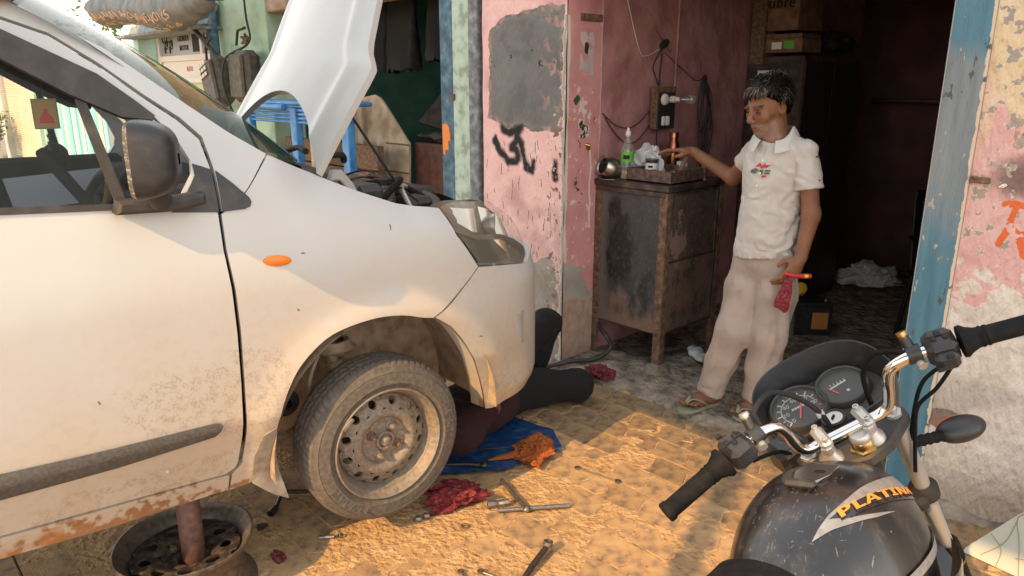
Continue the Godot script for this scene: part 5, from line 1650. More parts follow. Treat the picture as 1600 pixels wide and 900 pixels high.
	var runs := [
		["wall_wire", "dark wire looping across the pink wall left of the switchboard", [Vector3(W, 1.44, -3.28), Vector3(W, 1.37, -3.40), Vector3(W, 1.35, -3.52), Vector3(W, 1.38, -3.62), Vector3(W, 1.44, -3.71)], .003],
		["wall_wire", "lower dark wire sagging from the pillar to the switchboard", [Vector3(W, 1.42, -3.30), Vector3(W, 1.32, -3.40), Vector3(W, 1.26, -3.52), Vector3(W, 1.28, -3.62), Vector3(W, 1.36, -3.72)], .003],
		["wall_wire", "dark wire dropping from the upper junction to the switchboard", [Vector3(W, 1.82, -3.80), Vector3(W, 1.76, -3.81), Vector3(W, 1.66, -3.80), Vector3(W, 1.59, -3.80)], .004],
		["wall_wire", "bowed wire beside the drop to the switchboard", [Vector3(W, 1.80, -3.80), Vector3(W, 1.70, -3.73), Vector3(W, 1.64, -3.76), Vector3(W, 1.59, -3.79)], .003],
		["wall_wire", "thin pale wire slanting up the wall from the junction", [Vector3(W, 1.80, -3.78), Vector3(W, 1.76, -3.66), Vector3(W, 1.80, -3.58), Vector3(W, 2.15, -3.42)], .0022],
		["wall_wire", "wire running from the junction towards the cable hook", [Vector3(W, 1.78, -3.84), Vector3(W, 1.68, -4.05), Vector3(W, 1.62, -4.20), Vector3(W, 1.66, -4.30)], .0022],
		["wall_wire", "wire from the switchboard down behind the cabinet", [Vector3(W, 1.34, -3.80), Vector3(W, 1.2, -3.80), Vector3(W, 1.0, -3.81)], .003]]
	for r in runs:
		b = MB.new()
		b.tube(spline(r[2], 5), r[3], 6)
		tag(put(b, r[0], M.wire if r[1].find("pale") < 0 else M.paper), r[1], "wire", "wires on the pink wall")
	t = thing("junction_knot", "taped knot of wires high on the pink wall", "wire", Vector3(W, 1.83, -3.81), "wires on the pink wall")
	b = MB.new()
	b.ball(Vector3(.015, 0, 0), Vector3(.018, .022, .045), Basis(Vector3.RIGHT, .5), 12, 8)
	put(b, "knot", M.dull_black, t)
	b = MB.new()
	for k in 3: b.tube([Vector3(.015, 0, 0), Vector3(.03, .03 - .04 * k, .06 - .05 * k), Vector3(.02, .07 - .05 * k, .09 - .08 * k)], .0025, 5)
	put(b, "tails", M.wire, t).set_meta("kind", "stuff")
	t = thing("hanging_cables", "loops of cable hung on a hook on the pink wall", "cable", Vector3(W, 1.60, -4.30))
	for k in 6:
		b = MB.new()
		var w := .03 + .014 * k
		var l := [.32, .55, .42, .85, .62, .3][k] as float
		b.tube(spline([Vector3(.01, 0, 0), Vector3(.02 + .004 * k, .03, w), Vector3(.02, -l * .5, w * (1.0 if k % 2 else -1.0)), Vector3(.02, -l, w * .5), Vector3(.015 + .003 * k, -l * .4, -w * .4), Vector3(.01, 0, -.01)], 6), .0045, 6)
		put(b, "cable", M.wire, t)
	# almirah with cartons on top
	t = thing("steel_wardrobe", "tall dark brown steel wardrobe against the back of the pink wall", "wardrobe", Vector3(-2.565, .03, -5.22))
	b = MB.new()
	b.box(Vector3(0, .88, 0), Vector3(.41, 1.74, .84), .008)
	put(b, "body", M.brown_steel, t)
	for s in [-1, 1]:
		b = MB.new()
		b.box(Vector3(.209, .88, s * .21), Vector3(.012, 1.66, .40), .004)
		put(b, "door", M.dark_maroon_steel, t)
	b = MB.new()
	b.box(Vector3(.222, .92, .03), Vector3(.02, .10, .015), .004)
	put(b, "handle", M.pitch_iron, t)
	b = MB.new()
	b.box(Vector3(-.06, 1.62, .4215), Vector3(.12, .075, .003), 0)
	put(b, "sticker", M.paper, t)
	b = MB.new()
	b.ball(Vector3(-.035, 1.62, .424), Vector3(.02, .024, .002), Basis(), 10, 6)
	b.text("AO", .05, .001, Transform3D(Basis(), Vector3(-.085, 1.62, .4235)), "Droid Sans", true)
	put(b, "sticker_print", M.dull_black, t).set_meta("kind", "stuff")
	var cy := 1.80
	t = thing("large_carton", "large brown carton with dark printing stacked on the wardrobe", "carton", Vector3(-2.60, cy + .14, -4.98))
	b = MB.new()
	b.box(Vector3(0, .17, 0), Vector3(.33, .34, .34), .004)
	put(b, "box", M.cardboard, t)
	b = MB.new()
	b.text("Subre", .085, .002, Transform3D(Basis(), Vector3(.02, .17, .1715)), "Droid Sans", true)
	put(b, "printing", M.dull_black, t)
	t = thing("flat_carton", "flat carton with white and green stickers under the large carton", "carton", Vector3(-2.53, cy, -4.95))
	b = MB.new()
	b.box(Vector3(0, .045, 0), Vector3(.27, .09, .28), .004)
	put(b, "box", M.cardboard, t)
	b = MB.new()
	b.box(Vector3(0, .105, 0), Vector3(.25, .03, .27), .004)
	put(b, "lid", M.old_wood, t)
	b = MB.new()
	b.box(Vector3(-.04, .045, .1415), Vector3(.07, .045, .002), 0)
	put(b, "white_sticker", M.paper, t)
	b = MB.new()
	b.box(Vector3(.045, .05, .1415), Vector3(.07, .05, .002), 0)
	put(b, "green_sticker", M.label_green, t)
	t = thing("side_carton", "plain carton against the pink wall beside the printed carton", "carton", Vector3(-2.70, cy, -4.86))
	b = MB.new()
	b.box(Vector3(0, .2, 0), Vector3(.10, .55, .16), .004)
	put(b, "box", M.old_wood, t)
	t = thing("dark_car_part", "oily black car parts heaped on top of the wardrobe", "car part", Vector3(-2.45, cy, -5.35))
	b = MB.new()
	cloth_lump(b, Vector3(0, .02, .0), Vector3(.16, .10, .28), 125, .3, .8)
	put(b, "parts", M.dull_black, t)
	# back of the room
	t = thing("red_lamp_stand", "small dark shrine lamp with a red glass on the back shelf", "lamp", Vector3(-1.75, 1.485, -6.50))
	b = MB.new()
	bottle_shape(b, [[.06, 0], [.05, .03], [.025, .05], [.05, .09], [.055, .18], [.03, .25], [.0001, .26]], Vector3.ZERO, 14)
	put(b, "body", M.dull_black, t)
	b = MB.new()
	b.ball(Vector3(.0, .11, .045), Vector3(.018, .03, .018), Basis(), 10, 8)
	put(b, "red_glass", M.red_plastic, t)
	for e in [[-1.55, .16, "brown"], [-1.35, .22, "dark"], [-1.15, .14, "squat"]]:
		t = thing("oil_can", "%s oil can standing on the back shelf" % e[2], "can", Vector3(e[0], 1.485, -6.50), "cans on the back shelf")
		b = MB.new()
		bottle_shape(b, [[.0001, 0], [.05, 0], [.05, e[1]], [.02, e[1] + .03], [.015, e[1] + .05], [.0001, e[1] + .05]], Vector3.ZERO, 14)
		put(b, "can", M.brown_steel, t)
	t = thing("black_plastic_chair", "black plastic chair deep in the dark room beside the post", "chair", Vector3(-1.30, .03, -4.95))
	t.rotation.y = .9
	b = MB.new()
	b.box(Vector3(0, .42, 0), Vector3(.44, .03, .44), .012)
	put(b, "seat", M.gloss_chair if M.has("gloss_chair") else mat("gloss_chair", .012, .012, .014, .3), t)
	for i in 5:
		b = MB.new()
		b.box(Vector3(-.16 + i * .08, .66, -.22 - .02 * absf(i - 2)), Vector3(.05, .44, .012), .005, Basis(Vector3.RIGHT, -.12))
		put(b, "back_slat", M.gloss_chair, t)
	b = MB.new()
	b.box(Vector3(0, .90, -.25), Vector3(.42, .07, .02), .01)
	put(b, "top_rail", M.gloss_chair, t)
	for e in [[-1, -1], [1, -1], [-1, 1], [1, 1]]:
		b = MB.new()
		b.tube([Vector3(e[0] * .19, .42, e[1] * .19), Vector3(e[0] * .22, 0, e[1] * .23)], .016, 8)
		put(b, "leg", M.gloss_chair, t)
	for s in [-1, 1]:
		b = MB.new()
		b.tube(spline([Vector3(s * .22, .42, .18), Vector3(s * .24, .62, .16), Vector3(s * .24, .64, -.1), Vector3(s * .21, .64, -.23)], 5), .016, 8)
		put(b, "arm", M.gloss_chair, t)
	t = thing("white_sack", "crumpled white sack on the floor by the wardrobe", "sack", Vector3(-2.22, .03, -5.98))
	b = MB.new()
	cloth_lump(b, Vector3(0, .03, 0), Vector3(.22, .12, .14), 127, .8, 1.2)
	put(b, "sack", M.white_bag, t)
	t = thing("car_battery", "black car battery with an orange label on the floor behind the man", "battery", Vector3(-2.04, .03, -4.55))
	t.rotation.y = .75
	b = MB.new()
	b.box(Vector3(0, .10, 0), Vector3(.25, .20, .17), .008)
	b.box(Vector3(0, .207, 0), Vector3(.255, .022, .175), .005)
	put(b, "case", M.black_plastic, t)
	b = MB.new()
	b.box(Vector3(.05, .10, .0862), Vector3(.10, .11, .002), 0)
	put(b, "label", mat("label_orange", .50, .20, .05, .6), t)
	b = MB.new()
	for s in [-1, 1]: b.lathe([Vector2(.011, 0), Vector2(.009, .02), Vector2(.0001, .02)], 10, Transform3D(Basis(), Vector3(s * .09, .218, .04)))
	put(b, "terminals", M.tool_steel, t)
	t = thing("yellow_funnel", "yellow plastic funnel resting on the battery", "funnel", Vector3(-2.10, .25, -4.57))
	b = MB.new()
	b.lathe([Vector2(.05, .07), Vector2(.048, .06), Vector2(.015, .02), Vector2(.008, 0.0)], 18, Transform3D(Basis(Vector3.RIGHT, .9), Vector3(0, .02, 0)))
	put(b, "cone", M.yellow_plastic, t)
	t = thing("large_glass_jar", "cloudy jar with a wire handle beside the battery", "jar", Vector3(-2.08, .03, -4.33))
	b = MB.new()
	bottle_shape(b, [[.0001, 0], [.05, 0], [.055, .01], [.055, .16], [.04, .19], [.04, .21]], Vector3.ZERO)
	put(b, "jar", M.clear_plastic, t)
	b = MB.new()
	bottle_shape(b, [[.042, .205], [.042, .225], [.0001, .226]], Vector3.ZERO)
	put(b, "lid", M.dull_black, t)
	t = thing("brown_plank", "short brown plank with a scrap of tin lying on the floor", "plank", Vector3(-1.80, .035, -4.08))
	t.rotation.y = .55
	b = MB.new()
	b.box(Vector3(0, .015, 0), Vector3(.34, .03, .10), .004)
	put(b, "plank", M.old_wood, t)
	b = MB.new()
	b.box(Vector3(.02, .033, .0), Vector3(.10, .004, .035), .001, Basis(Vector3.UP, .3))
	put(b, "tin_scrap", M.tool_steel, t)
	t = thing("plastic_wrapper", "twisted clear plastic wrapper under the cabinet's edge", "wrapper", Vector3(-2.25, .04, -3.60))
	t.rotation.y = -.75
	b = MB.new()
	b.grid(16, 18, func(u: float, v: float) -> Vector3:
		var w := .012 + .034 * sin(pow(v, .7) * PI)
		var a := u * TAU
		return Vector3((v - .5) * .24, .018 + sin(a) * w * .5 + .005 * sin(v * 30.0 + a * 3.0), cos(a) * w + .006 * sin(v * 17.0)), true)
	put(b, "wrapper", M.white_bag, t)

func spanner(b: MB, a: Vector3, c: Vector3, w: float, ring: bool) -> void:
	var d := (c - a).normalized()
	var s := d.cross(Vector3.UP).normalized()
	var B := Basis(d, Vector3.UP, s)
	b.box((a + c) / 2, Vector3(a.distance_to(c) - w * 1.6, w * .38, w * .62), w * .15, B)
	for e in [[a, 1.0], [c, -1.0]]:
		if ring or e[1] > 0:
			b.lathe([Vector2(w * .62, -w * .3), Vector2(w * .98, -w * .3), Vector2(w * 1.02, 0), Vector2(w * .98, w * .3), Vector2(w * .62, w * .3), Vector2(w * .58, 0), Vector2(w * .62, -w * .3)], 20, Transform3D(Basis(), e[0]))
		else:
			for k in [-1, 1]: b.box(e[0] + d * w * .3 + s * k * w * .62, Vector3(w * 1.3, w * .5, w * .5), w * .12, B * Basis(Vector3.UP, -.3 * k))
			b.box(e[0] - d * w * .5, Vector3(w * .8, w * .5, w * 1.5), w * .12, B)

func rag(called: String, label: String, at: Vector3, size: Vector3, m: Material, s: int, turn: float, group := "") -> Node3D:
	var t := thing(called, label, "rag", at, group)
	var b := MB.new()
	cloth_lump(b, Vector3.ZERO, size, s, turn, 1.3)
	put(b, "cloth", m, t)
	return t

func ground_things() -> void:
	var b: MB
	# rim used as a stand and the jack post on it
	tri_mat("rim_barrel", ntex(136, .025, [[0.1, .05, .04, .032], [0.5, .115, .09, .07], [0.9, .19, .15, .115]], 512, 6), 3.0, .5, .3)
	var t := thing("steel_wheel_rim", "bare rusty steel wheel rim lying flat under the car's sill", "wheel rim", Vector3(-2.235, .0, -.645))
	t.basis = Basis(Vector3(1, 0, .4).normalized(), .035)
	b = MB.new()
	b.lathe([Vector2(.182, .004), Vector2(.200, .0), Vector2(.206, .006), Vector2(.203, .014), Vector2(.188, .022), Vector2(.183, .035), Vector2(.170, .06), Vector2(.168, .10), Vector2(.180, .125), Vector2(.186, .150), Vector2(.190, .158), Vector2(.204, .166), Vector2(.212, .180), Vector2(.212, .188), Vector2(.207, .190), Vector2(.204, .182), Vector2(.196, .172), Vector2(.184, .164), Vector2(.178, .150), Vector2(.165, .13), Vector2(.162, .10)], 72, Transform3D(), TAU, func(p: Vector3) -> Vector3: return p + Vector3(0, .004 * sin(atan2(p.z, p.x) * 3.0) * smoothstep(.1, .19, p.y), 0))
	put(b, "barrel", M.rim_barrel, t)
	b = MB.new()
	holed_ring(b, .078, .166, 9, .122, .019, .025, .128, .150, .146, Transform3D(), .01)
	b.lathe([Vector2(.078, .128), Vector2(.070, .112), Vector2(.03, .110), Vector2(.028, .10)], 40)
	put(b, "disc", M.dark_rim, t)
	b = MB.new()
	b.lathe([Vector2(.1705, .066), Vector2(.1705, .096)], 6, Transform3D(Basis(Vector3.UP, -1.93), Vector3.ZERO), .24)
	put(b, "yellow_sticker", M.yellow_plastic, t)
	b = MB.new()
	for k in 3: b.lathe([Vector2(.1712, .072), Vector2(.1712, .09)], 2, Transform3D(Basis(Vector3.UP, -1.99 - k * .05), Vector3.ZERO), .03)
	put(b, "sticker_print", M.dull_black, t).set_meta("kind", "stuff")
	t = thing("jack_post", "short brown steel tube propping the sill inside the rim", "prop", Vector3(-2.225, .112, -.66))
	b = MB.new()
	b.lathe([Vector2(.0001, 0), Vector2(.034, 0), Vector2(.036, .004), Vector2(.036, .30), Vector2(.030, .305), Vector2(.0001, .305)], 24)
	put(b, "tube", tri_mat("red_brown", ntex(130, .02, [[0.2, .09, .045, .035], [0.8, .19, .095, .07]]), 3.0, .6), t)
	t = thing("dry_leaf", "curled brown leaf caught inside the wheel rim", "leaf", Vector3(-2.30, .118, -.62))
	b = MB.new()
	cloth_lump(b, Vector3.ZERO, Vector3(.016, .012, .012), 131, .3, 1.5)
	put(b, "leaf", M.rust, t)
	# wheel brace
	t = thing("wheel_brace", "bent black wheel brace lying behind the front tyre", "wheel brace", Vector3(-2.50, .012, -1.10))
	b = MB.new()
	b.tube(spline([Vector3(.045, .002, .06), Vector3(-.04, .002, -.005), Vector3(-.06, .003, -.02), Vector3(-.05, .003, -.04), Vector3(.05, .006, -.14), Vector3(.16, .01, -.25)], 6), .0085, 10)
	put(b, "bar", M.dark_tool, t)
	b = MB.new()
	b.lathe([Vector2(.009, 0), Vector2(.015, .004), Vector2(.015, .045), Vector2(.011, .045), Vector2(.010, .02), Vector2(.0001, .02)], 16, Transform3D(Basis(Vector3(.6, 0, .8).cross(Vector3.UP).normalized(), -PI / 2), Vector3(.03, .004, .048)))
	put(b, "socket", M.dark_tool, t)
	# rags
	var rt := ntex(132, 0.018, [[0.0, .07, .005, .008], [0.5, .16, .008, .017], [0.66, .19, .014, .024], [0.68, .36, .22, .19], [0.71, .30, .14, .12], [0.74, .14, .008, .015]], 512, 4)
	tri_mat("red_cloth", rt, 6.0, .95)
	tri_mat("orange_cloth", ntex(133, 0.02, [[0.0, .14, .03, .008], [0.45, .38, .075, .012], [0.6, .42, .10, .018], [0.64, .36, .24, .04], [0.68, .13, .13, .02], [0.74, .36, .075, .012]], 512, 4), 6.0, .95)
	tri_mat("maroon_cloth", ntex(134, 0.02, [[0.0, .05, .006, .01], [0.6, .13, .012, .02], [0.8, .20, .08, .08]], 512, 4), 6.0, .95)
	rag("red_print_rag", "large crumpled red patterned rag beside the front tyre", Vector3(-2.05, .012, -1.60), Vector3(.118, .048, .080), M.red_cloth, 135, -.85 + PI / 2 + .35)
	t = rag("orange_rag", "orange patterned rag bunched on the edge of the blue sheet", Vector3(-2.10, .012, -2.10), Vector3(.075, .045, .125), M.orange_cloth, 140, .55)
	b = MB.new()
	b.tube(spline([Vector3(-.03, .01, .03), Vector3(-.04, .012, .10), Vector3(-.07, .006, .15), Vector3(-.09, .004, .20)], 6), [.03, .03, .029, .028, .027, .026, .024, .022, .021, .02, .018, .017, .016, .014, .012, .01, .008, .006, .004], 10, true, .5)
	put(b, "tail", M.orange_cloth, t)
	rag("dark_red_rag", "dark red rag lying beside the black trousered knee at the floor edge", Vector3(-2.47, .03, -2.97), Vector3(.085, .045, .06), M.maroon_cloth, 142, .3)
	rag("red_rag_scrap", "tiny crumpled dark red scrap on the sunlit paving", Vector3(-2.18, .004, -.92), Vector3(.027, .02, .02), M.maroon_cloth, 144, .3)
	rag("brown_leaf_scrap", "small dark dry scrap on the shaded paving by the tyre", Vector3(-2.40, .004, -.96), Vector3(.02, .010, .02), M.brown_steel, 146, .9)
	# blue sheet
	t = thing("blue_plastic_sheet", "creased blue plastic sheet on the paving under the lying person", "sheet", Vector3(-2.3, .0, -1.98))
	b = MB.new()
	var fn := fnl(150, 3.0, 3)
	b.panel(V2([.06, .32, .22, .08, .265, -.23, .10, -.34, -.18, -.30, -.35, -.12, -.45, .05, -.30, .38, -.10, .42]), .025, func(q: Vector2) -> Vector3:
		return Vector3(q.x, .013 + .006 * fn.get_noise_2d(q.x, q.y) + .006 * absf(sin(q.x * 9.0 + q.y * 6.0 + fn.get_noise_2d(q.x, q.y) * 2.0)), q.y), 0.0, func(q: Vector2) -> Vector2: return q)
	var bm := tri_mat("blue_sheet", ntex(151, .02, [[0.2, .008, .035, .11], [0.6, .014, .065, .19], [0.85, .05, .13, .26]]), 1.6, .45)
	put(b, "sheet", bm, t)
	# tools
	t = thing("breaker_bar", "long dull spanner lying across the blue sheet", "spanner", Vector3(-2.25, .03, -1.94))
	b = MB.new()
	spanner(b, Vector3(-.10, 0, .13), Vector3(.09, 0, -.14), .010, true)
	put(b, "bar", M.dark_tool, t)
	t = thing("ratchet_handle", "stubby ratchet handle on the blue sheet by the tyre", "ratchet", Vector3(-2.20, .03, -1.80))
	b = MB.new()
	b.tube([Vector3(-.06, 0, .07), Vector3(.0, 0, .0), Vector3(.04, .002, -.03)], [.008, .008, .013], 10)
	b.ball(Vector3(.05, .002, -.04), Vector3(.018, .012, .018), Basis(), 12, 8)
	put(b, "handle", M.dark_tool, t)
	t = thing("t_handle_wrench", "steel sliding T handle wrench lying in the sunlight", "wrench", Vector3(-1.80, .014, -1.755))
	b = MB.new()
	b.tube([Vector3(-.068, .002, .088), Vector3(.094, .0, -.143)], .0085, 14)
	put(b, "cross_bar", M.tool_steel, t)
	b = MB.new()
	b.tube([Vector3(.0, .003, .0), Vector3(-.10, .004, -.03), Vector3(-.225, .004, -.075)], [.0085, .0095, .0085], 14)
	put(b, "shaft", M.tool_steel, t)
	b = MB.new()
	b.ball(Vector3(0, .002, 0), Vector3(.016, .013, .016), Basis(), 14, 10)
	put(b, "head", M.tool_steel, t)
	t = thing("socket", "short steel socket next to the T handle wrench", "socket", Vector3(-1.905, .015, -1.70))
	b = MB.new()
	b.lathe([Vector2(.009, -.04), Vector2(.015, -.04), Vector2(.0155, -.036), Vector2(.0155, -.004), Vector2(.0125, .0), Vector2(.0125, .006), Vector2(.0155, .010), Vector2(.0155, .046), Vector2(.011, .048), Vector2(.010, .03), Vector2(.0001, .03)], 20, Transform3D(Basis(Vector3(.05, 0, -.085).normalized().cross(Vector3.UP).normalized(), -PI / 2), Vector3.ZERO))
	put(b, "body", M.tool_steel, t)
	t = thing("combination_spanner", "slim steel spanner lying alone in the sunlit patch", "spanner", Vector3(-1.795, .008, -2.166))
	b = MB.new()
	spanner(b, Vector3(-.094, 0, .020), Vector3(.095, .0, -.020), .0125, true)
	put(b, "spanner", M.chrome_dull, t)
	for e in [["nearer", Vector3(-2.04, .010, -1.415)], ["farther", Vector3(-2.035, .010, -1.45)]]:
		t = thing("wheel_nut", "%s of two wheel nuts in the tyre's shadow" % e[0], "nut", e[1], "loose wheel nuts")
		b = MB.new()
		b.lathe([Vector2(.0065, -.01), Vector2(.012, -.01), Vector2(.0125, .006), Vector2(.009, .011), Vector2(.0065, .011)], 6, Transform3D(Basis(Vector3(1, 0, .5).normalized(), 1.2), Vector3.ZERO))
		put(b, "nut", M.tool_steel, t)
	t = thing("rubber_ring", "small reddish washer half buried in the sand", "washer", Vector3(-1.887, .003, -1.52))
	b = MB.new()
	b.lathe([Vector2(.008, 0), Vector2(.011, .004), Vector2(.016, .004), Vector2(.018, 0)], 18)
	put(b, "ring", M.rust, t)
	t = thing("threaded_bolt", "short threaded bolt on the sunlit paving below the tyre", "bolt", Vector3(-2.17, .010, -1.105))
	b = MB.new()
	var pr := []
	for i in 12: pr.append(Vector2(.0085 if i % 2 else .0068, -.03 + i * .0048))
	pr.append(Vector2(.0001, .028))
	b.lathe(pr, 14, Transform3D(Basis(Vector3(.6, 0, -.8).cross(Vector3.UP).normalized(), -PI / 2), Vector3.ZERO))
	put(b, "thread", M.tool_steel, t)
	t = thing("bolt_sleeve", "tiny metal sleeve beside the threaded bolt", "sleeve", Vector3(-2.145, .010, -1.142))
	b = MB.new()
	b.lathe([Vector2(.006, -.008), Vector2(.0095, -.008), Vector2(.0095, .008), Vector2(.006, .008)], 14, Transform3D(Basis(Vector3.RIGHT, 1.0), Vector3.ZERO))
	put(b, "sleeve", M.tool_steel, t)
	# spanners at the lower edge of the picture
	t = thing("box_spanner", "dark cranked ring spanner standing up from the pile of spanners", "spanner", Vector3(-1.54, .012, -1.56))
	b = MB.new()
	b.tube([Vector3(.03, .0, .10), Vector3(.01, .01, .04), Vector3(-.015, .022, -.05)], [.009, .011, .011], 12)
	put(b, "shaft", M.dark_tool, t)
	b = MB.new()
	b.lathe([Vector2(.010, -.012), Vector2(.017, -.012), Vector2(.018, .0), Vector2(.017, .014), Vector2(.011, .014), Vector2(.010, .0)], 18, Transform3D(Basis(Vector3.RIGHT, -.25), Vector3(-.022, .026, -.068)))
	put(b, "ring", M.tool_steel, t)
	for e in [["bright ring spanner across the lower edge of the picture", Vector3(-1.64, .010, -1.385), Vector3(-1.47, .010, -1.44), .0125], ["short ring spanner at the left of the spanner pile", Vector3(-1.685, .010, -1.335), Vector3(-1.56, .010, -1.30), .0115], ["spanner lying under the dark cranked one", Vector3(-1.60, .022, -1.34), Vector3(-1.44, .022, -1.49), .011]]:
		var m: Vector3 = (e[1] + e[2]) / 2
		t = thing("ring_spanner", e[0], "spanner", m, "spanners in the pile")
		b = MB.new()
		spanner(b, e[1] - m, e[2] - m, e[3], true)
		put(b, "spanner", M.chrome_dull, t)
	# hose by the pillar
	b = MB.new()
	b.tube(spline([Vector3(-2.74, .20, -3.27), Vector3(-2.68, .185, -3.23), Vector3(-2.62, .17, -3.20), Vector3(-2.60, .10, -3.22), Vector3(-2.62, .05, -3.12), Vector3(-2.70, .045, -2.98), Vector3(-2.78, .02, -2.87)], 7), .013, 10)
	tag(put(b, "rubber_hose", M.dusty_black), "dusty rubber hose curling round the foot of the pink pillar", "hose")
	b = MB.new()
	b.tube(spline([Vector3(-2.70, .045, -3.4), Vector3(-2.55, .045, -3.34), Vector3(-2.45, .045, -3.42), Vector3(-2.3, .045, -3.75)], 6), .006, 6)
	tag(put(b, "floor_cable", M.wire), "thin dark cable trailing over the floor under the cabinet", "cable")
	# small twigs and chips one can tell apart
	for e in [[Vector3(-1.706, .004, -2.70), .05, .3], [Vector3(-1.80, .004, -2.10), .03, 1.1], [Vector3(-1.62, .003, -1.95), .028, 2.0]]:
		t = thing("dry_twig", ["pale splinter near the motorcycle's grip", "short splinter beside the slim spanner", "tiny splinter in the sunlit sand"][[.3, 1.1, 2.0].find(e[2])], "splinter", e[0])
		b = MB.new()
		b.tube([Vector3(-e[1] * .5, 0, 0).rotated(Vector3.UP, e[2]), Vector3(e[1] * .5, .003, 0).rotated(Vector3.UP, e[2])], .0022, 5)
		put(b, "splinter", M.plywood, t)

func street_side_things() -> void:
	var b: MB
	# pale sheet leaning at the right wall
	var t := thing("patterned_sheet", "pale green sheet with branching grey lines leaning at the right wall", "sheet", Vector3(-.40, 0, -2.80))
	t.basis = Basis(Vector3.UP, -.12)
	b = MB.new()
	b.prism(V2([-.155, .0, -.15, .02, -.03, .20, .10, .37, .30, .40, .45, .30, .50, .0]), 0, .006, Transform3D(Basis(Vector3.RIGHT, -.10), Vector3(0, 0, .10)), .001)
	put(b, "sheet", mat("pale_green_sheet", .46, .49, .45, .35), t)
	for r in [[[-.10, .02], [-.04, .10], [-.02, .19]], [[-.05, .0], [-.045, .07], [-.085, .11]], [[.02, .0], [.0, .12], [-.02, .2], [.02, .24]], [[.06, .0], [.07, .14], [.05, .22], [.02, .26]], [[.10, .0], [.12, .18], [.10, .30], [.08, .345]], [[.15, .02], [.17, .2], [.16, .36]], [[.0, .06], [.03, .07], [.05, .05]]]:
		b = MB.new()
		var pts := []
		for p in r: pts.append(Basis(Vector3.RIGHT, -.10) * Vector3(p[0], p[1], .0062) + Vector3(0, 0, .10))
		b.tube(spline(pts, 5), .0028, 5, true, .5)
		put(b, "printed_line", mat("line_grey", .26, .26, .23, .6) if not M.has("line_grey") else M.line_grey, t)
	# blue stall frame with ribbed apron seen under the bonnet
	t = thing("blue_metal_counter", "blue painted metal counter with a ribbed apron behind the car", "counter", Vector3(-5.42, 0, -2.75))
	for i in 5:
		b = MB.new()
		b.box(Vector3(0, 1.435 - i * .030, .0), Vector3(1.66, .024, .03), .008)
		put(b, "rib", M.blue_steel, t)
	b = MB.new()
	b.box(Vector3(0, 1.46, -.07), Vector3(1.7, .03, .2), .008)
	put(b, "top", M.blue_steel, t)
	b = MB.new()
	b.tube([Vector3(-.75, 1.425, .03), Vector3(-.10, 1.425, .03)], .025, 10)
	put(b, "rail", M.blue_steel, t)
	for x in [-.79, .03, .79]:
		b = MB.new()
		b.box(Vector3(x, .71, 0), Vector3(.09, 1.42, .06), .006)
		put(b, "leg", M.blue_steel, t)
	b = MB.new()
	b.box(Vector3(.17, .7, -.06), Vector3(.05, 1.2, .04), .004)
	put(b, "wood_post", M.plywood, t)
	t = thing("dark_plank_stack", "stack of brown planks stored beneath the blue counter", "planks", Vector3(-5.4, 0, -3.02))
	for i in 6:
		b = MB.new()
		b.box(Vector3(rng.randf_range(-.05, .05), .12 + i * .19, 0), Vector3(1.45, .18, .06), .006)
		put(b, "plank", M.old_wood, t)
	# plywood, box and dark board in the green shop's doorway
	t = thing("plywood_panel", "pale plywood panel with a clipped corner leaning in the green doorway", "panel", Vector3(-5.0, 0, -3.2))
	b = MB.new()
	b.prism(V2([-.38, 0, .40, 0, .40, 1.17, .05, 1.47, .0, 1.50, -.06, 1.52, -.38, 1.48]), 0, .02, Transform3D(Basis(Vector3.RIGHT, -.05), Vector3.ZERO), .002)
	put(b, "sheet", M.plywood, t)
	for e in [[1.16, .26, .30], [.95, .24, .32], [.72, .3, .28]]:
		b = MB.new()
		b.box(Vector3(.40 - e[2] / 2, e[0], .021 - e[0] * .05), Vector3(e[2], .012, .004), 0)
		put(b, "seam", M.old_wood, t)
	b = MB.new()
	b.box(Vector3(-.20, .74, .024), Vector3(.06, 1.48, .02), .003, Basis(Vector3.RIGHT, -.05))
	put(b, "batten", M.plywood, t)
	t = thing("red_wooden_box", "reddish brown wooden box inside the green doorway", "box", Vector3(-4.27, .03, -3.56))
	b = MB.new()
	b.box(Vector3(0, .58, 0), Vector3(.72, 1.13, .5), .008)
	put(b, "box", M.red_wood, t)
	b = MB.new()
	b.box(Vector3(.26, .86, .2515), Vector3(.08, .14, .003), 0)
	put(b, "faded_print", M.maroon_print if M.has("maroon_print") else mat("maroon_print", .16, .03, .03, .8), t)
	t = thing("dark_tilted_board", "dark brown board tilted on top of the wooden box", "board", Vector3(-4.45, 1.24, -3.60))
	b = MB.new()
	b.box(Vector3(.02, .14, -.02), Vector3(.75, .03, .36), .005, Basis(Vector3.BACK, -.14) * Basis(Vector3.RIGHT, .8))
	put(b, "board", M.brown_steel, t)
	t = thing("grey_bundle", "dark grey bundle lying between the box and the tilted board", "bundle", Vector3(-4.35, 1.17, -3.45))
	b = MB.new()
	cloth_lump(b, Vector3(0, .02, 0), Vector3(.26, .055, .13), 160, .1, .8)
	put(b, "cloth", M.pitch_iron, t)
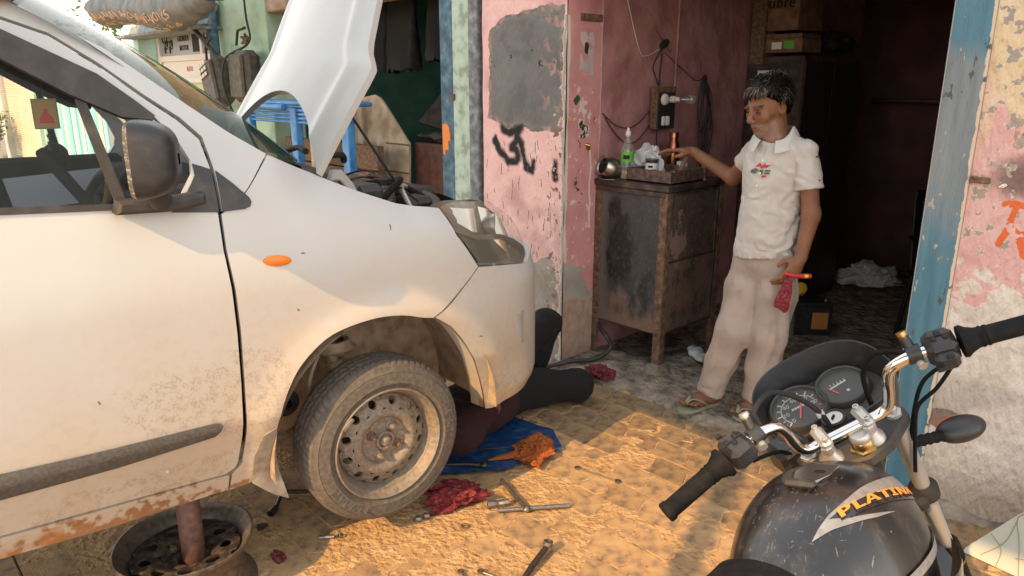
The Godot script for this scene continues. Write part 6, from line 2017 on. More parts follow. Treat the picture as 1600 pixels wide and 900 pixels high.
	# clothes hanging inside
	for e in [["black jacket hanging at the left inside the green doorway", Vector3(-5.46, 2.35, -3.6), .26, .64, 161], ["long black coat hanging in the middle of the green doorway", Vector3(-5.14, 2.35, -3.6), .38, .64, 163], ["dark shirt hanging by the blue post", Vector3(-4.66, 2.35, -3.6), .24, .58, 165]]:
		t = thing("hanging_coat", e[0], "coat", e[1], "clothes hanging in the green room")
		var n := fnl(e[4], 2.0, 3)
		b = MB.new()
		b.grid(28, 26, func(u: float, v: float) -> Vector3:
			var a := u * TAU
			var w: float = e[2] * .5 * lerpf(.45, 1.0, smoothstep(0, .18, v)) * (1.0 + .12 * n.get_noise_2d(u * 2.0, v * 2.0))
			return Vector3(cos(a) * w, -v * e[3] + .06 * n.get_noise_1d(cos(a) * 2.0) * v, sin(a) * .07 * (.4 + v) + .03 * sin(cos(a) * 14.0 + v * 3.0) * v), true)
		put(b, "cloth", M.dull_black, t)
		b = MB.new()
		b.tube(spline([Vector3(0, 0, 0), Vector3(0, .12, 0), Vector3(.03, .16, 0), Vector3(0, .2, 0)], 4), .004, 5)
		put(b, "hook", M.pitch_iron, t)
	t = thing("hanging_strap", "narrow black strap hanging on the teal wall", "strap", Vector3(-5.6, 1.35, -4.9))
	b = MB.new()
	b.box(Vector3(0, .25, 0), Vector3(.05, .55, .01), .002)
	put(b, "strap", M.dull_black, t)
	# meter boards on the wall of the next bay
	t = thing("signboard_rack", "white framed rack of small machine advertisement boards on the green wall", "sign", Vector3(-8.30, 1.18, -3.10))
	var fm: Material = M.paper
	for x in [-.95, .32, .98]:
		b = MB.new()
		b.box(Vector3(x, .46, .0), Vector3(.06, 1.12, .05), .004)
		put(b, "upright", fm, t)
	for y in [1.0, .69, .46, .18]:
		b = MB.new()
		b.box(Vector3(0.0, y, .003), Vector3(1.96, .06, .05), .004)
		put(b, "rail", fm, t)
	mat("sign_grey", .30, .32, .33, .5)
	mat("sign_lime", .50, .54, .22, .6)
	for e in [[-.31, .845, 1.18, .25, "sign_grey"], [.65, .845, .56, .25, "sign_grey"], [-.31, .575, 1.18, .17, "paper"], [.65, .575, .56, .17, "sign_lime"], [-.31, .32, 1.18, .22, "sign_lime"], [.65, .32, .56, .22, "paper"]]:
		b = MB.new()
		b.box(Vector3(e[0], e[1], -.012), Vector3(e[2], e[3], .02), .002)
		var panel := put(b, "board", M[e[4]], t)
		b = MB.new()
		var z := .0
		if e[4] == "sign_grey":
			# dark machine pictures and lettering
			for k in 7 if e[2] > 1.0 else 4:
				var x: float = e[0] - e[2] * .42 + k * (.075 if k < 4 else .16) 
				if k == 4 or k == 5: b.text("GRINDER" if k == 4 else "MOTOR", .075, .002, Transform3D(Basis(), Vector3(e[0] + .10, e[1] + (.045 if k == 4 else -.05), z)), "Droid Sans", true)
				elif k == 6: b.box(Vector3(e[0] + .45, e[1], z), Vector3(.20, .20, .003), .001)
				else:
					b.lathe([Vector2(.03, 0), Vector2(.05, .003)], 10, Transform3D(Basis(Vector3.RIGHT, PI / 2), Vector3(x, e[1] + .06 - .07 * (k % 2), z)))
					b.box(Vector3(x + .02, e[1] - .06 + .07 * (k % 2), z), Vector3(.05, .07, .003), 0)
		elif e[4] == "sign_lime" and e[2] > 1.0: b.text("SERVICE", .10, .002, Transform3D(Basis(), Vector3(e[0] + .2, e[1], z)), "Droid Sans", true)
		if b.idx.size(): put(b, "print", M.dull_black if e[4] == "sign_grey" else M.dial_white if false else M.grey_post, panel).set_meta("kind", "stuff")
		if e[4] == "paper" and e[2] > 1.0:
			b = MB.new()
			b.text("AUTO", .07, .002, Transform3D(Basis(), Vector3(e[0] + .2, e[1], z)), "Droid Sans", true)
			put(b, "red_print", M.red_plastic, panel)
	t = thing("tin_shelf", "weathered grey tin ledge above the rack of boards", "ledge", Vector3(-8.3, 2.16, -2.9))
	b = MB.new()
	b.box(Vector3(0, .06, 0), Vector3(2.3, .22, .04), .005, Basis(Vector3.RIGHT, -.5))
	b.box(Vector3(0, -.06, .06), Vector3(2.3, .03, .3), .004)
	put(b, "ledge", M.grey_post, t)
	# rolled tarpaulin awning with painted letters
	t = thing("rolled_awning", "faded grey rolled tarpaulin awning with orange painted lettering", "awning", Vector3(-7.15, 2.16, -2.4))
	var aw := fnl(170, 1.3, 3)
	tri_mat("old_tarp", ntex(171, .015, [[0.1, .13, .145, .15], [0.5, .20, .22, .225], [0.85, .26, .25, .22], [1.0, .32, .27, .20]], 512, 6), .8, .9)
	var tarp := func(u: float, v: float) -> Vector3:
		var x := lerpf(-1.38, 1.25, u)
		var a := lerpf(-.4, TAU * .62, v)
		var r := .20 * (1.0 + .10 * aw.get_noise_2d(x * 1.4, v * 1.5)) * (1.0 - .5 * pow(maxf(0, u * 2.0 - 1.0), 3.0)) * (.9 + .1 * sin(x * 3.0))
		return Vector3(x, .10 - cos(a) * r * .85 - .05 * sin(x * 1.9 + .6) + .012 * sin(x * 26.0 + v * 3.0), sin(a) * r)
	b = MB.new()
	b.grid(110, 26, tarp)
	put(b, "tarpaulin", M.old_tarp, t)
	for row in 2:
		b = MB.new()
		var words: String = ["MUHAMMAD AUTO ENGINE WORKS", "DENTER PAINTER MOB 9814"][row]
		var src := MB.new()
		src.text(words, .16 if row == 0 else .11, .004, Transform3D(), "Droid Sans", true)
		var w0 := 1e9
		var w1 := -1e9
		for p in src.v:
			w0 = minf(w0, p.x); w1 = maxf(w1, p.x)
		for i in range(0, src.idx.size(), 3):
			var q := []
			for k in 3:
				var p: Vector3 = src.v[src.idx[i + k]]
				var u := lerpf(.03, .80, (p.x - w0) / (w1 - w0))
				var v := (.33 if row == 0 else .17) + p.y * .85
				var s: Vector3 = tarp.call(u, v)
				q.append(s + Vector3(0, -.15, .95).normalized() * (.006 + (.002 if p.z > 0 else 0.0)))
			if (q[1] - q[0]).cross(q[2] - q[0]).length() > 1e-9: b.face(q)
		put(b, "lettering", mat("faded_orange", .60, .42, .30, .9) if not M.has("faded_orange") else M.faded_orange, t)
	t = thing("blue_tarp_fold", "dark blue fold of tarpaulin hanging by the green pillar", "tarpaulin", Vector3(-6.05, 2.36, -2.5))
	b = MB.new()
	cloth_lump(b, Vector3(0, -.12, 0), Vector3(.30, .16, .14), 172, .4, .6)
	put(b, "cloth", M.dark_blue_wood, t)
	t = thing("brown_tarp_fold", "brown tarpaulin fold sagging over the green pillar's edge", "tarpaulin", Vector3(-5.75, 2.33, -2.75))
	b = MB.new()
	cloth_lump(b, Vector3(0, -.08, 0), Vector3(.28, .16, .14), 174, .4, .6)
	put(b, "cloth", tri_mat("brown_tarp", ntex(175, .02, [[0.2, .14, .10, .07], [0.9, .28, .21, .15]]), 1.0, .9), t)
	# pipe and cables on the green pillar
	b = MB.new()
	b.tube([Vector3(-7.20, 3.0, -2.90), Vector3(-7.18, .2, -2.90)], .05, 10)
	tag(put(b, "drain_pipe", M.dark_blue_wood), "dark blue pipe running down beside the green pillar", "pipe")
	b = MB.new()
	b.tube(spline([Vector3(-7.55, 2.8, -2.85), Vector3(-7.45, 2.2, -2.80), Vector3(-7.15, 2.0, -2.78), Vector3(-6.98, 1.88, -2.80), Vector3(-6.95, 1.82, -2.82)], 7), .022, 8)
	tag(put(b, "thick_cable", M.dusty_black), "thick dark cable curving down to the hanging motor box", "cable")
	b = MB.new()
	b.tube(spline([Vector3(-6.52, 2.9, -2.92), Vector3(-6.50, 2.2, -2.92), Vector3(-6.46, 1.95, -2.91), Vector3(-6.55, 1.8, -2.72), Vector3(-6.60, 1.5, -2.72), Vector3(-6.55, 1.0, -2.9)], 7), .010, 6)
	tag(put(b, "drop_wire", M.wire), "wire with a taped knot dropping down the green pillar", "wire")
	t = thing("wire_knot", "taped knot in the wire on the green pillar", "wire", Vector3(-6.47, 1.97, -2.90))
	b = MB.new()
	for k in 5: b.tube([Vector3.ZERO, Vector3(.07 * cos(k * 1.3), .05 * sin(k * 1.3), .03)], [.028, .008], 6)
	put(b, "tape", M.old_wood, t)
	for e in [["slotted brown motor box hanging tilted on the green pillar", Vector3(-6.90, 1.66, -2.78), .30, .0], ["second brown motor box hanging behind the slotted one", Vector3(-6.42, 1.72, -2.84), -.03, 1.0]]:
		t = thing("motor_box", e[0], "motor box", e[1], "motor boxes on the green pillar")
		t.basis = Basis(Vector3.BACK, e[2])
		b = MB.new()
		b.box(Vector3(0, -.06, 0), Vector3(.33, .44, .16), .05)
		b.box(Vector3(0, -.06, .08), Vector3(.27, .37, .04), .02)
		put(b, "case", tri_mat("brown_case", ntex(176, .02, [[0.2, .05, .042, .03], [0.9, .12, .10, .075]]), 1.5, .6) if not M.has("brown_case") else M.brown_case, t)
		if e[3] == 0.0:
			b = MB.new()
			for i in 3:
				for j in 3: b.box(Vector3(-.09 + i * .062, .12 - j * .05, .112), Vector3(.045, .03, .004), 0)
			put(b, "slots", M.paper, t).set_meta("kind", "stuff")
		b = MB.new()
		b.tube([Vector3(-.15, .2, 0), Vector3(-.1, .32, 0), Vector3(.05, .34, 0)], .012, 6)
		put(b, "hanger", M.wire, t)
func hand(f: Field, wrist: Vector3, dir: Vector3, palm: Vector3, thumb: Vector3, curl: Array, k := 1.0) -> void:
	# dir: towards the fingertips, palm: out of the palm, thumb: towards the thumb's side
	var D := dir.normalized()
	var N := (palm - D * palm.dot(D)).normalized()
	var T := D.cross(N).normalized()
	if T.dot(thumb) < 0.0: T = -T
	f.cap(wrist, wrist + D * .028 * k, .024 * k, .027 * k, .015)
	f.egg(wrist + D * .052 * k, Vector3(.040, .047, .017) * k, Basis(T, D, N), .012)
	f.egg(wrist + D * .045 * k + T * .022 * k + N * .006 * k, Vector3(.016, .030, .014) * k, Basis(T, D, N), .012)
	var off := [.029, .010, -.010, -.028]
	var len_ := [[.042, .027, .021], [.046, .030, .022], [.043, .028, .021], [.034, .021, .019]]
	for i in 4:
		var base: Vector3 = wrist + (D * (.092 - .004 * absf(i - 1.2)) + T * off[i]) * k
		var c: float = curl[i]
		var dd: Vector3 = (D + T * off[i] * 2.2).normalized()
		var p: Vector3 = base - dd * .014 * k
		var r := .0098 * k * (1.0 if i < 3 else .88)
		for j in 3:
			dd = (dd * cos(c * (.7 if j == 0 else 1.0)) + N * sin(c * (.7 if j == 0 else 1.0))).normalized() if j else (dd * cos(c * .7) + N * sin(c * .7)).normalized()
			var q: Vector3 = p + dd * (len_[i][j] + (.014 if j == 0 else 0.0)) * k
			f.cap(p, q, r, r * .9, .004)
			p = q
			r *= .92
			N = N
	var tb := wrist + (D * .028 + T * .030 + N * .004) * k
	var td := (D * .55 + T * .65 + N * .45).normalized()
	var t2 := tb + td * .036 * k
	f.cap(tb, t2, .0125 * k, .0112 * k, .008)
	var t3 := t2 + (D * .85 + T * .15 + N * .4).normalized() * .030 * k
	f.cap(t2, t3, .0110 * k, .0095 * k, .004)

func head(f: Field, at: Vector3, B: Basis, k := 1.0) -> void:
	var P := func(x: float, y: float, z: float) -> Vector3: return at + B * (Vector3(x, y, z) * k)
	f.egg(P.call(0, .035, -.015), Vector3(.075, .088, .094) * k, B, .02)
	f.egg(P.call(0, -.015, .030), Vector3(.061, .088, .064) * k, B, .03)
	f.egg(P.call(0, -.075, .040), Vector3(.046, .036, .046) * k, B, .03)
	f.egg(P.call(0, -.100, .068), Vector3(.022, .017, .018) * k, B, .018)
	for s in [-1, 1]:
		f.egg(P.call(s * .041, -.020, .064), Vector3(.022, .024, .020) * k, B, .02)
		f.egg(P.call(s * .030, .008, .100), Vector3(.016, .0115, .014) * k, B, .012, true)
		f.egg(P.call(s * .030, .007, .079), Vector3(.0135, .0105, .0125) * k, B, .003)
		f.egg(P.call(s * .030, .027, .086), Vector3(.024, .0085, .012) * k, B * Basis(Vector3.BACK, -.12 * s), .010)
		f.egg(P.call(s * .074, -.002, -.008), Vector3(.009, .032, .019) * k, B * Basis(Vector3.UP, -.35 * s), .006)
		f.egg(P.call(s * .080, -.0, -.004), Vector3(.005, .018, .009) * k, B, .004, true)
		f.egg(P.call(s * .013, -.032, .104), Vector3(.009, .008, .010) * k, B, .006)
		f.egg(P.call(s * .052, -.055, .040), Vector3(.010, .026, .018) * k, B, .02, true)
	f.cap(P.call(0, .022, .088), P.call(0, -.024, .116), .0085 * k, .0125 * k, .012)
	f.egg(P.call(0, -.060, .090), Vector3(.024, .0055, .010) * k, B, .007)
	f.egg(P.call(0, -.072, .088), Vector3(.021, .0065, .010) * k, B, .007)

func flip_flop(root: Node3D, heel: Vector3, toe: Vector3, m: Material) -> void:
	var d := (toe - heel)
	d.y = 0
	var l := d.length() + .045
	d = d.normalized()
	var s := d.cross(Vector3.UP)
	var sl := Node3D.new()
	sl.name = numbered("sandal", root)
	root.add_child(sl, true)
	var T := Transform3D(Basis(d, s, Vector3.UP), heel - d * .025)
	T.basis = Basis(d, d.cross(Vector3.UP) * -1.0, Vector3.UP)
	T.origin.y = .033
	var b := MB.new()
	b.prism(V2([0, -.018, .012, -.030, .06, -.033, .13, -.031, .19, -.044, .24, -.045, .275, -.032, .285, -.005, .278, .022, .24, .040, .18, .040, .12, .030, .05, .033, .012, .028, 0, .012]), 0, .016, T.scaled_local(Vector3(l / .285, 1, 1)), .003)
	put(b, "sole", m, sl)
	b = MB.new()
	for k in [-1, 1]: b.tube(spline([heel + d * .085 + s * .036 * k + Vector3(0, .02, 0), heel + d * .13 + s * .036 * k + Vector3(0, .052, 0), heel + d * .165 + s * .012 * k + Vector3(0, .062, 0), heel + d * .195 + Vector3(0, .045, 0)], 5), .009, 8, true, .45)
	put(b, "strap", m, sl)

func foot(f: Field, ankle: Vector3, heel: Vector3, toe: Vector3) -> void:
	var d := (toe - heel)
	d.y = 0
	d = d.normalized()
	var s := d.cross(Vector3.UP)
	var g := heel.y + .018
	f.cap(ankle + Vector3(0, .05, 0), ankle, .038, .036, .03)
	f.cap(ankle, heel + Vector3(0, .042, 0), .036, .03, .03)
	var mid := heel.lerp(toe, .62)
	f.cap(ankle - Vector3(0, .01, 0) + d * .01, mid + Vector3(0, .036, 0), .036, .026, .03)
	f.cap(mid + s * .018 + Vector3(0, .032, 0), mid - s * .022 + Vector3(0, .03, 0), .024, .021, .02)
	f.cap(heel + Vector3(0, .036, 0), mid + Vector3(0, .034, 0), .028, .024, .03)
	for i in 5:
		var o := s * (.032 - i * .016)
		var b0 := mid + o + d * .02 + Vector3(0, .034, 0)
		f.cap(b0, mid + o * 1.12 + d * ([.082, .080, .072, .063, .052][i]) + Vector3(0, .028, 0), .0125 if i == 0 else .0095, .0115 if i == 0 else .0085, .006)

func standing_person() -> void:
	var t := thing("person", "grey haired person in white polo shirt and beige trousers standing at the cabinet", "person", Vector3(-1.7213, 0, -3.0955))
	t.rotation_degrees.y = 47.0
	var fy := Vector3(-.86, -.30, .42).normalized()
	var hx := Vector3.UP.cross(fy).normalized()
	var H := Basis(hx, fy.cross(hx), fy)
	var hc := Vector3(.050, 1.500, .0)
	var sn := fnl(180, 14.0, 3)
	var skin := func(p: Vector3) -> Color:
		var q := H.inverse() * (p - hc)
		var c := Color(.175, .080, .045).lerp(Color(.235, .112, .064), .5 + .5 * sn.get_noise_3dv(p))
		if p.y > 1.33 and q.length() < .19:
			if q.z > .02 and q.y < -.045 and q.y > -.13: 
				var st := smoothstep(-.04, -.06, q.y) * (.5 + .5 * sn.get_noise_3dv(p * 5.0))
				c = c.lerp(Color(.30, .27, .25), clampf(st * .55, 0, .5))
			if q.z > .07 and absf(q.y + .047) < .008 and absf(q.x) < .032: c = c.lerp(Color(.16, .13, .115), .6)
			if q.z > .06 and absf(q.y + .066) < .009 and absf(q.x) < .022: c = Color(.20, .075, .055)
			if q.z > .06 and absf(q.y - .030) < .0042 and absf(absf(q.x) - .031) < .020: c = Color(.055, .036, .026)
			if q.z > .06 and absf(q.y - .007) < .0045 and absf(absf(q.x) - .030) < .012: c = Color(.06, .045, .04)
			if q.z > .06 and q.y < .002 and q.y > -.012 and absf(absf(q.x) - .030) < .016: c = c * .82
		if p.y < .12: c = c * .8
		return c
	var sm_ := mat("skin", 1, 1, 1, .52)
	sm_.vertex_color_use_as_albedo = true
	sm_.metallic_specular = .35
	sm_.subsurf_scatter_enabled = true; sm_.subsurf_scatter_strength = .06
	# joints
	var neck := Vector3(.102, 1.375, -.005)
	var shL := Vector3(.195, 1.315, .115)
	var elL := Vector3(.226, 1.045, .165)
	var wrL := Vector3(.190, .860, .19)
	var shR := Vector3(.055, 1.315, -.115)
	var elR := Vector3(.010, 1.150, -.30)
	var wrR := Vector3(-.155, 1.262, -.45)
	var hipL := Vector3(.155, .80, .065)
	var hipR := Vector3(.060, .80, -.055)
	var knL := Vector3(.122, .455, .085)
	var knR := Vector3(-.020, .455, -.005)
	var anL := Vector3(.112, .125, .03)
	var anR := Vector3(-.085, .125, -.075)
	var skinmb := MB.new()
	var body := Field.new()
	body.cap(neck + Vector3(.0, -.06, 0), neck + Vector3(-.025, .05, .01), .058, .052, .03)
	body.egg(Vector3(.11, 1.20, 0), Vector3(.125, .17, .095), Basis(Vector3.UP, -.70), .05)
	body.egg(Vector3(.105, .96, 0), Vector3(.12, .20, .09), Basis(Vector3.UP, -.70), .05)
	body.cap(shL, elL, .043, .037, .03); body.cap(elL, wrL, .040, .027, .02)
	body.cap(shR, elR, .042, .036, .03); body.cap(elR, wrR, .039, .026, .02)
	body.cap(hipL, knL, .075, .052, .03); body.cap(hipR, knR, .075, .052, .03)
	body.cap(knL, anL, .05, .036, .03); body.cap(knR, anR, .05, .036, .03)
	body.build(skinmb, .009, null, skin)
	var hd := Field.new()
	head(hd, hc, H)
	hd.cap(neck + Vector3(0, -.02, 0), hc + H * Vector3(0, -.06, -.025), .056, .052, .03)
	hd.cap(neck + Vector3(-.03, -.02, .03), hc + H * Vector3(0, -.09, .03), .022, .028, .03)
	hd.build(skinmb, .0042, func(p: Vector3, d: float) -> float: return d + .0008 * sn.get_noise_3dv(p * 3.0), skin)
	var hl := Field.new()
	hl.cap(elL.lerp(wrL, .75), wrL, .030, .026, .01)
	hand(hl, wrL, Vector3(-.42, -.86, .12), Vector3(-.30, .05, -.95), Vector3(-.75, .1, .4), [.55, .65, .72, .75], .98)
	hl.build(skinmb, .0036, null, skin)
	var hr := Field.new()
	hr.cap(elR.lerp(wrR, .75), wrR, .030, .025, .01)
	hand(hr, wrR, Vector3(-.82, .10, -.42), Vector3(-.12, -1, .05), Vector3(-.3, 0, .85), [.22, .28, .30, .34], .98)
	hr.build(skinmb, .0036, null, skin)
	var ft := Field.new()
	foot(ft, anR - Vector3(0, .035, 0), Vector3(-.055, .045, -.085), Vector3(-.225, .045, .01))
	foot(ft, anL - Vector3(0, .035, 0), Vector3(.135, .045, .005), Vector3(.015, .045, .105))
	ft.build(skinmb, .005, null, skin)
	put(skinmb, "body", sm_, t)
	for e in [-1, 1]:
		var ey := MB.new()
		ey.ball(hc + H * Vector3(e * .030, .0055, .0835), Vector3(.0095, .0035, .0095), H, 12, 8)
		put(ey, "eye", M.dull_black, t)
	flip_flop(t, Vector3(-.055, .033, -.085), Vector3(-.245, .033, .02), mat("sandal_green", .20, .20, .13, .7))
	flip_flop(t, Vector3(.140, .033, .0), Vector3(.010, .033, .11), M.sandal_green)
	# shirt
	var wr := fnl(181, 7.0, 3)
	var fold := fnl(182, 3.0, 2)
	var st := Field.new()
	var TB := Basis(Vector3.UP, -.72)
	st.egg(Vector3(.118, 1.235, .0), Vector3(.160, .140, .108), TB, .06)
	st.egg(Vector3(.100, 1.02, .005), Vector3(.138, .22, .112), TB, .08)
	st.egg(Vector3(.092, .84, .005), Vector3(.142, .14, .116), TB, .08)
	st.cap(shL + Vector3(-.02, .0, -.02), neck + Vector3(0, -.045, 0), .052, .05, .05)
	st.cap(shR + Vector3(.01, .0, .02), neck + Vector3(0, -.045, 0), .052, .05, .05)
	var slv := Field.new()
	slv.cap(shL + Vector3(-.004, -.002, -.003), shL.lerp(elL, .75), .056, .063, .03)
	slv.cap(shR + Vector3(.004, -.002, .003), shR.lerp(elR, .72), .054, .055, .03)
	var sdl := (elL - shL).normalized()
	var sdr := (elR - shR).normalized()
	var cutL := shL.lerp(elL, .60)
	var cutR := shR.lerp(elR, .52)
	var nb := neck + Vector3(-.01, .020, .01)
	var shirt_rough := func(p: Vector3, d: float) -> float:
		var w := .0045 * wr.get_noise_3dv(Vector3(p.x * .8, p.y * 1.5 + fold.get_noise_3dv(p) * .4, p.z * .8)) 
		w += .0050 * sin(p.y * 62.0 - p.x * 46.0 + 8.0 * fold.get_noise_3dv(p * 1.6)) * smoothstep(1.22, 1.0, p.y) * smoothstep(-.02, .16, p.x) + .003 * sin(p.y * 34.0 + p.x * 40.0 + 9.0 * fold.get_noise_3dv(p * 2.2))
		var r := d + w
		if p.y < 1.0: r = maxf(r, .822 + .012 * sin(p.x * 20.0) - p.y)
		r = maxf(r, .070 - (p - nb).length()) if p.y > 1.35 else r
		# open neck
		var q := p - Vector3(.02, 1.335, .055)
		r = maxf(r, .020 - Vector3(q.x, q.y * .42, q.z).length())
		return r
	var smb := MB.new()
	var dn := fnl(183, 4.0, 4)
	var shirt_tint := func(p: Vector3) -> Color:
		var a := .5 + .5 * dn.get_noise_3dv(p)
		var c := Color(.60, .575, .54).lerp(Color(.53, .49, .44), a)
		c = c.lerp(Color(.42, .34, .26), .45 * smoothstep(.55, .85, a) * smoothstep(1.15, .85, p.y))
		return c * .82
	st.build(smb, .0085, shirt_rough, shirt_tint)
	slv.build(smb, .0075, func(p: Vector3, d: float) -> float:
		var w := .004 * wr.get_noise_3dv(p) + .003 * sin((p.y * 1.2 + p.x) * 70.0 + 6.0 * fold.get_noise_3dv(p * 2.0))
		return maxf(d + w, maxf((p - cutL).dot(sdl) if p.z > 0.0 else -1.0, (p - cutR).dot(sdr) if p.z < 0.0 else -1.0)), shirt_tint)
	var shm := mat("shirt_cloth", 1, 1, 1, .9)
	shm.vertex_color_use_as_albedo = true
	shm.rim_enabled = true; shm.rim = .2
	shm.normal_enabled = true; shm.normal_texture = nnorm(184, .35, 3.0, 256, 2); shm.normal_scale = .25; shm.uv1_triplanar = true; shm.uv1_scale = Vector3.ONE * 8.0
	var shirt := put(smb, "polo_shirt", shm, t)
	shirt.position = Vector3.ZERO
	smb = MB.new()
	smb.col = Color(.50, .485, .455)
	var nk := Vector3(.095, 1.372, .002)
	var back := Vector3(.66, 0, -.75)
	smb.grid(40, 6, func(u: float, v: float) -> Vector3:
		var th := lerpf(-2.75, 2.75, u)
		var dd := back.rotated(Vector3.UP, th)
		var fr := smoothstep(.2, -1.0, cos(th))
		var y := 1.418 - .060 * fr
		var r := .070 + .012 * fr
		var w := smoothstep(0.0, .25, v)
		return nk + dd * (r + .004 * w + (.030 + .012 * fr) * maxf(0, v - .15) + .004 * sin(th * 5.0) * v) + Vector3(0, y - 1.372 + .004 * sin(v * PI) - (.048 + .012 * fr) * maxf(0, v - .15), 0))
	put(smb, "collar", shm, shirt)
	smb = MB.new()
	for i in 3:
		smb.ball(Vector3(.012 - .010 * i, 1.275 - i * .055, .106 + .004 * i), Vector3(.005, .005, .003), Basis(), 8, 6)
	put(smb, "buttons", M.paper, shirt).set_meta("kind", "stuff")
	# badge on the chest: red peak over a green and grey letter mark
	var find := func(x: float, y: float) -> Vector3:
		# walk in from the camera's side until the cloth is met
		for i in 120:
			var p := Vector3(x, y, .30 - i * .003)
			var g := ((p - st.o) / st.cell).round()
			var k := int((g.z * st.ny + g.y) * st.nx + g.x)
			if k >= 0 and k < st.d.size() and st.d[k] < .002: return p + Vector3(-.001, 0, .0035)
		return Vector3(x, y, .13)
	for e in [["badge_red", V2([-.014, .006, -.002, .020, .002, .010, .010, .022, .010, .014, .024, .016, .012, .004, .008, .010, .0, .002, -.004, .008]), lin(.45, .03, .04)], ["badge_grey", V2([-.022, -.004, -.012, .004, -.006, -.004, -.010, -.014, -.020, -.014]), lin(.12, .13, .11)], ["badge_green", V2([-.004, .0, .004, .0, .004, -.014, -.004, -.016]), lin(.10, .17, .09)], ["badge_line", V2([.007, .0, .022, .002, .022, -.004, .007, -.006]), lin(.12, .12, .12)], ["badge_line", V2([.007, -.008, .020, -.006, .020, -.012, .007, -.014]), lin(.12, .12, .12)], ["badge_red", V2([.0, -.018, .012, -.016, .012, -.022, .0, -.024]), lin(.40, .05, .05)]]:
		smb = MB.new()
		smb.panel(e[1], .006, func(q: Vector2) -> Vector3: return find.call(.022 + q.x * 1.45, 1.232 + q.y * 1.45), 0.0, func(q: Vector2) -> Vector2: return q)
		var bm := StandardMaterial3D.new()
		bm.albedo_color = e[2]; bm.roughness = .8
		put(smb, e[0], bm, shirt)
	# trousers
	var tr := Field.new()
	tr.egg(Vector3(.096, .80, .005), Vector3(.132, .11, .105), TB, .06)
	tr.chain([hipL + Vector3(-.01, .02, -.01), hipL.lerp(knL, .4), knL, knL.lerp(anL, .5), anL + Vector3(0, -.015, 0)], [.092, .086, .078, .074, .071], .03)
	tr.chain([hipR + Vector3(.01, .02, .01), hipR.lerp(knR, .4), knR, knR.lerp(anR, .5), anR + Vector3(0, -.015, 0)], [.092, .086, .078, .073, .069], .03)
	var tm := MB.new()
	tr.build(tm, .0095, func(p: Vector3, d: float) -> float:
		var side := p.x * .5 + p.z
		var w := .0050 * fold.get_noise_3dv(Vector3(p.x * 2.4, p.y * .8, p.z * 2.4))
		w += .0030 * sin(p.y * 80.0 + 14.0 * fold.get_noise_3dv(p * 1.6) + side * 55.0) * (.8 * smoothstep(.26, .12, p.y) + .12)
		w += .0035 * sin((p.x - p.z) * 110.0 + p.y * 8.0) * smoothstep(.55, .78, p.y)
		w += .0045 * sin((p.x * .8 - p.z * .6) * 95.0 + 5.0 * fold.get_noise_3dv(Vector3(p.x, p.y * .4, p.z) * 1.4)) * smoothstep(.14, .3, p.y) * smoothstep(.78, .6, p.y)
		return maxf(d + w, .095 + .012 * sin(p.x * 30.0) - p.y), func(p: Vector3) -> Color:
		var a := .5 + .5 * dn.get_noise_3dv(p * 1.2)
		var c := Color(.40, .325, .275).lerp(Color(.31, .245, .205), a)
		var s := .5 + .5 * dn.get_noise_3dv(p * 3.0 + Vector3(7, 0, 0))
		c = c.lerp(Color(.15, .115, .095), .38 * smoothstep(.55, .9, s))
		return c)
	var trm := mat("trouser_cloth", 1, 1, 1, .92)
	trm.vertex_color_use_as_albedo = true
	trm.normal_enabled = true; trm.normal_texture = shm.normal_texture; trm.normal_scale = .25; trm.uv1_triplanar = true; trm.uv1_scale = Vector3.ONE * 8.0
	put(tm, "trousers", trm, t)
	# hair: a cap and many tufts
	rng.seed = 18
	var hb := MB.new()
	var hf := Field.new()
	hf.egg(hc + H * Vector3(0, .050, -.024), Vector3(.082, .080, .096), H, .02)
	hf.egg(hc + H * Vector3(0, .005, -.055), Vector3(.072, .075, .058), H, .02)
	hf.egg(hc + H * Vector3(0, .008, .085), Vector3(.085, .068, .078), H, .006, true)
	hf.egg(hc + H * Vector3(0, -.055, .0), Vector3(.12, .05, .075), H, .006, true)
	hf.build(hb, .005, func(p: Vector3, d: float) -> float: return d + .003 * sn.get_noise_3dv(p * 4.0), func(_p: Vector3) -> Color: return Color(.008, .007, .0065))
	for i in 1300:
		var a := rng.randf() * TAU
		var b := acos(rng.randf_range(-.25, 1.0))
		var d := Vector3(sin(b) * cos(a), cos(b), sin(b) * sin(a))
		if d.z > .30 and d.y < .42: continue
		if d.y < .0 and d.z > -.1: continue
		var p := Vector3(0, .047, -.022) + d * Vector3(.082, .080, .096)
		var E := Vector3(.084, .086, .100)
		var part := .5 + .5 * fold.get_noise_3dv(d * 3.0)
		var flow := Vector3(d.x * .5 - .35, -.15, .75) if d.z > -.35 and d.y > .2 else Vector3(d.x * .3, -1.0, -.25)
		flow += Vector3(rng.randfn(0, .2), rng.randfn(0, .2), rng.randfn(0, .2)) + Vector3(1.2 * (part - .5), .8 * (part - .5), 0)
		flow = (flow - d * flow.dot(d)).normalized()
		var l := rng.randf_range(.035, .06)
		var front := smoothstep(.1, .6, d.z)
		hb.col = Color(.007, .006, .0055).lerp(Color(.12, .10, .082), clampf(pow(part, 3.0) * .25 + front * (.15 + .4 * part) * rng.randf(), 0, 1))
		var pts := []
		for k in 4:
			var dk := (d * E + flow * l * k / 3.0)
			var un := (dk / E).normalized()
			pts.append(hc + H * (Vector3(0, .047, -.022) + un * E * (1.0 + .10 * sin(k / 3.0 * PI) * (.4 + part) + .16 * part * part * k / 3.0)))
		hb.tube(pts, [.0030, .0034, .0028, .0006], 4, false)
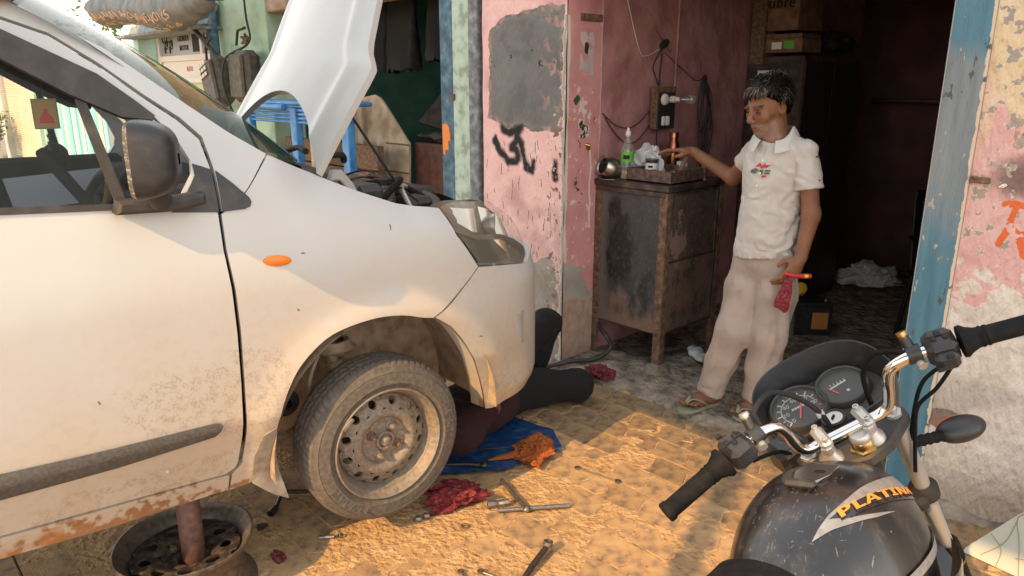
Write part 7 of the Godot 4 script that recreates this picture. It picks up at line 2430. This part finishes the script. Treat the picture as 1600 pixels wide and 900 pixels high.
	# loose locks over the forehead, the temples and the crown
	for i in 240:
		var zone := rng.randf()
		var d := Vector3(rng.randfn(0, .42), rng.randf_range(.45, .72), .75) if zone < .45 else Vector3(signf(rng.randf() - .5), rng.randf_range(.0, .5), rng.randf_range(-.2, .45)) if zone < .7 else Vector3(rng.randfn(0, .5), 1.0, rng.randfn(-.1, .5))
		d = d.normalized()
		var q := Vector3(0, .047, -.022) + d * Vector3(.086, .088, .102)
		var f := Vector3(rng.randfn(.25, .5), rng.randf_range(-.8, -.1), rng.randf_range(.4, 1.0)) if zone < .45 else Vector3(d.x * .15, -1.0, rng.randfn(-.2, .3)) if zone < .7 else Vector3(rng.randfn(.2, .6), .25, rng.randfn(.3, .5))
		f = f.normalized()
		var l := rng.randf_range(.025, .045) if zone < .7 else rng.randf_range(.02, .04)
		hb.col = Color(.008, .007, .006).lerp(Color(.22, .19, .16), rng.randf() * (.8 if zone < .45 else .4))
		hb.tube([hc + H * q, hc + H * (q + f * l * .5 + d * .010), hc + H * (q + f * l + d * .004 + Vector3(0, -.008, 0))], [.0030, .0026, .0005], 4, false)
	var hm := mat("hair", 1, 1, 1, .95)
	hm.metallic_specular = .08
	hm.vertex_color_use_as_albedo = true
	put(hb, "hair", hm, t)
	# what the hand holds
	var c := thing("red_dotted_cloth", "strip of red dotted cloth hanging from the standing person's hand", "cloth", Vector3(-1.7213, 0, -3.0955))
	c.rotation_degrees.y = 47.0
	var cb := MB.new()
	var path := [Vector3(.160, .80, .175), Vector3(.138, .765, .20), Vector3(.128, .72, .215), Vector3(.115, .68, .22), Vector3(.108, .635, .22)]
	for k in 3:
		var pp := []
		for i in path.size(): pp.append(path[i] + Vector3(.012 * (k - 1) * i * .35, -.008 * k * (i * .3), .006 * k))
		cb.tube(spline(pp, 6), [.010, .012, .013, .014, .015, .016, .016, .015, .014, .015, .016, .017, .017, .016, .017, .018, .018, .017, .016, .018, .019, .018, .016, .012, .006], 9, true, .6)
	put(cb, "cloth", M.red_cloth, c)
	var k2 := thing("red_handled_tool", "red tool handle with a yellow end poking from the person's fist", "screwdriver", Vector3(-1.7213, 0, -3.0955))
	k2.rotation_degrees.y = 47.0
	cb = MB.new()
	cb.tube([Vector3(.115, .790, .205), Vector3(.165, .780, .205), Vector3(.215, .776, .200), Vector3(.240, .776, .198)], [.010, .011, .012, .010], 10)
	put(cb, "handle", M.red_plastic, k2)
	cb = MB.new()
	cb.tube([Vector3(.206, .778, .2105), Vector3(.222, .778, .210)], .0085, 10)
	put(cb, "yellow_band", M.yellow_plastic, k2)

func crouching_person() -> void:
	var t := thing("person", "person in black trousers and maroon shirt lying under the car's bumper", "person", Vector3(-2.5, 0, -2.3))
	var o := Vector3(2.5, 0, 2.3)
	var hip := Vector3(-2.50, .13, -2.22)
	var kn := Vector3(-2.36, .095, -2.66)
	var an := Vector3(-2.62, .06, -2.48)
	var kf := Vector3(-2.66, .34, -2.74)
	var af := Vector3(-2.62, .07, -2.56)
	var sh := Vector3(-2.36, .15, -1.80)
	var hd := Vector3(-2.36, .19, -1.58)
	var el := Vector3(-2.26, .22, -1.98)
	var wr := Vector3(-2.28, .36, -1.88)
	var fx := fnl(190, 6.0, 3)
	var cl := Field.new()
	cl.egg(o + hip, Vector3(.15, .11, .14), Basis(), .05)
	cl.chain([o + hip + Vector3(.05, 0, -.04), o + hip.lerp(kn, .5) + Vector3(.0, .012, 0), o + kn], [.10, .090, .075], .05)
	cl.chain([o + kn, o + kn.lerp(an, .5), o + an], [.080, .065, .055], .04)
	cl.chain([o + hip + Vector3(-.08, .02, -.04), o + hip.lerp(kf, .5) + Vector3(-.05, .02, 0), o + kf], [.105, .095, .075], .05)
	cl.chain([o + kf, o + kf.lerp(af, .5), o + af], [.074, .066, .055], .04)
	var b := MB.new()
	cl.build(b, .010, func(p: Vector3, d: float) -> float: return d + .009 * fx.get_noise_3dv(p) + .0055 * sin(p.z * 48.0 + p.x * 62.0 + p.y * 40.0 + 10.0 * fx.get_noise_3dv(p * .6)) * (.4 + .6 * absf(fx.get_noise_3dv(p * .8))))
	put(b, "trousers", mat("black_cloth", .0045, .0045, .005, .95), t)
	var sk := Field.new()
	sk.cap(o + hip, o + sh, .09, .09, .05)
	sk.cap(o + sh, o + hd, .05, .05, .03)
	sk.cap(o + sh + Vector3(.10, .03, 0), o + el, .045, .04, .02)
	sk.cap(o + el, o + wr, .040, .027, .02)
	sk.cap(o + hip, o + kn, .06, .042, .03)
	sk.cap(o + kn, o + an, .04, .033, .03)
	sk.cap(o + hip, o + kf, .06, .042, .03)
	sk.cap(o + kf, o + af, .04, .033, .03)
	b = MB.new()
	var col := func(_p: Vector3) -> Color: return Color(.17, .075, .045)
	sk.build(b, .010, null, col)
	var hf := Field.new()
	var HB := Basis(Vector3.RIGHT, -1.2)
	head(hf, o + hd + Vector3(0, .02, .08), HB)
	hf.build(b, .005, null, col)
	var ha := Field.new()
	ha.cap(o + el.lerp(wr, .8), o + wr, .029, .026, .01)
	hand(ha, o + wr, Vector3(.1, .85, .35), Vector3(.2, -.2, 1), Vector3(.9, .1, 0), [.5, .55, .6, .6], .95)
	ha.build(b, .004, null, col)
	var ff := Field.new()
	foot(ff, o + af - Vector3(0, .0, 0), o + af + Vector3(.02, -.05, .04), o + af + Vector3(.06, -.05, -.15))
	foot(ff, o + an, o + an + Vector3(-.02, -.045, .03), o + an + Vector3(-.16, -.045, .06))
	ff.build(b, .006, null, col)
	put(b, "body", M.skin, t)
	var sf := Field.new()
	sf.egg(o + hip.lerp(sh, .4), Vector3(.165, .125, .24), Basis(), .05)
	sf.egg(o + sh + Vector3(0, .0, -.02), Vector3(.19, .115, .14), Basis(), .05)
	sf.cap(o + sh + Vector3(.10, .03, 0), o + (sh + Vector3(.10, .03, 0)).lerp(el, .8), .065, .058, .04)
	b = MB.new()
	sf.build(b, .010, func(p: Vector3, d: float) -> float: return d + .010 * fx.get_noise_3dv(p * 1.2))
	put(b, "shirt", tri_mat("maroon_shirt", ntex(191, .02, [[0.2, .018, .006, .007], [0.9, .045, .012, .014]]), 3.0, .95), t)
	b = MB.new()
	b.ball(o + hd + Vector3(0, .02, .115), Vector3(.085, .09, .09), Basis(), 18, 12)
	put(b, "hair", M.dull_black, t)
class MB:
	# collects shapes and commits them as one mesh
	var v := PackedVector3Array()
	var n := PackedVector3Array()
	var uv := PackedVector2Array()
	var c := PackedColorArray()
	var idx := PackedInt32Array()
	var col := Color(1, 1, 1)
	var xf := Transform3D()
	func vert(p: Vector3, nn: Vector3, t := Vector2.ZERO) -> int:
		v.append(xf * p); n.append((xf.basis * nn).normalized()); uv.append(t); c.append(col)
		return v.size() - 1
	func tri(a: int, b: int, d: int) -> void:
		var g := (v[b] - v[a]).cross(v[d] - v[a])
		if g.dot(n[a] + n[b] + n[d]) > 0.0:
			idx.append_array([a, d, b])
		else:
			idx.append_array([a, b, d])
	func face(pts: Array, out := Vector3.ZERO, uvs := []) -> void:
		# a flat convex polygon
		var g: Vector3 = (pts[1] - pts[0]).cross(pts[2] - pts[0]).normalized()
		if out != Vector3.ZERO and g.dot(out) < 0.0: g = -g
		var f := v.size()
		for i in pts.size(): vert(pts[i], g, uvs[i] if uvs.size() else Vector2(pts[i].x + pts[i].z, pts[i].y))
		for i in range(1, pts.size() - 1): tri(f, f + i, f + i + 1)
	func box(at: Vector3, s: Vector3, bevel := 0.0, turn := Basis()) -> void:
		var h := s * 0.5
		var b: float = min(bevel, h.x * 0.9, h.y * 0.9, h.z * 0.9)
		var cr := func(x: float, y: float, z: float, ax: int) -> Vector3:
			var q := Vector3(h.x - (0.0 if ax == 0 else b), h.y - (0.0 if ax == 1 else b), h.z - (0.0 if ax == 2 else b)) * Vector3(x, y, z)
			return at + turn * q
		for ax in 3:
			for sg in [-1.0, 1.0]:
				var o := Vector3.ZERO
				o[ax] = sg
				var p := []
				for k in [[-1, -1], [1, -1], [1, 1], [-1, 1]]:
					var d := Vector3.ZERO
					d[ax] = sg; d[(ax + 1) % 3] = k[0]; d[(ax + 2) % 3] = k[1]
					p.append(cr.call(d.x, d.y, d.z, ax))
				face(p, turn * o, [Vector2(0, 1), Vector2(1, 1), Vector2(1, 0), Vector2(0, 0)])
		if b <= 0.0: return
		for ax in 3:
			var b1 := (ax + 1) % 3
			var b2 := (ax + 2) % 3
			for s1 in [-1.0, 1.0]:
				for s2 in [-1.0, 1.0]:
					var lo := Vector3.ZERO
					lo[ax] = -1; lo[b1] = s1; lo[b2] = s2
					var hi := lo
					hi[ax] = 1
					var o2 := Vector3.ZERO
					o2[b1] = s1; o2[b2] = s2
					face([cr.call(lo.x, lo.y, lo.z, b1), cr.call(hi.x, hi.y, hi.z, b1), cr.call(hi.x, hi.y, hi.z, b2), cr.call(lo.x, lo.y, lo.z, b2)], turn * o2)
		for x in [-1.0, 1.0]:
			for y in [-1.0, 1.0]:
				for z in [-1.0, 1.0]:
					face([cr.call(x, y, z, 0), cr.call(x, y, z, 1), cr.call(x, y, z, 2)], turn * Vector3(x, y, z))
	func grid(nu: int, nv: int, f: Callable, wrap := false, uvf = null) -> void:
		# a smooth sheet f(u, v) with u, v in 0..1
		var s := v.size()
		var P := PackedVector3Array()
		for j in nv + 1:
			for i in nu + 1:
				P.append(f.call(float(i) / nu, float(j) / nv))
		var w := nu + 1
		for j in nv + 1:
			for i in nu + 1:
				var l := i - 1
				var r := i + 1
				if wrap:
					if l < 0: l = nu - 1
					if r > nu: r = 1
				else:
					l = maxi(l, 0); r = mini(r, nu)
				var g := (P[j * w + r] - P[j * w + l]).cross(P[mini(j + 1, nv) * w + i] - P[maxi(j - 1, 0) * w + i])
				if g.length_squared() < 1e-16:
					var k := j + 1 if j < nv else j - 1
					if j > nv / 2: k = j - 1
					g = (P[k * w + r] - P[k * w + l]).cross(P[mini(k + 1, nv) * w + i] - P[maxi(k - 1, 0) * w + i])
				var t := Vector2(float(i) / nu, float(j) / nv)
				vert(P[j * w + i], g.normalized(), uvf.call(P[j * w + i]) if uvf != null else t)
		for j in nv:
			for i in nu:
				var a := s + j * w + i
				tri(a, a + 1, a + w + 1)
				tri(a, a + w + 1, a + w)
	func tube(pts: Array, r, sides := 8, caps := true, flat := 1.0) -> void:
		var m := pts.size()
		var T := []
		for i in m: T.append((pts[mini(i + 1, m - 1)] - pts[maxi(i - 1, 0)]).normalized())
		var up := Vector3.UP if absf(T[0].y) < 0.9 else Vector3.RIGHT
		var x: Vector3 = T[0].cross(up).normalized()
		var s := v.size()
		for i in m:
			x = (x - T[i] * x.dot(T[i])).normalized()
			var y: Vector3 = T[i].cross(x)
			var rr: float = r[i] if r is Array or r is PackedFloat32Array else r
			for k in sides + 1:
				var a := TAU * k / sides
				var d := x * cos(a) + y * sin(a) * flat
				vert(pts[i] + d * rr, (x * cos(a) * flat + y * sin(a)), Vector2(float(k) / sides, float(i) / (m - 1)))
		for i in m - 1:
			for k in sides:
				var a2 := s + i * (sides + 1) + k
				tri(a2, a2 + 1, a2 + sides + 2)
				tri(a2, a2 + sides + 2, a2 + sides + 1)
		if caps:
			for e in [0, m - 1]:
				var o: Vector3 = -T[0] if e == 0 else T[m - 1]
				var f := v.size()
				for k in sides:
					var q := xf.affine_inverse() * v[s + e * (sides + 1) + k]
					vert(q, o)
				for k in range(1, sides - 1): tri(f, f + k, f + k + 1)
	func lathe(prof: Array, sides := 24, at := Transform3D(), sweep := TAU, wobble = null) -> void:
		# prof: Vector2(radius, height) round local y
		var m := prof.size()
		var N := []
		for i in m - 1:
			var d: Vector2 = prof[i + 1] - prof[i]
			N.append(Vector2(d.y, -d.x).normalized())
		for i in m - 1:
			var na: Vector2 = N[i]
			var nb: Vector2 = N[i]
			if i > 0 and N[i].dot(N[i - 1]) > 0.6: na = (N[i] + N[i - 1]).normalized()
			if i < m - 2 and N[i].dot(N[i + 1]) > 0.6: nb = (N[i] + N[i + 1]).normalized()
			var s := v.size()
			for k in sides + 1:
				var a := sweep * k / sides
				for e in 2:
					var q: Vector2 = prof[i + e]
					var nn := nb if e else na
					var p := Vector3(cos(a) * q.x, q.y, sin(a) * q.x)
					if wobble != null: p = wobble.call(p)
					vert(at * p, at.basis * Vector3(cos(a) * nn.x, nn.y, sin(a) * nn.x), Vector2(float(k) / sides, float(i + e) / (m - 1)))
			for k in sides:
				var b := s + k * 2
				tri(b, b + 1, b + 3)
				tri(b, b + 3, b + 2)
	func ball(at: Vector3, r: Vector3, turn := Basis(), nu := 16, nv := 10) -> void:
		var s := v.size()
		for j in nv + 1:
			for i in nu + 1:
				var a := TAU * i / nu
				var b := PI * j / nv
				var d := Vector3(sin(b) * cos(a), cos(b), sin(b) * sin(a))
				vert(at + turn * (d * r), turn * (d / r), Vector2(float(i) / nu, float(j) / nv))
		for j in nv:
			for i in nu:
				var k := s + j * (nu + 1) + i
				if j > 0: tri(k, k + 1, k + nu + 2)
				if j < nv - 1: tri(k, k + nu + 2, k + nu + 1)
	func prism(poly: PackedVector2Array, z0: float, z1: float, at := Transform3D(), bevel := 0.0) -> void:
		var P := poly
		if Geometry2D.is_polygon_clockwise(P): P.reverse()
		var top := P
		if bevel > 0.0:
			var o := Geometry2D.offset_polygon(P, -bevel)
			if o.size() == 1 and o[0].size() >= 3: top = o[0]
			else: bevel = 0.0
			if Geometry2D.is_polygon_clockwise(top): top.reverse()
		for e in 2:
			var z := z1 if e else z0
			var q := top if bevel > 0.0 and e else P
			var t := Geometry2D.triangulate_polygon(q)
			var s := v.size()
			for p in q: vert(at * Vector3(p.x, p.y, z), at.basis * Vector3(0, 0, signf(z1 - z0) * (1 if e else -1)), Vector2(p.x, -p.y))
			for i in range(0, t.size(), 3): tri(s + t[i], s + t[i + 1], s + t[i + 2])
		var zb := z1 - signf(z1 - z0) * bevel
		for i in P.size():
			var a := P[i]
			var b := P[(i + 1) % P.size()]
			var o2 := Vector3(b.y - a.y, a.x - b.x, 0)
			if o2.length() < 1e-7: continue
			face([at * Vector3(a.x, a.y, z0), at * Vector3(b.x, b.y, z0), at * Vector3(b.x, b.y, zb), at * Vector3(a.x, a.y, zb)], at.basis * o2)
			if bevel > 0.0 and top.size() == P.size():
				pass
		if bevel > 0.0:
			# chamfer strip: join every outline point to the nearest inset point
			for i in P.size():
				var a := P[i]
				var b := P[(i + 1) % P.size()]
				var ia := near(top, a)
				var ib := near(top, b)
				var q3 := [at * Vector3(a.x, a.y, zb), at * Vector3(b.x, b.y, zb), at * Vector3(ib.x, ib.y, z1)]
				if ia.distance_to(ib) > 1e-6: q3.append(at * Vector3(ia.x, ia.y, z1))
				if a.distance_to(b) > 1e-6: face(q3, at.basis * Vector3(b.y - a.y, a.x - b.x, signf(z1 - z0) * a.distance_to(b)))
	func near(q: PackedVector2Array, p: Vector2) -> Vector2:
		var best := q[0]
		for e in q:
			if e.distance_squared_to(p) < best.distance_squared_to(p): best = e
		return best
	func panel(poly: PackedVector2Array, step: float, f: Callable, depth: float, uvf: Callable, inward := Vector3.ZERO) -> void:
		# an outline in surface coordinates laid on the surface f(s, y), with a turned-in edge
		var lo := poly[0]
		var hi := poly[0]
		for p in poly:
			lo = lo.min(p); hi = hi.max(p)
		var nrm := func(p: Vector2) -> Vector3:
			var e := 0.004
			return (f.call(p + Vector2(e, 0)) - f.call(p - Vector2(e, 0))).cross(f.call(p + Vector2(0, e)) - f.call(p - Vector2(0, e))).normalized()
		var known := {}
		for i in int((hi.x - lo.x) / step) + 1:
			for j in int((hi.y - lo.y) / step) + 1:
				var o := lo + Vector2(i, j) * step
				var cell := PackedVector2Array([o, o + Vector2(step, 0), o + Vector2(step, step), o + Vector2(0, step)])
				for piece in Geometry2D.intersect_polygons(cell, poly):
					var t := Geometry2D.triangulate_polygon(piece)
					var ids := []
					for p in piece:
						var key := Vector2i((p * 20000.0).round())
						if not known.has(key): known[key] = vert(f.call(p), nrm.call(p), uvf.call(p))
						ids.append(known[key])
					for k in range(0, t.size(), 3): tri(ids[t[k]], ids[t[k + 1]], ids[t[k + 2]])
		if depth == 0.0: return
		for i in poly.size():
			var a := poly[i]
			var b := poly[(i + 1) % poly.size()]
			var m := maxi(1, int(a.distance_to(b) / step))
			for k in m:
				var p := a.lerp(b, float(k) / m)
				var q := a.lerp(b, float(k + 1) / m)
				var A: Vector3 = f.call(p)
				var B: Vector3 = f.call(q)
				var na: Vector3 = nrm.call(p) * depth if inward == Vector3.ZERO else inward * depth
				var nb: Vector3 = nrm.call(q) * depth if inward == Vector3.ZERO else inward * depth
				if A.distance_to(B) < 1e-6: continue
				face([A, B, B - nb, A - na], Vector3.ZERO, [uvf.call(p), uvf.call(q), uvf.call(q), uvf.call(p)])
	func text(s: String, size: float, depth: float, at: Transform3D, font := "Droid Sans", bold := false) -> void:
		var tm := TextMesh.new()
		var sf := SystemFont.new()
		sf.font_names = PackedStringArray([font])
		if bold: sf.font_weight = 700
		tm.font = sf; tm.text = s; tm.font_size = 32; tm.pixel_size = size / 32.0; tm.depth = depth; tm.curve_step = 2.0
		if tm.get_surface_count() == 0: return
		var a := tm.surface_get_arrays(0)
		if a.size() == 0 or a[Mesh.ARRAY_VERTEX] == null: return
		var s0 := v.size()
		var V: PackedVector3Array = a[Mesh.ARRAY_VERTEX]
		var N: PackedVector3Array = a[Mesh.ARRAY_NORMAL]
		for i in V.size(): vert(at * V[i], at.basis * N[i])
		if a[Mesh.ARRAY_INDEX] != null:
			var I: PackedInt32Array = a[Mesh.ARRAY_INDEX]
			for i in range(0, I.size() - 2, 3): tri(s0 + I[i], s0 + I[i + 1], s0 + I[i + 2])
		else:
			for i in range(0, V.size() - 2, 3): tri(s0 + i, s0 + i + 1, s0 + i + 2)
	func mesh() -> ArrayMesh:
		var a := []
		a.resize(Mesh.ARRAY_MAX)
		a[Mesh.ARRAY_VERTEX] = v; a[Mesh.ARRAY_NORMAL] = n; a[Mesh.ARRAY_TEX_UV] = uv; a[Mesh.ARRAY_COLOR] = c; a[Mesh.ARRAY_INDEX] = idx
		var m := ArrayMesh.new()
		if idx.size(): m.add_surface_from_arrays(Mesh.PRIMITIVE_TRIANGLES, a)
		return m

class Field:
	# tapered capsules and ellipsoids joined by a smooth minimum and meshed as surface nets
	var cell := 0.01
	var o := Vector3.ZERO
	var nx := 0
	var ny := 0
	var nz := 0
	var d := PackedFloat32Array()
	var prims := []
	func cap(a: Vector3, b: Vector3, ra: float, rb: float, k := 0.03, cut := false) -> void:
		prims.append({"a": a, "b": b, "ra": ra, "rb": rb, "k": k, "cut": cut, "e": false})
	func egg(at: Vector3, r: Vector3, turn := Basis(), k := 0.02, cut := false) -> void:
		prims.append({"a": at, "r": r, "inv": turn.inverse(), "k": k, "cut": cut, "e": true})
	func chain(pts: Array, r: Array, k := 0.02) -> void:
		for i in pts.size() - 1: cap(pts[i], pts[i + 1], r[i], r[i + 1], k)
	func build(mb: MB, size: float, rough = null, tint = null) -> void:
		cell = size
		var lo := Vector3(1e9, 1e9, 1e9)
		var hi := -lo
		for p in prims:
			if p.cut: continue
			if p.e:
				var m: float = maxf(p.r.x, maxf(p.r.y, p.r.z))
				lo = lo.min(p.a - Vector3.ONE * m); hi = hi.max(p.a + Vector3.ONE * m)
			else:
				lo = lo.min(p.a - Vector3.ONE * p.ra).min(p.b - Vector3.ONE * p.rb); hi = hi.max(p.a + Vector3.ONE * p.ra).max(p.b + Vector3.ONE * p.rb)
		o = lo - Vector3.ONE * cell * 4.0
		var sz := (hi - lo) / cell + Vector3.ONE * 8.0
		nx = int(sz.x) + 1; ny = int(sz.y) + 1; nz = int(sz.z) + 1
		d.resize(nx * ny * nz)
		d.fill(1.0)
		for p in prims: stamp(p)
		nets(mb, rough, tint)
	func stamp(p: Dictionary) -> void:
		var k: float = p.k
		var pad := k + cell * 3.0
		var l: Vector3
		var h: Vector3
		if p.e:
			var m: float = maxf(p.r.x, maxf(p.r.y, p.r.z)) + pad
			l = p.a - Vector3.ONE * m; h = p.a + Vector3.ONE * m
		else:
			var ra0: float = p.ra + pad
			var rb0: float = p.rb + pad
			l = (p.a - Vector3.ONE * ra0).min(p.b - Vector3.ONE * rb0); h = (p.a + Vector3.ONE * ra0).max(p.b + Vector3.ONE * rb0)
		var i0 := clampi(int((l.x - o.x) / cell), 0, nx - 1)
		var i1 := clampi(int((h.x - o.x) / cell) + 1, 0, nx - 1)
		var j0 := clampi(int((l.y - o.y) / cell), 0, ny - 1)
		var j1 := clampi(int((h.y - o.y) / cell) + 1, 0, ny - 1)
		var k0 := clampi(int((l.z - o.z) / cell), 0, nz - 1)
		var k1 := clampi(int((h.z - o.z) / cell) + 1, 0, nz - 1)
		var cut: bool = p.cut
		var egg_: bool = p.e
		var a: Vector3 = p.a
		var ab := Vector3.ZERO
		var il := 0.0
		var ra := 0.0
		var dr := 0.0
		var inv := Basis()
		var r := Vector3.ONE
		var rm := 1.0
		if egg_:
			inv = p.inv; r = p.r
			rm = minf(r.x, minf(r.y, r.z))
		else:
			ab = p.b - a
			il = 1.0 / maxf(ab.length_squared(), 1e-9)
			ra = p.ra; dr = p.rb - p.ra
		for z in range(k0, k1 + 1):
			for y in range(j0, j1 + 1):
				var at := (z * ny + y) * nx
				var q := Vector3(o.x + i0 * cell, o.y + y * cell, o.z + z * cell) - a
				for x in range(i0, i1 + 1):
					var dist: float
					if egg_:
						var e := inv * q / r
						var el := e.length()
						dist = (el - 1.0) * minf(rm * 1.6, el / maxf((e / r).length(), 1e-5))
					else:
						var t := clampf(q.dot(ab) * il, 0.0, 1.0)
						dist = (q - ab * t).length() - ra - dr * t
					q.x += cell
					var cur := d[at + x]
					if cut:
						dist = -dist
						var hh := maxf(k - absf(cur - dist), 0.0) / k
						d[at + x] = maxf(cur, dist) + hh * hh * k * 0.25
					elif dist < cur + k:
						var h2 := maxf(k - absf(cur - dist), 0.0) / k
						d[at + x] = minf(cur, dist) - h2 * h2 * k * 0.25
	func nets(mb: MB, rough, tint) -> void:
		var s1 := 1
		var sy := nx
		var szz := nx * ny
		if rough != null:
			for z in nz:
				for y in ny:
					var at := (z * ny + y) * nx
					for x in nx:
						if d[at + x] < cell * 2.5: d[at + x] = rough.call(o + Vector3(x, y, z) * cell, d[at + x])
		var ids := {}
		for z in range(1, nz - 2):
			for y in range(1, ny - 2):
				var at := (z * ny + y) * nx
				for x in range(1, nx - 2):
					var i := at + x
					var c0 := d[i]
					if absf(c0) > cell * 2.2: continue
					var D := [c0, d[i + 1], d[i + sy], d[i + sy + 1], d[i + szz], d[i + szz + 1], d[i + szz + sy], d[i + szz + sy + 1]]
					var neg := 0
					for e in D:
						if e < 0.0: neg += 1
					if neg == 0 or neg == 8: continue
					var sum := Vector3.ZERO
					var cnt := 0
					for pr in [[0, 1], [2, 3], [4, 5], [6, 7], [0, 2], [1, 3], [4, 6], [5, 7], [0, 4], [1, 5], [2, 6], [3, 7]]:
						var da: float = D[pr[0]]
						var db: float = D[pr[1]]
						if (da < 0.0) != (db < 0.0):
							var t := da / (da - db)
							var A := Vector3(pr[0] & 1, (pr[0] >> 1) & 1, pr[0] >> 2)
							var B := Vector3(pr[1] & 1, (pr[1] >> 1) & 1, pr[1] >> 2)
							sum += A.lerp(B, t); cnt += 1
					var P := o + (Vector3(x, y, z) + sum / cnt) * cell
					var g := Vector3(D[1] + D[3] + D[5] + D[7] - D[0] - D[2] - D[4] - D[6], D[2] + D[3] + D[6] + D[7] - D[0] - D[1] - D[4] - D[5], D[4] + D[5] + D[6] + D[7] - D[0] - D[1] - D[2] - D[3])
					if tint != null: mb.col = tint.call(P)
					ids[i] = mb.vert(P, g.normalized(), Vector2(P.x, -P.y))
		for i in ids:
			# faces round the three edges that start at this cell's low corner
			for ax in [[s1, sy, szz], [sy, szz, s1], [szz, s1, sy]]:
				var e: int = ax[0]
				if (d[i] < 0.0) == (d[i + e] < 0.0): continue
				var b1: int = i - ax[1]
				var b2: int = i - ax[2]
				var b3: int = i - ax[1] - ax[2]
				if ids.has(b1) and ids.has(b2) and ids.has(b3):
					mb.tri(ids[i], ids[b1], ids[b3])
					mb.tri(ids[i], ids[b3], ids[b2])

var rng := RandomNumberGenerator.new()
var M := {}
var taken := {}

func numbered(called: String, parent: Node) -> String:
	var key := str(parent.get_instance_id()) + called
	var k: int = taken.get(key, 0)
	taken[key] = k + 1
	return called if k == 0 else "%s_%03d" % [called, k]

func put(mb: MB, called: String, m: Material, parent: Node = null) -> MeshInstance3D:
	var o := MeshInstance3D.new()
	var p: Node = parent if parent else self
	o.name = numbered(called, p)
	o.mesh = mb.mesh()
	o.material_override = m
	p.add_child(o, true)
	return o

func thing(called: String, label: String, category: String, at := Vector3.ZERO, group := "") -> Node3D:
	var o := Node3D.new()
	o.name = numbered(called, self)
	add_child(o, true)
	o.position = at
	return tag(o, label, category, group)

func tag(o: Node3D, label: String, category: String, group := "", kind := "") -> Node3D:
	if label: o.set_meta("label", label)
	if category: o.set_meta("category", category)
	if group: o.set_meta("group", group)
	if kind: o.set_meta("kind", kind)
	return o

func lin(r: float, g: float, b: float) -> Color:
	return Color(r, g, b).linear_to_srgb()

func fnl(seed_: int, freq: float, oct := 4, type := FastNoiseLite.TYPE_SIMPLEX_SMOOTH) -> FastNoiseLite:
	var f := FastNoiseLite.new()
	f.seed = seed_; f.frequency = freq; f.fractal_octaves = oct; f.noise_type = type
	return f

func ntex(seed_: int, freq: float, stops: Array, size := 512, oct := 5, type := FastNoiseLite.TYPE_SIMPLEX_SMOOTH) -> NoiseTexture2D:
	# stops: [offset, r, g, b] in linear values
	var g := Gradient.new()
	var off := PackedFloat32Array()
	var cs := PackedColorArray()
	for s in stops:
		off.append(s[0]); cs.append(lin(s[1], s[2], s[3]))
	g.offsets = off; g.colors = cs
	var t := NoiseTexture2D.new()
	t.width = size; t.height = size; t.seamless = true
	t.noise = fnl(seed_, freq, oct, type)
	t.color_ramp = g
	return t

func nnorm(seed_: int, freq: float, strength := 6.0, size := 512, oct := 5, type := FastNoiseLite.TYPE_SIMPLEX_SMOOTH) -> NoiseTexture2D:
	var t := NoiseTexture2D.new()
	t.width = size; t.height = size; t.seamless = true
	t.noise = fnl(seed_, freq, oct, type)
	t.as_normal_map = true; t.bump_strength = strength
	return t

func mat(called: String, r: float, g: float, b: float, rough := 0.7, metal := 0.0) -> StandardMaterial3D:
	var m := StandardMaterial3D.new()
	m.resource_name = called
	m.albedo_color = lin(r, g, b)
	m.roughness = rough; m.metallic = metal
	M[called] = m
	return m

func tri_mat(called: String, tex: Texture2D, scale := 1.0, rough := 0.8, metal := 0.0, norm: Texture2D = null, nscale := 1.0) -> StandardMaterial3D:
	var m := mat(called, 1, 1, 1, rough, metal)
	m.albedo_texture = tex
	m.uv1_triplanar = true
	m.uv1_scale = Vector3.ONE * scale
	if norm:
		m.normal_enabled = true; m.normal_texture = norm; m.normal_scale = nscale
	return m

func uv_mat(called: String, tex: Texture2D, rough := 0.8, metal := 0.0) -> StandardMaterial3D:
	var m := mat(called, 1, 1, 1, rough, metal)
	m.albedo_texture = tex
	return m

func noise_bytes(seed_: int, freq: float, w: int, h: int, oct := 4, type := FastNoiseLite.TYPE_SIMPLEX_SMOOTH) -> PackedByteArray:
	var im := fnl(seed_, freq, oct, type).get_image(w, h)
	im.convert(Image.FORMAT_L8)
	return im.get_data()

func picture(w: int, h: int, f: Callable) -> ImageTexture:
	# f(x, y, index) returns a linear colour
	var b := PackedByteArray()
	b.resize(w * h * 3)
	var k := 0
	for y in h:
		for x in w:
			var c: Color = f.call(x, y, y * w + x).linear_to_srgb()
			b[k] = int(clampf(c.r, 0, 1) * 255.0); b[k + 1] = int(clampf(c.g, 0, 1) * 255.0); b[k + 2] = int(clampf(c.b, 0, 1) * 255.0)
			k += 3
	return ImageTexture.create_from_image(Image.create_from_data(w, h, false, Image.FORMAT_RGB8, b))

func sm(a: float, b: float, x: float) -> float:
	return smoothstep(a, b, x)

func seg_dist(p: Vector2, pts: Array) -> float:
	var best := 1e9
	for i in pts.size() - 1:
		best = minf(best, p.distance_to(Geometry2D.get_closest_point_to_segment(p, pts[i], pts[i + 1])))
	return best

func spline(pts: Array, per := 6) -> Array:
	var out := []
	var m := pts.size()
	for i in m - 1:
		for k in per:
			out.append(pts[i].cubic_interpolate(pts[i + 1], pts[maxi(i - 1, 0)], pts[mini(i + 2, m - 1)], float(k) / per))
	out.append(pts[m - 1])
	return out

func V2(a: Array) -> PackedVector2Array:
	var o := PackedVector2Array()
	for i in range(0, a.size(), 2): o.append(Vector2(a[i], a[i + 1]))
	return o
